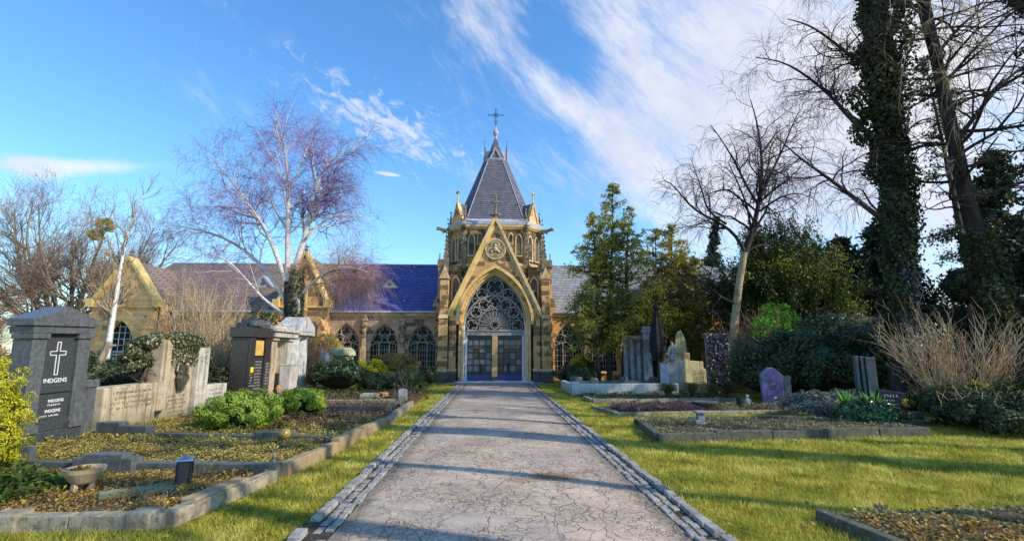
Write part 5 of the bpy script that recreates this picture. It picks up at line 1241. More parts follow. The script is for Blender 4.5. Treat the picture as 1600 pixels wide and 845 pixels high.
# white low wall
ww = thing('white_grave_wall', 'low whitewashed grave surround wall with end post on the right', 'grave surround', (5.5, 20.0, 0))
b = MB(); b.box(0.0, 0, 0, 4.3, 0.22, 0.46); b.box(-2.12, 1.7, 0, 0.2, 3.2, 0.42); b.build('surround_wall', 'whitewall', ww, bevel=0.02)
b = MB(); b.box(-2.10, -0.02, 0, 0.34, 0.34, 0.54); b.build('end_post', 'whitewall', ww, bevel=0.02)
kerb_run(ww, [(3.45, 18.2), (3.5, 17.1), (9.2, 17.2)], 0.16, 0.12, 'kerbold', 15, 1.1)
polyH = [(3.3, 19.6), (3.5, 17.2), (9.2, 17.3), (9.2, 19.8)]
cover(polyH, 9000, 'dark', 0.06, 0.0, 0.16, label='dark low plants in front of the white wall', seed=37)
cover(polyH, 7000, 'covergrey', 0.06, 0.0, 0.14, label='grey low plants in front of the white wall', seed=38)
for i, (x, y) in enumerate(((6.6, 18.3), (7.6, 18.5), (8.3, 18.3), (9.0, 18.6))):
    dg_ = thing('ornamental_grass', 'tuft of dry tan ornamental grass before the yellow headstone', 'ornamental grass', (x, y, 0), 0, 'dry grass tufts')
    P = np.zeros((700, 5, 3)); a = rng.uniform(0, 2*pi, 700); rr = rng.uniform(0.05, 0.5, 700); hh = rng.uniform(0.3, 0.6, 700)
    for k in range(5):
        t = k/4; P[:, k, 0] = np.cos(a)*rr*t**1.4; P[:, k, 1] = np.sin(a)*rr*t**1.4; P[:, k, 2] = hh*math.sin(t*2.0)*1.0
    mesh_of('grass_blades', tubes(P, np.full((700, 5), 0.006)*np.linspace(1, 0.4, 5)), 'drygrass', dg_)
# dark low border with posts
br_ = thing('dark_stone_border', 'low dark stone border with round topped posts before the chapel wing', 'grave surround', (4.2, 22.6, 0))
b = MB(); b.box(2.2, 0, 0, 5.0, 0.25, 0.42); b.box(-0.2, 1.4, 0, 0.25, 3.0, 0.4); b.build('border_wall', 'granitegrey', br_, bevel=0.02)
for i, (x, y) in enumerate(((-0.2, 0), (0.35, -0.8), (-0.2, 1.6), (1.9, 0), (3.3, 0))):
    b = MB(); b.box(x, y, 0, 0.34, 0.34, 0.55); b.ball(x, y, 0.55, 0.19, 8, 0.4); b.build('post', 'granitegrey', br_, bevel=0.02)
# grey monument with fluted piers
gm = thing('grey_pillared_monument', 'dark grey stone monument of upright fluted piers left of the folded dark parasol', 'monument', (7.15, 23.6, 0), -0.2)
b = MB(); b.box(-0.05, 0.3, 0.2, 1.0, 0.3, 2.1); b.build('monument_body', 'greystone', gm)
for x in (-0.62, -0.30, 0.02): b = MB(); b.box(x, 0.05, 0.2, 0.18, 0.25, 2.15); b.build('pier', 'greystone', gm, bevel=0.02)
b = MB(); b.box(0.42, 0.05, 0.2, 0.42, 0.5, 2.45); b.box(0.42, 0.05, 2.65, 0.52, 0.6, 0.2); b.box(0.42, 0.05, 2.86, 0.44, 0.5, 0.12); b.build('corner_pier', 'greystone', gm, bevel=0.02)
b = MB(); b.box(-0.3, 0.1, 2.351, 0.95, 0.45, 0.18); b.build('capping', 'greystone', gm, bevel=0.02)
b = MB(); b.box(0, 0.1, 0, 1.7, 0.9, 0.2); b.build('monument_base', 'greystone', gm, bevel=0.02)
# dark teardrop: a folded black parasol
ps = thing('folded_parasol', 'folded black parasol, teardrop shaped with a pointed finial, beside the white monument', 'parasol', (7.45, 21.6, 0))
b = MB(); b.lathe(0, 0, [(0.035, 0), (0.035, 1.4)], 8); b.build('parasol_pole', 'iron', ps)
b = MB(); n = 16
rings = []
for r, z in ((0.06, 1.42), (0.22, 1.5), (0.33, 1.75), (0.34, 2.1), (0.27, 2.7), (0.15, 3.3), (0.07, 3.6), (0.12, 3.68), (0.12, 3.75), (0.05, 3.85), (0.012, 4.15)):
    rings.append([(r*(1+(0.10 if i % 2 else -0.08))*math.cos(2*pi*i/n), r*(1+(0.10 if i % 2 else -0.08))*math.sin(2*pi*i/n), z) for i in range(n)])
b.loft(rings); b.build('parasol_cloth', plain('black_cloth', (0.008, 0.008, 0.01), (0.02, 0.02, 0.022), 8, 0.8, 0.2), ps)
b = MB(); b.lathe(0, 0, [(0.3, 0), (0.3, 0.06), (0.06, 0.10)], 12); b.build('parasol_foot', 'granitegrey', ps)
# white monument with seated figure
wm = thing('white_figure_monument', 'white monument with a seated mourning figure and inscribed tablet right of the parasol', 'monument', (8.35, 22.2, 0), -0.25)
b = MB(); b.box(0.15, 0.3, 0, 1.1, 0.5, 1.35); b.build('monument_block', 'whitewall', wm, bevel=0.03)
b = MB(); b.prism([(0.0, 1.35), (0.70, 1.35), (0.62, 2.3), (0.45, 2.75), (0.25, 2.65), (0.12, 2.0)], 0.25, 0.55); b.build('back_slab', 'yellowstone', wm, bevel=0.03)
b = MB(); b.box(-0.42, -0.05, 0, 0.42, 0.3, 1.25); b.build('tablet_block', 'whitewall', wm, bevel=0.02)
b = MB(); b.box(-0.42, -0.21, 0.3, 0.32, 0.03, 0.85); b.build('inscribed_tablet', 'blue_white', wm)
scribble('tablet_lettering', -0.54, -0.3, 1.08, 7, 0.10, -0.232, 'greyletter', wm, 17)
skinned('seated_figure', [(0.05, 0.1, 1.45), (0.0, 0.1, 1.75), (0.0, 0.08, 1.98), (-0.02, 0.05, 2.08), (-0.05, 0.0, 2.2), (-0.12, 0.02, 1.95), (-0.2, -0.05, 1.72), (-0.28, -0.12, 1.55), (0.14, 0.1, 1.95), (0.2, 0, 1.75), (0.05, -0.12, 1.68), (-0.12, -0.15, 1.5), (-0.3, -0.2, 1.32), (-0.36, -0.2, 1.22)],
        [(0, 1), (1, 2), (2, 3), (3, 4), (2, 5), (5, 6), (6, 7), (2, 8), (8, 9), (9, 10), (0, 11), (11, 12), (12, 13)], [0.18, 0.13, 0.12, 0.05, 0.10, 0.07, 0.055, 0.04, 0.07, 0.055, 0.04, 0.13, 0.10, 0.05], 'marble', wm)
# yellow headstone pair
yh = thing('yellow_headstone', 'stepped yellow stone headstone with a red emblem and carved names', 'headstone', (8.55, 20.4, 0), -0.05)
b = MB(); b.box(-0.32, 0, 0, 0.22, 0.3, 1.45); b.build('headstone_post', 'yellowstone', yh, bevel=0.015)
b = MB(); b.box(-0.32, 0, 1.452, 0.24, 0.32, 0.26); b.build('red_cap', 'kerborange', yh, bevel=0.015)
b = MB(); b.box(-0.32, -0.165, 1.53, 0.12, 0.012, 0.12); b.build('emblem', 'terra', yh)
b = MB(); b.prism([(-0.2, 0), (0.46, 0), (0.46, 1.02), (0.36, 1.06), (0.36, 1.34), (-0.2, 1.38)], -0.1, 0.12); b.build('headstone_body', 'yellowstone', yh, bevel=0.02)
scribble('carved_lettering', -0.1, 0.1, 0.98, 8, 0.09, -0.102, 'darkletter', yh, 18); scribble('carved_lettering', 0.17, 0.38, 0.98, 8, 0.09, -0.102, 'darkletter', yh, 19)
# ivy covered tall stone
ish = thing('ivy_covered_headstone', 'tall headstone buried under dusty grey ivy right of the yellow headstone', 'headstone', (9.65, 20.6, 0), -0.05)
b = MB(); b.box(0, 0.05, 0, 0.80, 0.35, 2.35); b.build('headstone_body', 'greystone', ish, bevel=0.03)
b = MB(); b.box(0.1, -0.14, 0.55, 0.5, 0.05, 0.35); b.build('stone_tablet', 'granitegrey', ish, bevel=0.02)
g = np.random.default_rng(8); n = 3400
C = np.c_[g.uniform(-0.48, 0.48, n), g.uniform(-0.24, -0.12, n), 2.45*g.random(n)**0.85]; C = C[~((C[:, 2] < 0.95) & (C[:, 0] > -0.25) & (g.random(n) < 0.85))]
C2 = np.c_[g.uniform(-0.48, 0.48, 900), g.uniform(-0.2, 0.3, 900), 2.35+0.15*g.random(900)]; C = np.concatenate([C, C2])
mesh_of('ivy_leaves', leaves(C, 0.10, norm(g.normal(size=C.shape)+np.array([0, 0, -0.6])), norm(g.normal(size=C.shape)*0.5+np.array([0, -1, 0.2])), 0.8, g=g), 'ivygrey', ish)
# violet headstone
vh = thing('violet_headstone', 'violet grey headstone with a wavy top and carved emblem before the dark hedge', 'headstone', (9.12, 15.7, 0), -0.25); vh.scale = (0.74, 0.9, 1.0)
A = [(-0.42, 0), (0.42, 0), (0.45, 1.00)]+[(0.45-0.9*t, 1.02+0.16*math.sin(pi*(t*1.3-0.15))*(1 if t > 0 else 1)+0.10*t) for t in np.linspace(0.05, 0.92, 9)]+[(-0.47, 0.98)]
b = MB(); b.prism(A, -0.11, 0.11); b.build('headstone_body', 'purple', vh, bevel=0.03)
b = MB(); b.box(-0.05, -0.12, 0.80, 0.34, 0.015, 0.025); b.box(-0.05, -0.12, 0.72, 0.025, 0.015, 0.18); b.tube([(-0.25, -0.115, 0.84), (-0.05, -0.115, 0.74), (0.15, -0.115, 0.84)], 0.012, 4); b.build('carved_emblem', 'granitegrey', vh)
scribble('carved_lettering', -0.28, 0.2, 0.66, 2, 0.08, -0.113, 'granitegrey', vh, 20)
b = MB(); b.box(0.62, 0.1, 0, 0.3, 0.25, 0.96, ty=0.9); b.build('side_stone', 'granitegrey', vh, bevel=0.02)
b = MB(); b.lathe(0, 0, [(0.10, 0), (0.13, 0.18), (0.10, 0.30), (0.04, 0.33)], 10); tag(b.build('blue_lantern', 'bluep', None, loc=(10.05, 15.3, 0.05)), 'blue glass lantern right of the violet headstone', 'lantern')
b = MB(); b.lathe(0, 0, [(0.10, 0), (0.13, 0.16), (0.14, 0.17), (0.02, 0.15)], 10); b.ball(0, 0, 0.18, 0.09, 8, 0.6); tag(b.build('yellow_pot', 'yellow', None, loc=(9.85, 14.7, 0.03)), 'small yellow flower pot below the blue lantern', 'flower pot')
# three-bar monument with two inscribed blocks
tm = thing('triple_pillar_headstone', 'dark headstone of three upright bars between two inscribed slanted blocks', 'headstone', (10.75, 13.6, 0), -0.30)
for i, (x, mt, wd) in enumerate(((-0.27, 'granitegrey', 0.085), (-0.13, 'granitegrey', 0.085), (0.06, 'granitegrey', 0.24))):
    b = MB(); b.box(x, 0.05, 0, wd, 0.20 if i < 2 else 0.28, 1.62-0.02*i); b.build('upright_bar', mt, tm, bevel=0.012)
for s in (-1, 1):
    b = MB(); b.prism([(s*0.0-(0.42 if s < 0 else -0.10), 0), (s*0.78, 0), (s*0.78, 0.60), (s*0.12-(0.28 if s < 0 else 0), 0.70)][::s], -0.16, 0.10); b.build('inscribed_block', 'granite', tm, bevel=0.015)
scribble('worn_name', -0.74, -0.46, 0.56, 1, 0.14, -0.166, 'white', tm, 24); scribble('worn_name', 0.24, 0.60, 0.56, 1, 0.15, -0.166, 'white', tm, 25)
scribble('date_lettering', 0.22, 0.62, 0.42, 3, 0.10, -0.166, 'white', tm, 22); scribble('date_lettering', -0.75, -0.45, 0.42, 1, 0.09, -0.166, 'white', tm, 23)
b = MB(); b.lathe(0, 0, [(0.10, 0), (0.16, 0.14), (0.17, 0.3), (0.12, 0.35), (0.02, 0.33)], 10); tag(b.build('grave_vase', 'granitegrey', None, loc=(12.25, 13.6, 0.35)), 'dark round vase right of the three bar headstone', 'vase')
b = MB(); b.box(0, 0, 0, 1.3, 0.5, 0.14); b.box(0, 0.1, 0.14, 0.9, 0.35, 0.14); tag(b.build('stone_step', 'kerbdark', None, bevel=0.02, loc=(9.9, 11.6, 0)), 'dark stone step at the end of the lichened kerb', 'stone step')
b = MB(); b.box(0, 0, 0, 0.34, 0.3, 2.6, tx=0.85); b.tube([(0.35, 0, 0), (0.25, 0, 1.3), (0.3, 0, 2.3)], [0.09, 0.07, 0.05], 6); tag(b.build('tall_grave_post', 'kerborange', None, bevel=0.02, loc=(11.2, 22.4, 0)), 'tall reddish stone post right of the ivy covered headstone', 'stone post')
b = MB(); b.box(0, 0, 0, 1.5, 0.25, 0.75, tx=0.9); b.box(-0.8, 0.1, 0, 0.18, 0.2, 1.1); tag(b.build('half_hidden_headstone', 'palemem', None, bevel=0.03, loc=(14.7, 13.9, 0)), 'low pale headstone half hidden behind the tan shoots', 'headstone')

# ================================================================== TREES
def px_limb(pts, Y, r0, r1, K=12, dy=0.0):
    """limb traced on the photo; dy drifts in depth along it"""
    P = [at(x, y, Y+dy*i/(len(pts)-1)) for i, (x, y) in enumerate(pts)]
    return limb(P, r0, r1, K)
def finish_tree(root, trunk, limbs, twigs, off, mt, ml, mw, sides=7):
    o = np.asarray(off)
    t = mesh_of('trunk', merge([tubes(p, r, 10) for p, r in trunk]), mt, root, o)
    t.data.polygons.foreach_set('use_smooth', np.ones(len(t.data.polygons), bool))
    l = mesh_of('branches', merge([tubes(p, r, 5) for p, r in limbs]), ml, root, o)
    l.data.polygons.foreach_set('use_smooth', np.ones(len(l.data.polygons), bool))
    mesh_of('crown_twigs', merge([tubes(p, r, 3) for p, r in twigs]), mw, root, o)

# --- big weeping birch on the left
YB = 24.5
base = at(452, 598, YB); base[2] = 0
root = thing('birch_tree', 'tall white stemmed weeping birch with violet twigs before the left chapel wing', 'tree', base)
tr1 = limb([base+(0, 0, -0.1), at(452, 540, YB), at(453, 480, YB), at(452, 440, YB)], 0.34, 0.26, 10)
mains = [px_limb([(450, 450), (449, 400), (449, 350), (451, 290), (446, 240), (438, 205), (432, 185)], YB, 0.17, 0.03, 14, -0.5),
         px_limb([(452, 455), (462, 410), (480, 365), (485, 320), (492, 290), (508, 260), (540, 230), (558, 225)], YB, 0.20, 0.03, 14, 0.8),
         px_limb([(448, 450), (440, 420), (425, 380), (405, 340), (383, 310), (355, 275), (330, 245)], YB, 0.15, 0.025, 14, -0.8),
         px_limb([(446, 470), (430, 440), (400, 405), (380, 388), (345, 368), (310, 358), (270, 352)], YB, 0.12, 0.02, 12, 0.6),
         px_limb([(447, 492), (425, 478), (405, 462), (380, 430), (350, 400), (320, 398)], YB, 0.09, 0.02, 12, -0.7),
         px_limb([(455, 470), (466, 462), (468, 492), (452, 500)], YB-0.2, 0.09, 0.06, 10, 0),
         px_limb([(466, 465), (488, 440), (515, 420), (545, 415), (575, 425)], YB, 0.08, 0.02, 12, -0.6),
         px_limb([(480, 372), (505, 345), (530, 335), (560, 335), (580, 345)], YB, 0.08, 0.02, 12, 0.8),
         px_limb([(484, 325), (510, 300), (535, 290), (558, 300)], YB, 0.06, 0.015, 10, -0.8),
         px_limb([(405, 342), (375, 335), (345, 320), (320, 325)], YB, 0.06, 0.015, 10, 0.8),
         px_limb([(451, 300), (470, 260), (480, 230), (488, 212)], YB, 0.06, 0.015, 10, 0.7),
         px_limb([(449, 360), (425, 320), (410, 275), (397, 240)], YB, 0.07, 0.015, 12, 1.0)]
MP = [m for m in mains if True]
P = np.concatenate([resample(m[0][0], 12)[None] for m in MP]); R = np.stack([np.interp(np.linspace(0, 1, 12), np.linspace(0, 1, m[1].shape[1]), m[1][0]) for m in MP])
l2 = spawn(P, R, 150, 0.3, 1.0, (0.28, 0.5), (25, 60), 8, 0.16, 0.08, 0.45, 0.012, 0.3, lenbias=0.7)
l3 = spawn(*l2, 800, 0.15, 1.0, (0.35, 0.7), (25, 65), 7, 0.2, -0.08, 0.5, 0.006, 0.4, lenbias=1.0)
tw = spawn(*l3, 4800, 0.2, 1.0, None, (20, 75), 7, 0.13, -0.42, 0.5, 0.0044, 0.5, absl=(0.5, 1.5))
tw2 = spawn(*l2, 1000, 0.3, 1.0, None, (20, 75), 7, 0.13, -0.42, 0.5, 0.0044, 0.5, absl=(0.5, 1.6))
tw3 = spawn(*tw, 4200, 0.2, 1.0, None, (15, 50), 4, 0.15, -0.3, 0.7, 0.004, 0.6, absl=(0.2, 0.6))
finish_tree(root, [tr1], mains+[l2], [l3, tw, tw2, tw3], base, 'barkdark', 'barkbirchlimb', 'twigviolet')
g = np.random.default_rng(4)
n = 2600; t = g.random(n); C = np.array(base)+np.c_[np.zeros(n), np.zeros(n), t*6.0]+norm(g.normal(size=(n, 3))*np.array([1, 1, 0.1]))*(0.38-0.1*t[:, None])*g.uniform(0.9, 1.35, (n, 1))
mesh_of('trunk_ivy', leaves(C, 0.13, norm(g.normal(size=C.shape)+np.array([0, 0, -0.5])), C-np.array(base)*1.0-np.c_[np.zeros(n), np.zeros(n), t*6]+0.3*g.normal(size=C.shape)*0.3, 0.8, g=g), 'ivy', root, base)

# --- drooping pinkish low twigs of the birch in front of the arcade (belongs to the right lower limbs)
ml_ = [px_limb([(466, 462), (500, 428), (540, 418), (572, 424)], YB+0.4, 0.05, 0.02, 10, -0.5), px_limb([(470, 450), (510, 440), (545, 440), (570, 450)], YB+0.2, 0.04, 0.015, 10, -0.3)]
P, R = catl(ml_); d1 = spawn(P, R, 60, 0.25, 1, (0.2, 0.5), (30, 80), 6, 0.25, -0.1, 0.5, 0.008)
d2 = spawn(*d1, 1500, 0.2, 1.0, None, (20, 80), 8, 0.14, -0.5, 0.6, 0.0055, 0.5, absl=(0.7, 2.6))
mesh_of('hanging_twigs', merge([tubes(P, R, 4), tubes(*d1), tubes(*d2)]), 'twigpink', root, base)

# --- distant spreading trees, far left
def spread_tree(name, label, base, height, rad, n_main, g, mt, mw, lean=(0, 0), r0=0.3, n2=120, n3=900, n4=5000, group=None, tl=(0.4, 1.1), fork=0.18, up=0.07):
    root = thing(name, label, 'tree', base, 0, group); base = np.array(base, float)
    fz = height*fork
    tr_ = limb([base+(0, 0, -0.1), base+(lean[0]*0.2, lean[1]*0.2, fz*0.6), base+(lean[0]*0.4, lean[1]*0.4, fz)], r0, r0*0.75, 8)
    top = base+np.array((lean[0]*0.4, lean[1]*0.4, fz)); mains = []
    for i in range(n_main):
        a = 2*pi*(i+g.uniform(-0.3, 0.3))/n_main; q = g.uniform(0.35, 1.0); hh = height*(1-0.35*q*q)
        e = base+np.array((lean[0]+math.cos(a)*rad*q, lean[1]+math.sin(a)*rad*q*0.8, hh))
        m1 = top+(e-top)*0.33+np.array((math.cos(a), math.sin(a), 0))*rad*0.10+g.normal(size=3)*0.25
        m2 = top+(e-top)*0.66+np.array((math.cos(a), math.sin(a), 0))*rad*0.10+g.normal(size=3)*0.35
        mains.append(limb([top-(0, 0, 0.2), m1, m2, e], r0*0.5, 0.03, 12))
    P, R = catl(mains)
    l2 = spawn(P, R, n2, 0.2, 1, (0.25, 0.5), (25, 60), 8, 0.18, up, 0.5, 0.012, 0.3, r_=g)
    l3 = spawn(*l2, n3, 0.2, 1, (0.35, 0.7), (25, 60), 6, 0.2, up, 0.5, 0.009, 0.4, r_=g)
    tw = spawn(*l3, n4, 0.15, 1, None, (20, 60), 5, 0.2, up*0.5, 0.6, 0.007, 0.5, absl=tl, r_=g)
    finish_tree(root, [tr_], mains+[l2], [l3, tw], base, mt, mt, mw)
    return root
g = np.random.default_rng(11)
spread_tree('bare_tree', 'wide bare many limbed tree with mistletoe on the far left skyline', (-31.5, 37, 0), 13.2, 8.6, 14, g, 'barkgrey', 'twigbrown', r0=0.42, n2=240, n3=2600, n4=13000, tl=(0.4, 1.2))
spread_tree('bare_tree', 'lower bare tree with russet twigs at the left edge behind the black tomb', (-36, 32, 0), 7.2, 5.5, 8, np.random.default_rng(12), 'barkgrey', 'twigpink', r0=0.25, n2=80, n3=700, n4=4500)
for (px, py, r, lb) in ((165, 352, 0.52, 'upper mistletoe ball in the bare left tree'), (150, 367, 0.46, 'lower mistletoe ball in the bare left tree')):
    c = at(px, py, 34); o = thing('mistletoe', lb, 'mistletoe', c)
    P, Nn = clumped(2200, (0, 0, 0), (r*0.9, r*0.8, r*0.7), 40, r*0.4, rng, -1); mesh_of('mistletoe_leaves', leaves(P, 0.10, Nn, None, 0.4), 'mistle', o)
# thin white birch at left
YT_ = 23.0
b0 = at(158, 596, YT_); b0[2] = 0
root = thing('slender_birch', 'slender leaning white birch before the end gable of the left wing', 'tree', b0)
trk = limb([b0-(0, 0, 0.1), at(164, 570, YT_), at(174, 510, YT_), at(182, 460, YT_), at(189, 415, YT_), at(197, 370, YT_), at(210, 330, YT_), at(228, 300, YT_)], 0.16, 0.015, 16)
s2 = spawn(*trk, 46, 0.3, 1.0, (0.12, 0.28), (20, 55), 7, 0.15, 0.18, 0.4, 0.009)
s3 = spawn(*s2, 420, 0.15, 1.0, (0.3, 0.7), (20, 50), 6, 0.18, 0.06, 0.6, 0.006)
finish_tree(root, [trk], [s2], [s3], b0, 'barkbirch', 'barkgrey', 'twigtan')

# --- tan coppice shrubs
def shoots(name, label, base, n, height, spreadx, spready, mat, g, lean=(0, 0), rad=0.012, curve=0.25, n2=3, cat='shrub', grav=0):
    root = thing(name, label, cat, base)
    K = 8; a = g.uniform(-1, 1, (n, 2)); H_ = height*g.uniform(0.6, 1.0, n)*(1-0.25*np.abs(a[:, 0])**2)
    P = np.zeros((n, K, 3)); st = g.normal(size=(n, 2))*0.30*np.array([spreadx, spready])
    for k in range(K):
        t = k/(K-1); P[:, k, 0] = st[:, 0]+a[:, 0]*spreadx*(t**(1+curve))+lean[0]*t; P[:, k, 1] = st[:, 1]+a[:, 1]*spready*t**(1+curve)+lean[1]*t; P[:, k, 2] = H_*(t-grav*t*t)
        P[:, k] += g.normal(size=(n, 3))*0.03*(k > 0)
    P += np.cumsum(g.normal(size=(n, K, 3))*np.array([1, 1, 0.5])*0.045*height/3.5, axis=1)
    R = rad*g.uniform(0.6, 1.3, (n, 1))*np.linspace(1, 0.35, K)[None]
    tw = spawn(P, R, n*n2, 0.25, 1.0, (0.15, 0.4), (20, 55), 5, 0.15, 0.12, 0.6, 0.005, r_=g)
    mesh_of('shoots', merge([tubes(P, R, 4), tubes(*tw)]), mat, root)
    return root
g = np.random.default_rng(31)
shoots('coppice_shrub', 'tall fan of bare tan shoots behind the sandstone memorial', (-10.9, 18.8, 0), 260, 4.6, 1.45, 1.0, 'twigtan', g, rad=0.015, n2=5)
shoots('coppice_shrub', 'lower tangle of tan shoots left of the black crucifix tomb', (-9.7, 17.6, 0), 130, 2.7, 0.8, 0.6, 'twigtan', g, rad=0.012, n2=5)
shoots('bare_shrub', 'orange brown bare shrub in front of the left transept gable', (-12.3, 23.5, 0), 260, 3.6, 2.0, 1.2, 'twigpink', g, rad=0.012, n2=7)
shoots('bare_shrub', 'pinkish bare shrub growing under the hanging birch twigs', (-9.4, 26.5, 0), 160, 3.2, 1.2, 0.9, 'twigpink', g, rad=0.011, n2=7)
shrub('laurel_bush', 'sunlit olive laurel bush above the black crucifix tomb', 'shrub', (-10.7, 22.5, 0), (1.7, 1.2, 1.75), 'yew', 6500, 0.17, 70, 0.35, up=-0.3)
shrub('dark_shrub', 'dark evergreen bush between the sandstone memorial and the black crucifix tomb', 'shrub', (-9.9, 16.3, 0), (1.1, 0.9, 0.75), 'ivydark', 5000, 0.10, 60)
shrub('dark_shrub', 'dark ivy thicket left of the sandstone memorial', 'shrub', (-11.2, 13.8, 0), (1.6, 0.8, 0.75), 'ivydark', 6000, 0.09, 60)
shrub('golden_shrub', 'bright yellow green bush between the black pedimented tomb and the leaning trunk', 'shrub', (-15.3, 17.0, 0), (1.4, 0.9, 0.70), 'forsythia', 6000, 0.09, 60)
shrub('low_conifer', 'flat green conifer above the golden bush on the left', 'shrub', (-14.9, 17.9, 0), (1.6, 0.9, 0.95), 'dark', 5000, 0.12, 50)
shrub('golden_thuja', 'golden green thuja hedge at the left edge of the near plot', 'hedge', (-7.0, 7.0, 0), (0.50, 0.5, 0.95), 'thuja', 46000, 0.045, 420, 0.10, asp=0.3, up=0.9, core=0.84, zc=0.55, zmin=-1)
shrub('boxwood', 'bright green boxwood in front of the sandstone memorial, the larger one', 'shrub', (-5.6, 11.3, 0.05), (0.82, 0.75, 0.42), 'box', 20000, 0.05, 150, 0.13, core=0.78, zc=0.33, zmin=-0.7)
shrub('boxwood', 'bright green rounded boxwood in front of the black crucifix tomb', 'shrub', (-5.0, 13.45, 0.05), (0.55, 0.52, 0.40), 'box', 13000, 0.05, 100, 0.11, core=0.78, zc=0.33, zmin=-0.7)
shrub('rhododendron', 'dark rounded evergreen bush right of the angel statue', 'shrub', (-6.6, 21.5, 0), (1.25, 0.9, 0.72), 'dark', 9000, 0.10, 80, 0.25)
shrub('gold_topped_shrub', 'yellow topped evergreen shrub left of the brown bush', 'shrub', (-5.6, 22.6, 0.45), (0.85, 0.7, 0.45), 'forsythia', 6500, 0.07, 70, 0.18)
shrub('dark_ball_shrub', 'dark rounded shrub under the yellow topped one', 'shrub', (-5.2, 21.9, 0), (0.95, 0.7, 0.42), 'dark', 6500, 0.08, 70)
shrub('brown_shrub', 'brown leaved bush before the arcade windows', 'shrub', (-4.55, 23.6, 0.7), (0.95, 0.75, 0.48), 'brownleaf', 6500, 0.08, 70, 0.2)
shoots('twiggy_shrub', 'fan of thin stems under the brown leaved bush', (-4.5, 23.4, 0), 50, 1.3, 0.7, 0.5, 'twigtan', g, n2=3)
shrub('flowering_shrub', 'small salmon flowered azalea at the foot of the brown bush', 'shrub', (-4.6, 22.0, 0), (0.36, 0.3, 0.30), 'pinkflower', 1600, 0.06, 24)
shrub('euonymus', 'mixed green bush with pale stems beside the lawn end', 'shrub', (-3.75, 22.2, 0), (0.6, 0.5, 0.52), 'covergreen', 4200, 0.07, 50)
shoots('twiggy_shrub', 'pale bare stems in the green bush beside the lawn end', (-3.75, 21.9, 0), 50, 1.25, 0.6, 0.4, 'twigtan', g, n2=4)
shrub('box_hedge', 'small dark clipped hedge block against the portal buttress', 'hedge', (-3.35, 26.7, 0), (0.45, 0.5, 0.45), 'dark', 4000, 0.07, 60)
shrub('yellow_shrub', 'yellowish bush beside the arched mossy headstone', 'shrub', (-9.2, 27.5, 0), (1.0, 0.8, 1.45), 'hemlockgold', 4200, 0.13, 50)
# right bushes
shrub('clipped_hedge', 'dark clipped rounded hedge right of the portal', 'hedge', (4.35, 24.9, 0), (1.15, 0.9, 0.52), 'dark', 9000, 0.08, 100)
shrub('sunlit_shrub', 'sunlit light green shrub under the right arcade window', 'shrub', (5.0, 27.0, 0), (0.9, 0.6, 0.75), 'hemlockgold', 3500, 0.11, 40)
shrub('rhododendron_thicket', 'big dark rhododendron thicket behind the violet headstone', 'shrub', (13.0, 17.5, 0), (3.9, 1.9, 1.55), 'dark', 34000, 0.13, 260, 0.42, zc=1.25, core=0.85)
shrub('rhododendron_thicket', 'lower dark thicket left behind the violet headstone', 'shrub', (10.8, 17.9, 0), (1.8, 1.3, 0.95), 'dark', 12000, 0.12, 120, 0.35, core=0.85)
shrub('grey_tipped_shrub', 'grey green shrub crowning the rhododendron thicket', 'shrub', (13.6, 17.8, 1.5), (2.3, 1.2, 0.75), 'covergrey', 7500, 0.09, 90, 0.35, core=0.5, stem=False)
shrub('bright_green_shrub', 'fresh bright green bush above the dark thicket', 'shrub', (12.3, 20.6, 1.1), (1.05, 0.7, 1.3), 'brightgreen', 2600, 0.15, 30, 0.38, asp=0.35, up=0.7, core=0)
shoots('tan_bush', 'pinkish tan twiggy bush right of the right birch', (11.8, 21.0, 0), 240, 3.7, 1.3, 0.8, 'twigpink', g, rad=0.01, n2=6)
shoots('forsythia_bush', 'arching tangle of tan shoots between the ivy clad trunk and the leaning trunk', (13.1, 13.7, 0), 90, 3.5, 1.1, 0.7, 'twigtan', g, rad=0.013, n2=5, lean=(-0.7, -0.2), grav=0.12)
shoots('forsythia_bush', 'arching tan shoots leaning right in front of the big trunk', (13.9, 13.6, 0), 90, 3.4, 1.2, 0.7, 'twigtan', g, rad=0.012, n2=5, lean=(0.9, -0.2), grav=0.15)
shrub('golden_undergrowth', 'golden leafy undergrowth at the foot of the tan shoots', 'shrub', (13.4, 13.0, 0), (1.8, 0.7, 0.42), 'hemlockgold', 5000, 0.08, 60, core=0.7)
shrub('juniper', 'spreading grey green juniper on the right plot', 'shrub', (8.9, 12.9, 0), (1.05, 0.8, 0.31), 'juniper', 12000, 0.08, 120, 0.18, asp=0.3)
shrub('cherry_laurel', 'glossy dark laurel with green tips before the three bar headstone', 'shrub', (9.15, 11.7, 0), (0.62, 0.5, 0.25), 'laurel', 4500, 0.14, 60, 0.2, asp=0.35, up=0.5)
for i, (x, y) in enumerate(((8.75, 11.9), (9.1, 11.5))):
    lf_ = thing('yucca', 'spiky bright green leaves rising out of the laurel, '+('left' if i == 0 else 'right')+' tuft', 'plant', (x, y, 0.35))
    P = np.zeros((26, 5, 3)); a = rng.uniform(0, 2*pi, 26); rr = rng.uniform(0.1, 0.3, 26); hh = rng.uniform(0.25, 0.5, 26)
    for k in range(5):
        t = k/4; P[:, k, 0] = np.cos(a)*rr*t; P[:, k, 1] = np.sin(a)*rr*t; P[:, k, 2] = hh*t
    mesh_of('spiky_leaves', tubes(P, np.full((26, 5), 0.016)*np.array([1, 1, 0.9, 0.6, 0.15])), 'brightgreen', lf_)
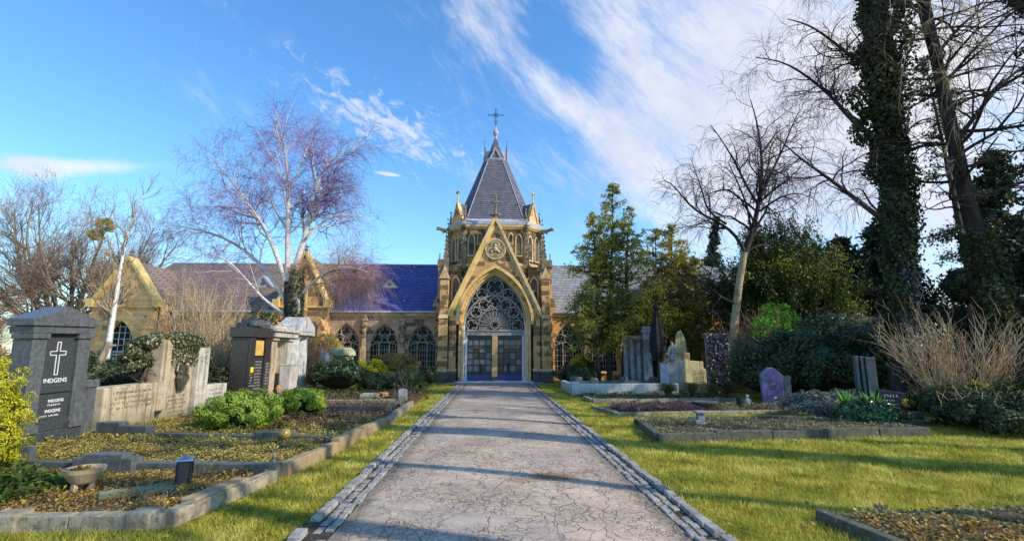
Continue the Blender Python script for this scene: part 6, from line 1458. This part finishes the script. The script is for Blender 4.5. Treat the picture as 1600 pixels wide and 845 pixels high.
for i, (x, y, rx, rz_) in enumerate(((11.6, 11.7, 1.3, 0.42), (13.2, 11.2, 1.4, 0.5), (10.8, 10.4, 0.9, 0.3), (12.4, 10.2, 1.2, 0.38), (14.3, 10.2, 1.4, 0.42))):
    shrub('ivy_mound', ['dark ivy mound right of the laurel', 'dark ivy mound below the tan shoots', 'small dark ivy mound at the lawn end', 'low dark ivy mound on the right lawn edge', 'dark ivy mound at the far right edge'][i], 'ivy', (x, y, 0), (rx, 0.9, rz_), 'ivydark', 6500, 0.09, 80, 0.2, group=None)
shrub('dark_shrub', 'dark bush in front of the leaning ivy trunk', 'shrub', (16.2, 13.2, 0), (1.4, 1.0, 0.9), 'ivydark', 7000, 0.10, 80)
q = spawn(*limb([(10.2, 11.0, 0.3), (12, 10.8, 0.5), (14.5, 10.6, 0.45)], 0.01, 0.01), 160, 0, 1, None, (30, 90), 6, 0.35, -0.05, 1, 0.006, 0.5, absl=(0.3, 0.9))
tag(mesh_of('bramble', tubes(*q), 'twigtan', None), 'pale bramble runners over the ivy mounds at the right', 'bramble', kind='stuff')

g = np.random.default_rng(66)
for i, (x, y, h, lb) in enumerate(((-21.5, 19.5, 2.9, 'russet bare shrub at the edge behind the black pedimented tomb'), (-26.0, 24.0, 3.6, 'taller russet bare shrub left of the end gable'), (-30.0, 27.0, 3.2, 'far russet bare shrub left of the end gable'), (-18.6, 19.0, 1.9, 'low russet shrub beside the white rounded headstone'))):
    shoots('bare_shrub', lb, (x, y, 0), 170, h, 2.2, 1.2, 'twigpink', g, rad=0.013, n2=9)
shrub('brown_shrub', 'brown leaved bush behind the black pedimented tomb', 'shrub', (-20.5, 21.5, 0), (2.6, 1.2, 0.9), 'brownleaf', 9000, 0.12, 90)
shrub('dark_shrub', 'dark evergreen hedge left behind the black pedimented tomb', 'shrub', (-25.5, 22.5, 0), (3.6, 1.2, 0.85), 'dark', 12000, 0.13, 120)
# --- conifers with sprays
def conifer(name, label, stems, mat, g, nb=120, blen=(0.9, 2.2), zlow=0.25, leaf=0.16, nl=16000, group=None, shape=1.0, droop=-0.08, ang=(65, 95), mt='barkdark', cat='tree', lsp=None, top=0.25):
    """stems: list of (base xyz, top xyz, r)"""
    b0 = np.array(stems[0][0], float); root = thing(name, label, cat, b0, 0, group)
    T = [limb([np.array(a)+(0, 0, -0.1), (np.array(a)*0.65+np.array(c)*0.35)+g.normal(size=3)*0.06, (np.array(a)*0.3+np.array(c)*0.7)+g.normal(size=3)*0.06, c], r, 0.015, 14) for a, c, r in stems]
    t = mesh_of('trunk', merge([tubes(p, r, 8) for p, r in T]), mt, root, b0)
    P, R = catl(T); n = nb
    idx = g.integers(0, len(T), n); u = zlow+(1-zlow)*g.random(n)**0.85; f = u*13; i0 = np.minimum(f.astype(int), 12); fr = (f-i0)[:, None]
    o = P[idx, i0]*(1-fr)+P[idx, i0+1]*fr; a = g.uniform(0, 2*pi, n)
    ln = (blen[1]*(1-(u-zlow)/(1-zlow))**shape*(1-top)+blen[0]*0.35+top*0.6*blen[1]*(1-u))*g.uniform(0.6, 1.1, n)
    el_ = g.normal(size=n)*0.15+0.12+0.5*u**2; d = np.c_[np.cos(a)*np.cos(el_), np.sin(a)*np.cos(el_), np.sin(el_)]
    K = 7; Q = np.zeros((n, K, 3)); Q[:, 0] = o
    for k in range(1, K):
        d = norm(d+0.10*g.normal(size=(n, 3))+np.array([0, 0, droop])); Q[:, k] = Q[:, k-1]+d*(ln/(K-1))[:, None]
    RQ = (0.012+0.012*ln)[:, None]*np.linspace(1, 0.3, K)
    sp = spawn(Q, RQ, nb*9, 0.15, 1, (0.25, 0.5), (35, 70), 5, 0.15, droop, 0.5, 0.005, r_=g)
    mesh_of('branches', merge([tubes(Q, RQ, 4), tubes(*sp, 3)]), mt, root, b0)
    # sprays sit along the side shoots
    S_ = np.concatenate([sp[0].reshape(-1, 3), Q[:, 2:].reshape(-1, 3)]); Td = np.concatenate([norm(np.gradient(sp[0], axis=1)).reshape(-1, 3), norm(np.gradient(Q, axis=1))[:, 2:].reshape(-1, 3)])
    j = g.integers(0, len(S_), nl); C = S_[j]+g.normal(size=(nl, 3))*leaf*0.42; D = norm(Td[j]+0.75*g.normal(size=(nl, 3))+np.array([0, 0, -0.1])); Nn = norm(np.array([0, 0, 1.0])+0.6*g.normal(size=(nl, 3)))
    mesh_of('foliage', leaves(C, leaf, D, Nn, 0.42, g=g), mat, root, b0)
    return root
g = np.random.default_rng(41)
Y1 = 24.9
def foot(px, Y): p = at(px, 590, Y); p[2] = 0; return p
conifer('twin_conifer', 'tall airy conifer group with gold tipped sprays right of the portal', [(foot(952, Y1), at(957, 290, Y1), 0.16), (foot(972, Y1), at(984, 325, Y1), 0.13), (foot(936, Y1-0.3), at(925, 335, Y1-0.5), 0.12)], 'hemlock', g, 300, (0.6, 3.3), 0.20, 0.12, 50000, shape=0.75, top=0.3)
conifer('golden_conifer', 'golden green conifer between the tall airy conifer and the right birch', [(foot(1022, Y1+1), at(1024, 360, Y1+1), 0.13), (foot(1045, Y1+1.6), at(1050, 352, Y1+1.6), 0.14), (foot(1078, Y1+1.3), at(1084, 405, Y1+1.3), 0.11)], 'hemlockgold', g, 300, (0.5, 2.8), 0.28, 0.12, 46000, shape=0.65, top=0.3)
conifer('spire_conifer', 'thin dark spire shaped conifer rising behind the chapel roof', [((17.4, 40, 0), at(1119, 340, 40), 0.2)], 'pine', g, 240, (0.3, 1.5), 0.2, 0.3, 12000, shape=1.0, droop=-0.15)
# --- big yew
def yew(name, label, c, rad, mat, n, g, leaf=0.16, K=150, spikes=60):
    root = thing(name, label, 'tree', (c[0], c[1], 0)); tr_ = [limb([(0, 0, -0.1), (0.1, 0, c[2]*0.6), (0, 0, c[2]*1.2)], 0.3, 0.1, 8)]
    st = []
    for i in range(spikes):
        a = g.uniform(0, 2*pi); q = g.random()**0.6; e = (math.cos(a)*rad[0]*q, math.sin(a)*rad[1]*q, c[2]+rad[2]*math.sqrt(max(0.02, 1-q*q))*g.uniform(0.85, 1.12))
        st.append(limb([(0.1*e[0], 0.1*e[1], 0.5), (0.6*e[0], 0.6*e[1], 0.5*e[2]), e], 0.07, 0.01, 10))
    P, R = catl(st); sp = spawn(P, R, spikes*16, 0.25, 1, (0.12, 0.3), (20, 50), 6, 0.12, 0.12, 0.5, 0.006, r_=g)
    mesh_of('trunk', merge([tubes(p, r, 6) for p, r in tr_+st]+[tubes(*sp)]), 'barkdark', root)
    S_ = np.concatenate([sp[0].reshape(-1, 3), P[:, 4:].reshape(-1, 3)]); Td = np.concatenate([norm(np.gradient(sp[0], axis=1)).reshape(-1, 3), norm(np.gradient(P, axis=1))[:, 4:].reshape(-1, 3)])
    j = g.integers(0, len(S_), n); C = S_[j]+g.normal(size=(n, 3))*0.12; D = norm(Td[j]+0.7*g.normal(size=(n, 3)))
    P2, N2 = clumped(n//2, (0, 0, c[2]*0.9), [r*0.86 for r in rad], 220, 0.55, g, -0.6); P2 = P2[P2[:, 2] > 0.1]
    C = np.concatenate([C, P2]); D = np.concatenate([D, norm(g.normal(size=P2.shape)+np.array([0, 0, 0.6]))])
    mesh_of('foliage', leaves(C, leaf, D, None, 0.35, g=g), mat, root)
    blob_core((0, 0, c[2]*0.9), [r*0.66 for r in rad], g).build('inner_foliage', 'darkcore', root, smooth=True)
    return root
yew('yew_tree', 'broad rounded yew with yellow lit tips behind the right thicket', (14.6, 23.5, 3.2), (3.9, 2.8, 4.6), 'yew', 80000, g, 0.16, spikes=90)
yew('yew_tree', 'smaller dark yew left of the yellow tipped yew', (14.2, 25.8, 2.3), (1.9, 1.6, 3.0), 'dark', 16000, g, 0.18, spikes=40)
# dark background woods on the right: each its own tree
for i, (x, y, h, lb) in enumerate(((21.5, 25, 9.0, 'dark conifer behind the ivy clad trunk'), (25.0, 22, 11.5, 'tall dark conifer behind the leaning trunk'), (29.0, 26, 10, 'dark conifer far right behind the leaning trunk'), (18.8, 25.0, 7.6, 'low dark conifer behind the yew'), (21.6, 27.0, 7.0, 'second low dark conifer behind the yew'), (21.8, 17.0, 7.2, 'dark bushy conifer at the right edge'))):
    conifer('dark_conifer', lb, [((x, y, 0), (x+0.2, y, h), 0.2)], 'pine', np.random.default_rng(50+i), 200, (0.9, 3.0), 0.06, 0.30, 20000, shape=0.6, droop=-0.05)
conifer('tall_conifer', 'tall dark layered conifer reaching out of the frame at the right edge', [((18.2, 13.2, 0), (18.3, 13.0, 17.0), 0.2)], 'pine', np.random.default_rng(60), 170, (0.9, 1.9), 0.30, 0.16, 20000, shape=0.5, droop=-0.04)
conifer('tall_conifer', 'tall dark conifer standing between the ivy clad trunk and the leaning trunk', [((18.6, 17.6, 0), (18.0, 17.6, 14.0), 0.18)], 'pine', np.random.default_rng(61), 110, (0.7, 1.4), 0.2, 0.13, 6500, shape=0.4, droop=-0.05)
for i, (x, y, r, z) in enumerate(((17.8, 17.2, 0.75, 4.2), (19.0, 17.0, 0.7, 3.6))):
    shrub('clipped_topiary', ['left dark ball topiary behind the tan shoots', 'right dark ball topiary behind the tan shoots'][i], 'topiary', (x, y, z-r), (r, r, r), 'pine', 3000, 0.12, 60, 0.2, zc=r, core=0.9, zmin=-1, stem=False)
    b = MB(); b.tube([(0, 0, 0.3), (0.05, 0, -z+r)], [0.07, 0.1], 6); b.build('stem', 'barkdark', bpy.data.objects['clipped_topiary' if i == 0 else 'clipped_topiary.001'])
shrub('background_shrub', 'dark evergreen mass behind the tan shoots', 'shrub', (17.5, 19.5, 0), (4.0, 1.5, 1.6), 'dark', 14000, 0.16, 140, 0.5, core=0.9)
shrub('background_shrub', 'dark evergreen mass behind the right trunk', 'shrub', (22.5, 15.5, 0), (3.2, 1.8, 1.8), 'dark', 12000, 0.16, 140, 0.5, core=0.9)

# --- right birch
YR = 21.5
b0 = at(1138, 612, YR); b0[2] = 0
root = thing('birch_tree', 'leaning birch with pale lower trunk and dark drooping crown right of the conifers', 'tree', b0)
trk = limb([b0-(0, 0, 0.1), at(1142, 560, YR), at(1148, 500, YR), at(1155, 440, YR), at(1163, 395, YR)], 0.20, 0.15, 12)
mains = [px_limb([(1162, 405), (1180, 350), (1187, 310), (1192, 270), (1188, 220), (1180, 175), (1172, 155)], YR, 0.15, 0.02, 14, 0.5),
         px_limb([(1164, 395), (1150, 365), (1120, 345), (1085, 330), (1060, 300), (1042, 275), (1028, 285)], YR, 0.09, 0.015, 14, -1.0),
         px_limb([(1150, 475), (1125, 465), (1100, 440), (1070, 425), (1045, 410), (1020, 420)], YR, 0.07, 0.015, 12, -0.6),
         px_limb([(1185, 320), (1165, 290), (1150, 255), (1125, 215), (1110, 195)], YR, 0.08, 0.015, 12, -0.8),
         px_limb([(1188, 310), (1205, 270), (1225, 230), (1240, 190), (1248, 175)], YR, 0.08, 0.015, 12, 0.9),
         px_limb([(1187, 330), (1215, 310), (1245, 300), (1270, 310)], YR, 0.06, 0.015, 12, -0.8),
         px_limb([(1163, 395), (1190, 380), (1215, 390), (1235, 420)], YR, 0.06, 0.012, 12, 0.8),
         px_limb([(1135, 350), (1105, 330), (1095, 290), (1080, 250)], YR-0.5, 0.06, 0.012, 12, 0.4),
         px_limb([(1190, 240), (1215, 205), (1235, 195)], YR, 0.05, 0.012, 10, -0.5)]
P = np.concatenate([resample(m[0][0], 12)[None] for m in mains]); R = np.stack([np.interp(np.linspace(0, 1, 12), np.linspace(0, 1, m[1].shape[1]), m[1][0]) for m in mains])
l2 = spawn(P, R, 120, 0.15, 1.0, (0.25, 0.5), (30, 70), 8, 0.24, 0.02, 0.5, 0.012, 0.3)
l3 = spawn(*l2, 620, 0.2, 1.0, (0.35, 0.7), (30, 70), 7, 0.25, -0.1, 0.5, 0.009, 0.4)
tw = spawn(*l3, 2300, 0.2, 1.0, None, (20, 75), 6, 0.16, -0.42, 0.6, 0.0062, 0.5, absl=(0.4, 1.2))
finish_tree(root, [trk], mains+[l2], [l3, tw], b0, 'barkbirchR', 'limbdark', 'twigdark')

# --- giant ivy clad weeping tree
YI = 14.8
b0 = at(1410, 640, YI); b0[2] = 0
root = thing('ivy_clad_tree', 'huge tree with its trunk wrapped in dark ivy and bare drooping limbs', 'tree', b0)
tp = [b0-(0, 0, 0.1), at(1409, 560, YI), at(1406, 470, YI), at(1402, 400, YI), at(1398, 300, YI), at(1385, 190, YI), at(1374, 80, YI), at(1370, -10, YI), at(1366, -120, YI), at(1362, -220, YI)]
trk = limb(tp, 0.36, 0.12, 20)
mains = [px_limb([(1395, 355), (1345, 318), (1310, 290), (1275, 265), (1240, 240), (1215, 215)], YI, 0.10, 0.015, 14, -0.8),
         px_limb([(1385, 225), (1335, 195), (1300, 150), (1262, 120), (1225, 95), (1180, 90)], YI, 0.09, 0.015, 14, 0.8),
         px_limb([(1372, 105), (1330, 90), (1295, 60), (1262, 38), (1230, 30)], YI, 0.08, 0.015, 14, -1.0),
         px_limb([(1398, 300), (1370, 275), (1345, 262), (1310, 275), (1285, 270)], YI, 0.05, 0.012, 12, 0.6),
         px_limb([(1397, 350), (1360, 320), (1345, 290), (1325, 300)], YI, 0.05, 0.012, 12, 0.4),
         px_limb([(1368, 0), (1330, -40), (1290, -60), (1240, -70), (1200, -50)], YI, 0.09, 0.015, 14, 0.4),
         px_limb([(1366, -60), (1400, -110), (1450, -120), (1490, -80)], YI, 0.08, 0.015, 14, -1.5),
         px_limb([(1366, -60), (1330, -130), (1260, -160), (1180, -140)], YI, 0.08, 0.015, 14, -0.6),
         px_limb([(1390, 250), (1420, 200), (1450, 180), (1480, 200)], YI, 0.05, 0.012, 12, -1.2)]
P = np.concatenate([resample(m[0][0], 12)[None] for m in mains]); R = np.stack([np.interp(np.linspace(0, 1, 12), np.linspace(0, 1, m[1].shape[1]), m[1][0]) for m in mains])
l2 = spawn(P, R, 110, 0.15, 1.0, (0.25, 0.5), (30, 70), 8, 0.25, 0.02, 0.5, 0.010, 0.3)
l3 = spawn(*l2, 620, 0.2, 1.0, (0.35, 0.7), (30, 70), 7, 0.22, -0.12, 0.5, 0.006, 0.4)
tw = spawn(*l3, 2600, 0.2, 1.0, None, (20, 70), 7, 0.14, -0.5, 0.6, 0.0042, 0.5, absl=(0.35, 1.3))
finish_tree(root, [trk], mains+[l2], [l3, tw], b0, 'limbdark', 'limbdark', 'twigdark')
g = np.random.default_rng(77)
T = resample(tp, 200); n = 34000
u = g.random(n); k = (u*199).astype(int); h01 = T[k, 2]/T[-1, 2]
lump = 0.62+0.34*np.sin(T[k, 2]*1.9+1)*np.sin(T[k, 2]*0.83)+0.22*np.sin(T[k, 2]*4.3)
rad_ = 0.34+0.28*np.clip((T[k, 2]-4.0)/6, 0, 1)+lump*(0.12+0.28*np.clip((T[k, 2]-5)/5, 0, 1))
aa = g.uniform(0, 2*pi, n); rr = rad_*(0.78+0.45*np.sin(aa*2+T[k, 2]*1.7)*np.sin(T[k, 2]*2.6+aa))*g.uniform(0.75, 1.12, n)
C = T[k]+np.c_[np.cos(aa)*rr, np.sin(aa)*rr, g.normal(size=n)*0.12]
Nn = np.c_[np.cos(aa), np.sin(aa), 0.3*np.ones(n)]+0.5*g.normal(size=(n, 3))
mesh_of('trunk_ivy', leaves(C, 0.12, norm(g.normal(size=(n, 3))+np.array([0, 0, -0.8])), Nn, 0.8, g=g), 'ivydark', root, b0)
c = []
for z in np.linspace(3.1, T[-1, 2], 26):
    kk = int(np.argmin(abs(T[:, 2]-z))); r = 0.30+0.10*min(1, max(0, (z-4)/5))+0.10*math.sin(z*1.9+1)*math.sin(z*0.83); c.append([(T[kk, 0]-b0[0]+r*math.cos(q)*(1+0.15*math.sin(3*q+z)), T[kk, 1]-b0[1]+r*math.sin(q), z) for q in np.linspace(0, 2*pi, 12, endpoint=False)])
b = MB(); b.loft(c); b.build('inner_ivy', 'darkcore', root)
# paler ivy patches low on the trunk, sunlight put into their colour
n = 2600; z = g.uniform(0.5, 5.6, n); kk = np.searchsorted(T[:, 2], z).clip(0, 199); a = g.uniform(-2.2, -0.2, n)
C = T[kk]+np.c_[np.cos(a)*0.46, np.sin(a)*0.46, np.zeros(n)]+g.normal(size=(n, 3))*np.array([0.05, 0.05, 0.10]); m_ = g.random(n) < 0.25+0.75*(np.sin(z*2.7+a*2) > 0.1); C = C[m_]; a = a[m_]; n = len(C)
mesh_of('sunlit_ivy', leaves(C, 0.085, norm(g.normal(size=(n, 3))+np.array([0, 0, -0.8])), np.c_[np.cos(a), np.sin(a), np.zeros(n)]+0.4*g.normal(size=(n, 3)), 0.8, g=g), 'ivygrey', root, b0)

# --- leaning trunk at the right
YL = 14.2
b0 = at(1588, 640, YL); b0[2] = 0
root = thing('leaning_tree', 'leaning dark trunk, ivy at its foot, pale twigs hanging beside it', 'tree', b0)
tp2 = [b0-(0, 0, 0.1), at(1578, 560, YL), at(1558, 480, YL), at(1535, 400, YL), at(1512, 320, YL), at(1496, 250, YL), at(1480, 170, YL), at(1462, 90, YL), at(1446, 10, YL), at(1432, -80, YL), at(1420, -180, YL)]
trk = limb(tp2, 0.30, 0.08, 20)
trk2 = px_limb([(1470, 125), (1452, 70), (1436, 10), (1425, -60)], YL, 0.10, 0.06, 10, 0.6)
mains = [px_limb([(1498, 215), (1525, 180), (1555, 140), (1590, 110), (1630, 80)], YL, 0.08, 0.03, 12, 0.6),
         px_limb([(1502, 205), (1535, 205), (1575, 200), (1610, 195), (1650, 190)], YL, 0.07, 0.04, 12, -0.6),
         px_limb([(1520, 345), (1490, 320), (1460, 330), (1435, 320)], YL, 0.05, 0.012, 12, 1.0),
         px_limb([(1460, 90), (1500, 40), (1540, 10), (1590, -20)], YL, 0.07, 0.015, 12, 0.7),
         px_limb([(1440, -20), (1470, -80), (1520, -90), (1570, -40)], YL, 0.07, 0.015, 12, -1.2),
         px_limb([(1440, -20), (1400, -60), (1380, -40), (1375, 0)], YL, 0.05, 0.012, 12, -1.0),
         px_limb([(1450, 10), (1470, -60), (1480, -70), (1490, -20)], YL, 0.05, 0.012, 12, -1.4)]
P = np.concatenate([resample(m[0][0], 12)[None] for m in mains]); R = np.stack([np.interp(np.linspace(0, 1, 12), np.linspace(0, 1, m[1].shape[1]), m[1][0]) for m in mains])
l2 = spawn(P, R, 80, 0.15, 1.0, (0.3, 0.55), (30, 70), 8, 0.2, 0.05, 0.5, 0.010, 0.3)
l3 = spawn(*l2, 460, 0.2, 1.0, (0.35, 0.7), (30, 70), 7, 0.2, -0.05, 0.5, 0.006, 0.4)
l2b = spawn(*trk, 60, 0.35, 0.95, (0.10, 0.24), (50, 85), 7, 0.2, -0.05, 0.3, 0.010, 0.3); l3b = spawn(*l2b, 420, 0.2, 1, (0.3, 0.7), (25, 60), 6, 0.18, -0.05, 0.5, 0.005)
tw = spawn(*l3, 1500, 0.2, 1.0, None, (20, 70), 7, 0.14, -0.4, 0.6, 0.0042, 0.5, absl=(0.3, 1.1))
finish_tree(root, [trk, trk2], mains+[l2, l2b], [l3, l3b, tw], b0, 'limbdark', 'limbdark', 'twigdark')
hang = spawn(*limb([at(1372, -20, 13.4), at(1400, 10, 13.2), at(1430, -10, 13.2), at(1470, 0, 13.2), at(1490, 60, 13.3), at(1480, 130, 13.4)], 0.03, 0.02, 14), 26, 0, 1, None, (40, 90), 12, 0.16, -0.5, 0.5, 0.008, 0.4, absl=(1.2, 4.2))
hang2 = spawn(*hang, 420, 0.1, 1, None, (20, 60), 6, 0.14, -0.5, 0.6, 0.0045, 0.5, absl=(0.2, 0.8))
mesh_of('hanging_twigs', merge([tubes(*hang), tubes(*hang2)]), 'twigtan', root, b0)
T2 = resample(tp2, 200); n = 7000; u = g.random(n)**1.5*0.30; k = (u*199).astype(int); aa = g.uniform(0, 2*pi, n); rr = (0.55-0.4*u)*(0.85+0.25*np.sin(aa*3+T2[k, 2]*2.5))*g.uniform(0.85, 1.15, n)
C = T2[k]+np.c_[np.cos(aa)*rr, np.sin(aa)*rr, g.normal(size=n)*0.1]
mesh_of('trunk_ivy', leaves(C, 0.11, norm(g.normal(size=(n, 3))+np.array([0, 0, -0.8])), np.c_[np.cos(aa), np.sin(aa), np.zeros(n)]+0.4*g.normal(size=(n, 3)), 0.8, g=g), 'ivydark', root, b0)

# --- trees standing beyond the right edge of the picture: their trunks stripe the lawn and path
for i, (x, y, h, rr_, k_, fk, lb) in enumerate(((8.6, 3.4, 12, 0.15, 5, 0.8, 'slim bare tree standing on the lawn outside the view, nearest the path'), (11.2, 5.6, 14, 0.50, 6, 0.75, 'stout bare tree on the lawn outside the view, beside the ivy mounds'), (14.0, 6.6, 14, 0.17, 5, 0.8, 'medium bare tree on the lawn outside the view'), (17.2, 7.4, 14, 0.24, 5, 0.72, 'bare tree behind the medium one, outside the view'), (8.2, 0.9, 12, 0.22, 5, 0.8, 'bare tree on the lawn beside the camera'))):
    gg = np.random.default_rng(90+i)
    spread_tree('bare_tree', lb, (x, y, 0), h, 2.8, k_, gg, 'limbdark', 'twigdark', r0=rr_, n2=16, n3=60, n4=160, fork=fk)

# --- distant tree line so the horizon is closed
for i in range(26):
    gg = np.random.default_rng(200+i); x = -95+i*7.6+gg.uniform(-2, 2); y = gg.uniform(58, 85)
    if -30 < x < 28: y += 4
    nb_ = 2600; o = thing('distant_tree', 'far tree in the belt behind the chapel', 'tree', (x, y, 0), 0, 'far trees behind the chapel')
    hgt = gg.uniform(3.0, 4.6); P_, N_ = clumped(nb_, (0, 0, hgt*0.9), (4.6, 3, hgt), 40, 1.1, gg, -0.8); mesh_of('crown', leaves(P_, 0.5, None, None, 0.5, g=gg), 'twigbrown' if x < -20 else 'pine', o)
    b = MB(); b.tube([(0, 0, 0), (0.1, 0, hgt)], [0.3, 0.15], 6); b.build('trunk', 'barkdark', o)

# ================================================================== GRASS
def grass_field(name, regions, holes, g, label):
    Vs = []
    allP = []; allS = []
    for poly, dens0 in regions:
        p = np.array(poly); A = 0.5*abs(np.dot(p[:, 0], np.roll(p[:, 1], 1))-np.dot(p[:, 1], np.roll(p[:, 0], 1)))
        q = scatter_poly(poly, int(A*dens0), g)
        for h_ in holes: q = q[~inside(q, h_)]
        d = np.hypot(q[:, 0], q[:, 1]); nzp = np.sin(q[:, 0]*2.7+1.9*np.sin(q[:, 1]*1.3))*np.sin(q[:, 1]*2.1+1.7*np.sin(q[:, 0]*1.9))+0.5*np.sin(q[:, 0]*7.7+q[:, 1]*3.1)*np.sin(q[:, 1]*6.9); keep = g.random(len(q)) < np.clip((5.0/d)**1.35, 0.10, 1)*np.clip(0.80+0.45*nzp, 0.25, 1); q = q[keep]; d = d[keep]
        allP.append(q); allS.append(np.clip((d/5.0)**0.75, 0.9, 3.0))
    q = np.concatenate(allP); s = np.concatenate(allS); n = len(q)
    h_ = g.uniform(0.018, 0.05, n)*(0.75+0.5*(0.5+0.5*np.sin(q[:, 0]*3.1)*np.sin(q[:, 1]*2.3)))*np.minimum(s, 1.4); w_ = 0.0032*s*g.uniform(0.8, 1.4, n); a = g.uniform(0, 2*pi, n); ln = g.uniform(0.2, 1.1, n)*h_; b_ = g.uniform(0, 2*pi, n)
    z0 = -0.021
    A_ = np.c_[q[:, 0]-np.cos(a)*w_, q[:, 1]-np.sin(a)*w_, np.full(n, z0)]; B_ = np.c_[q[:, 0]+np.cos(a)*w_, q[:, 1]+np.sin(a)*w_, np.full(n, z0)]; C_ = np.c_[q[:, 0]+np.cos(b_)*ln, q[:, 1]+np.sin(b_)*ln, z0+h_+0.01]
    V = np.stack([A_, B_, C_], 1).reshape(-1, 3); F = np.arange(3*n).reshape(n, 3)
    o = link(name, np_mesh(name, V, F), 'grass'); tag(o, label, 'grass', kind='stuff'); print(name, n)
g = np.random.default_rng(101)
grass_field('lawn_grass', [([(-3.2, 1.5), (-1.80, 1.5), (-1.84, 13), (-1.95, 28), (-3.4, 28), (-2.5, 17), (-2.45, 12), (-2.85, 8)], 5200), ([(-6.5, 3.6), (-3.1, 3.6), (-3.1, 5.2), (-6.5, 5.15)], 4500)], [polyA, polyB, polyC, polyD], g, 'short yellow green grass on the left verge of the path')
grass_field('lawn_grass', [([(2.20, 1.5), (3.6, 1.5), (7.5, 4.5), (13.5, 9.8), (13, 11), (9.5, 13.9), (8, 17), (3.4, 22), (2.5, 28), (2.3, 20)], 4600)], [polyE, polyF, polyG], g, 'short sunlit grass of the right lawn')
cover([(-3.3, 17), (-2.4, 17), (-2.6, 27), (-4.5, 27)], 2500, 'covergreen', 0.05, 0, 0.06, label='green weeds along the far left verge', seed=71)
g = np.random.default_rng(107); q = np.concatenate([scatter_poly([(2.3, 2.5), (7.5, 4.5), (13.5, 9.8), (9, 13.5), (2.4, 20)], 1700, g), scatter_poly([(-3.1, 2.5), (-1.9, 2.5), (-2.1, 20), (-2.6, 20)], 500, g)]); n = len(q); C = np.c_[q, g.uniform(0.0, 0.03, n)]
tag(link('fallen_leaves', np_mesh('fallen_leaves', *leaves(C, 0.05, norm(g.normal(size=(n, 3))*np.array([1, 1, 0.3])), np.tile((0, 0, 1.0), (n, 1))+0.4*g.normal(size=(n, 3)), 0.7, g=g)), 'brownleaf'), 'brown leaves scattered over the lawn and verge', 'fallen leaves', kind='stuff')
g = np.random.default_rng(108); n = 420; q = scatter_poly([(PX0, 3), (PX1, 3), (PX1, 20), (PX0, 20)], n, g); C = np.c_[q, crown(q[:, 0], q[:, 1])+0.006]
tag(link('path_litter', np_mesh('path_litter', *leaves(C, 0.022, norm(g.normal(size=(n, 3))*np.array([1, 1, 0.1])), np.tile((0, 0, 1.0), (n, 1))+0.15*g.normal(size=(n, 3)), 0.6, g=g)), 'brownleaf'), 'small dry leaf bits on the path', 'leaf litter', kind='stuff')
# fallen leaves and loose soil by the cobbles
g = np.random.default_rng(102); n = 2600; sgn = g.choice([-1, 1], n); C = np.c_[np.where(sgn < 0, PX0-0.16, PX1+0.16)+g.normal(size=n)*0.28, g.uniform(2.5, 24, n), g.uniform(0.02, 0.045, n)]
tag(link('leaf_litter', np_mesh('leaf_litter', *leaves(C, 0.03, norm(g.normal(size=(n, 3))*np.array([1, 1, 0.2])), np.tile((0, 0, 1.0), (n, 1))+0.3*g.normal(size=(n, 3)), 0.6, g=g)), 'coverrust'), 'small dead leaves lodged in the cobbled gutters', 'leaf litter', kind='stuff')
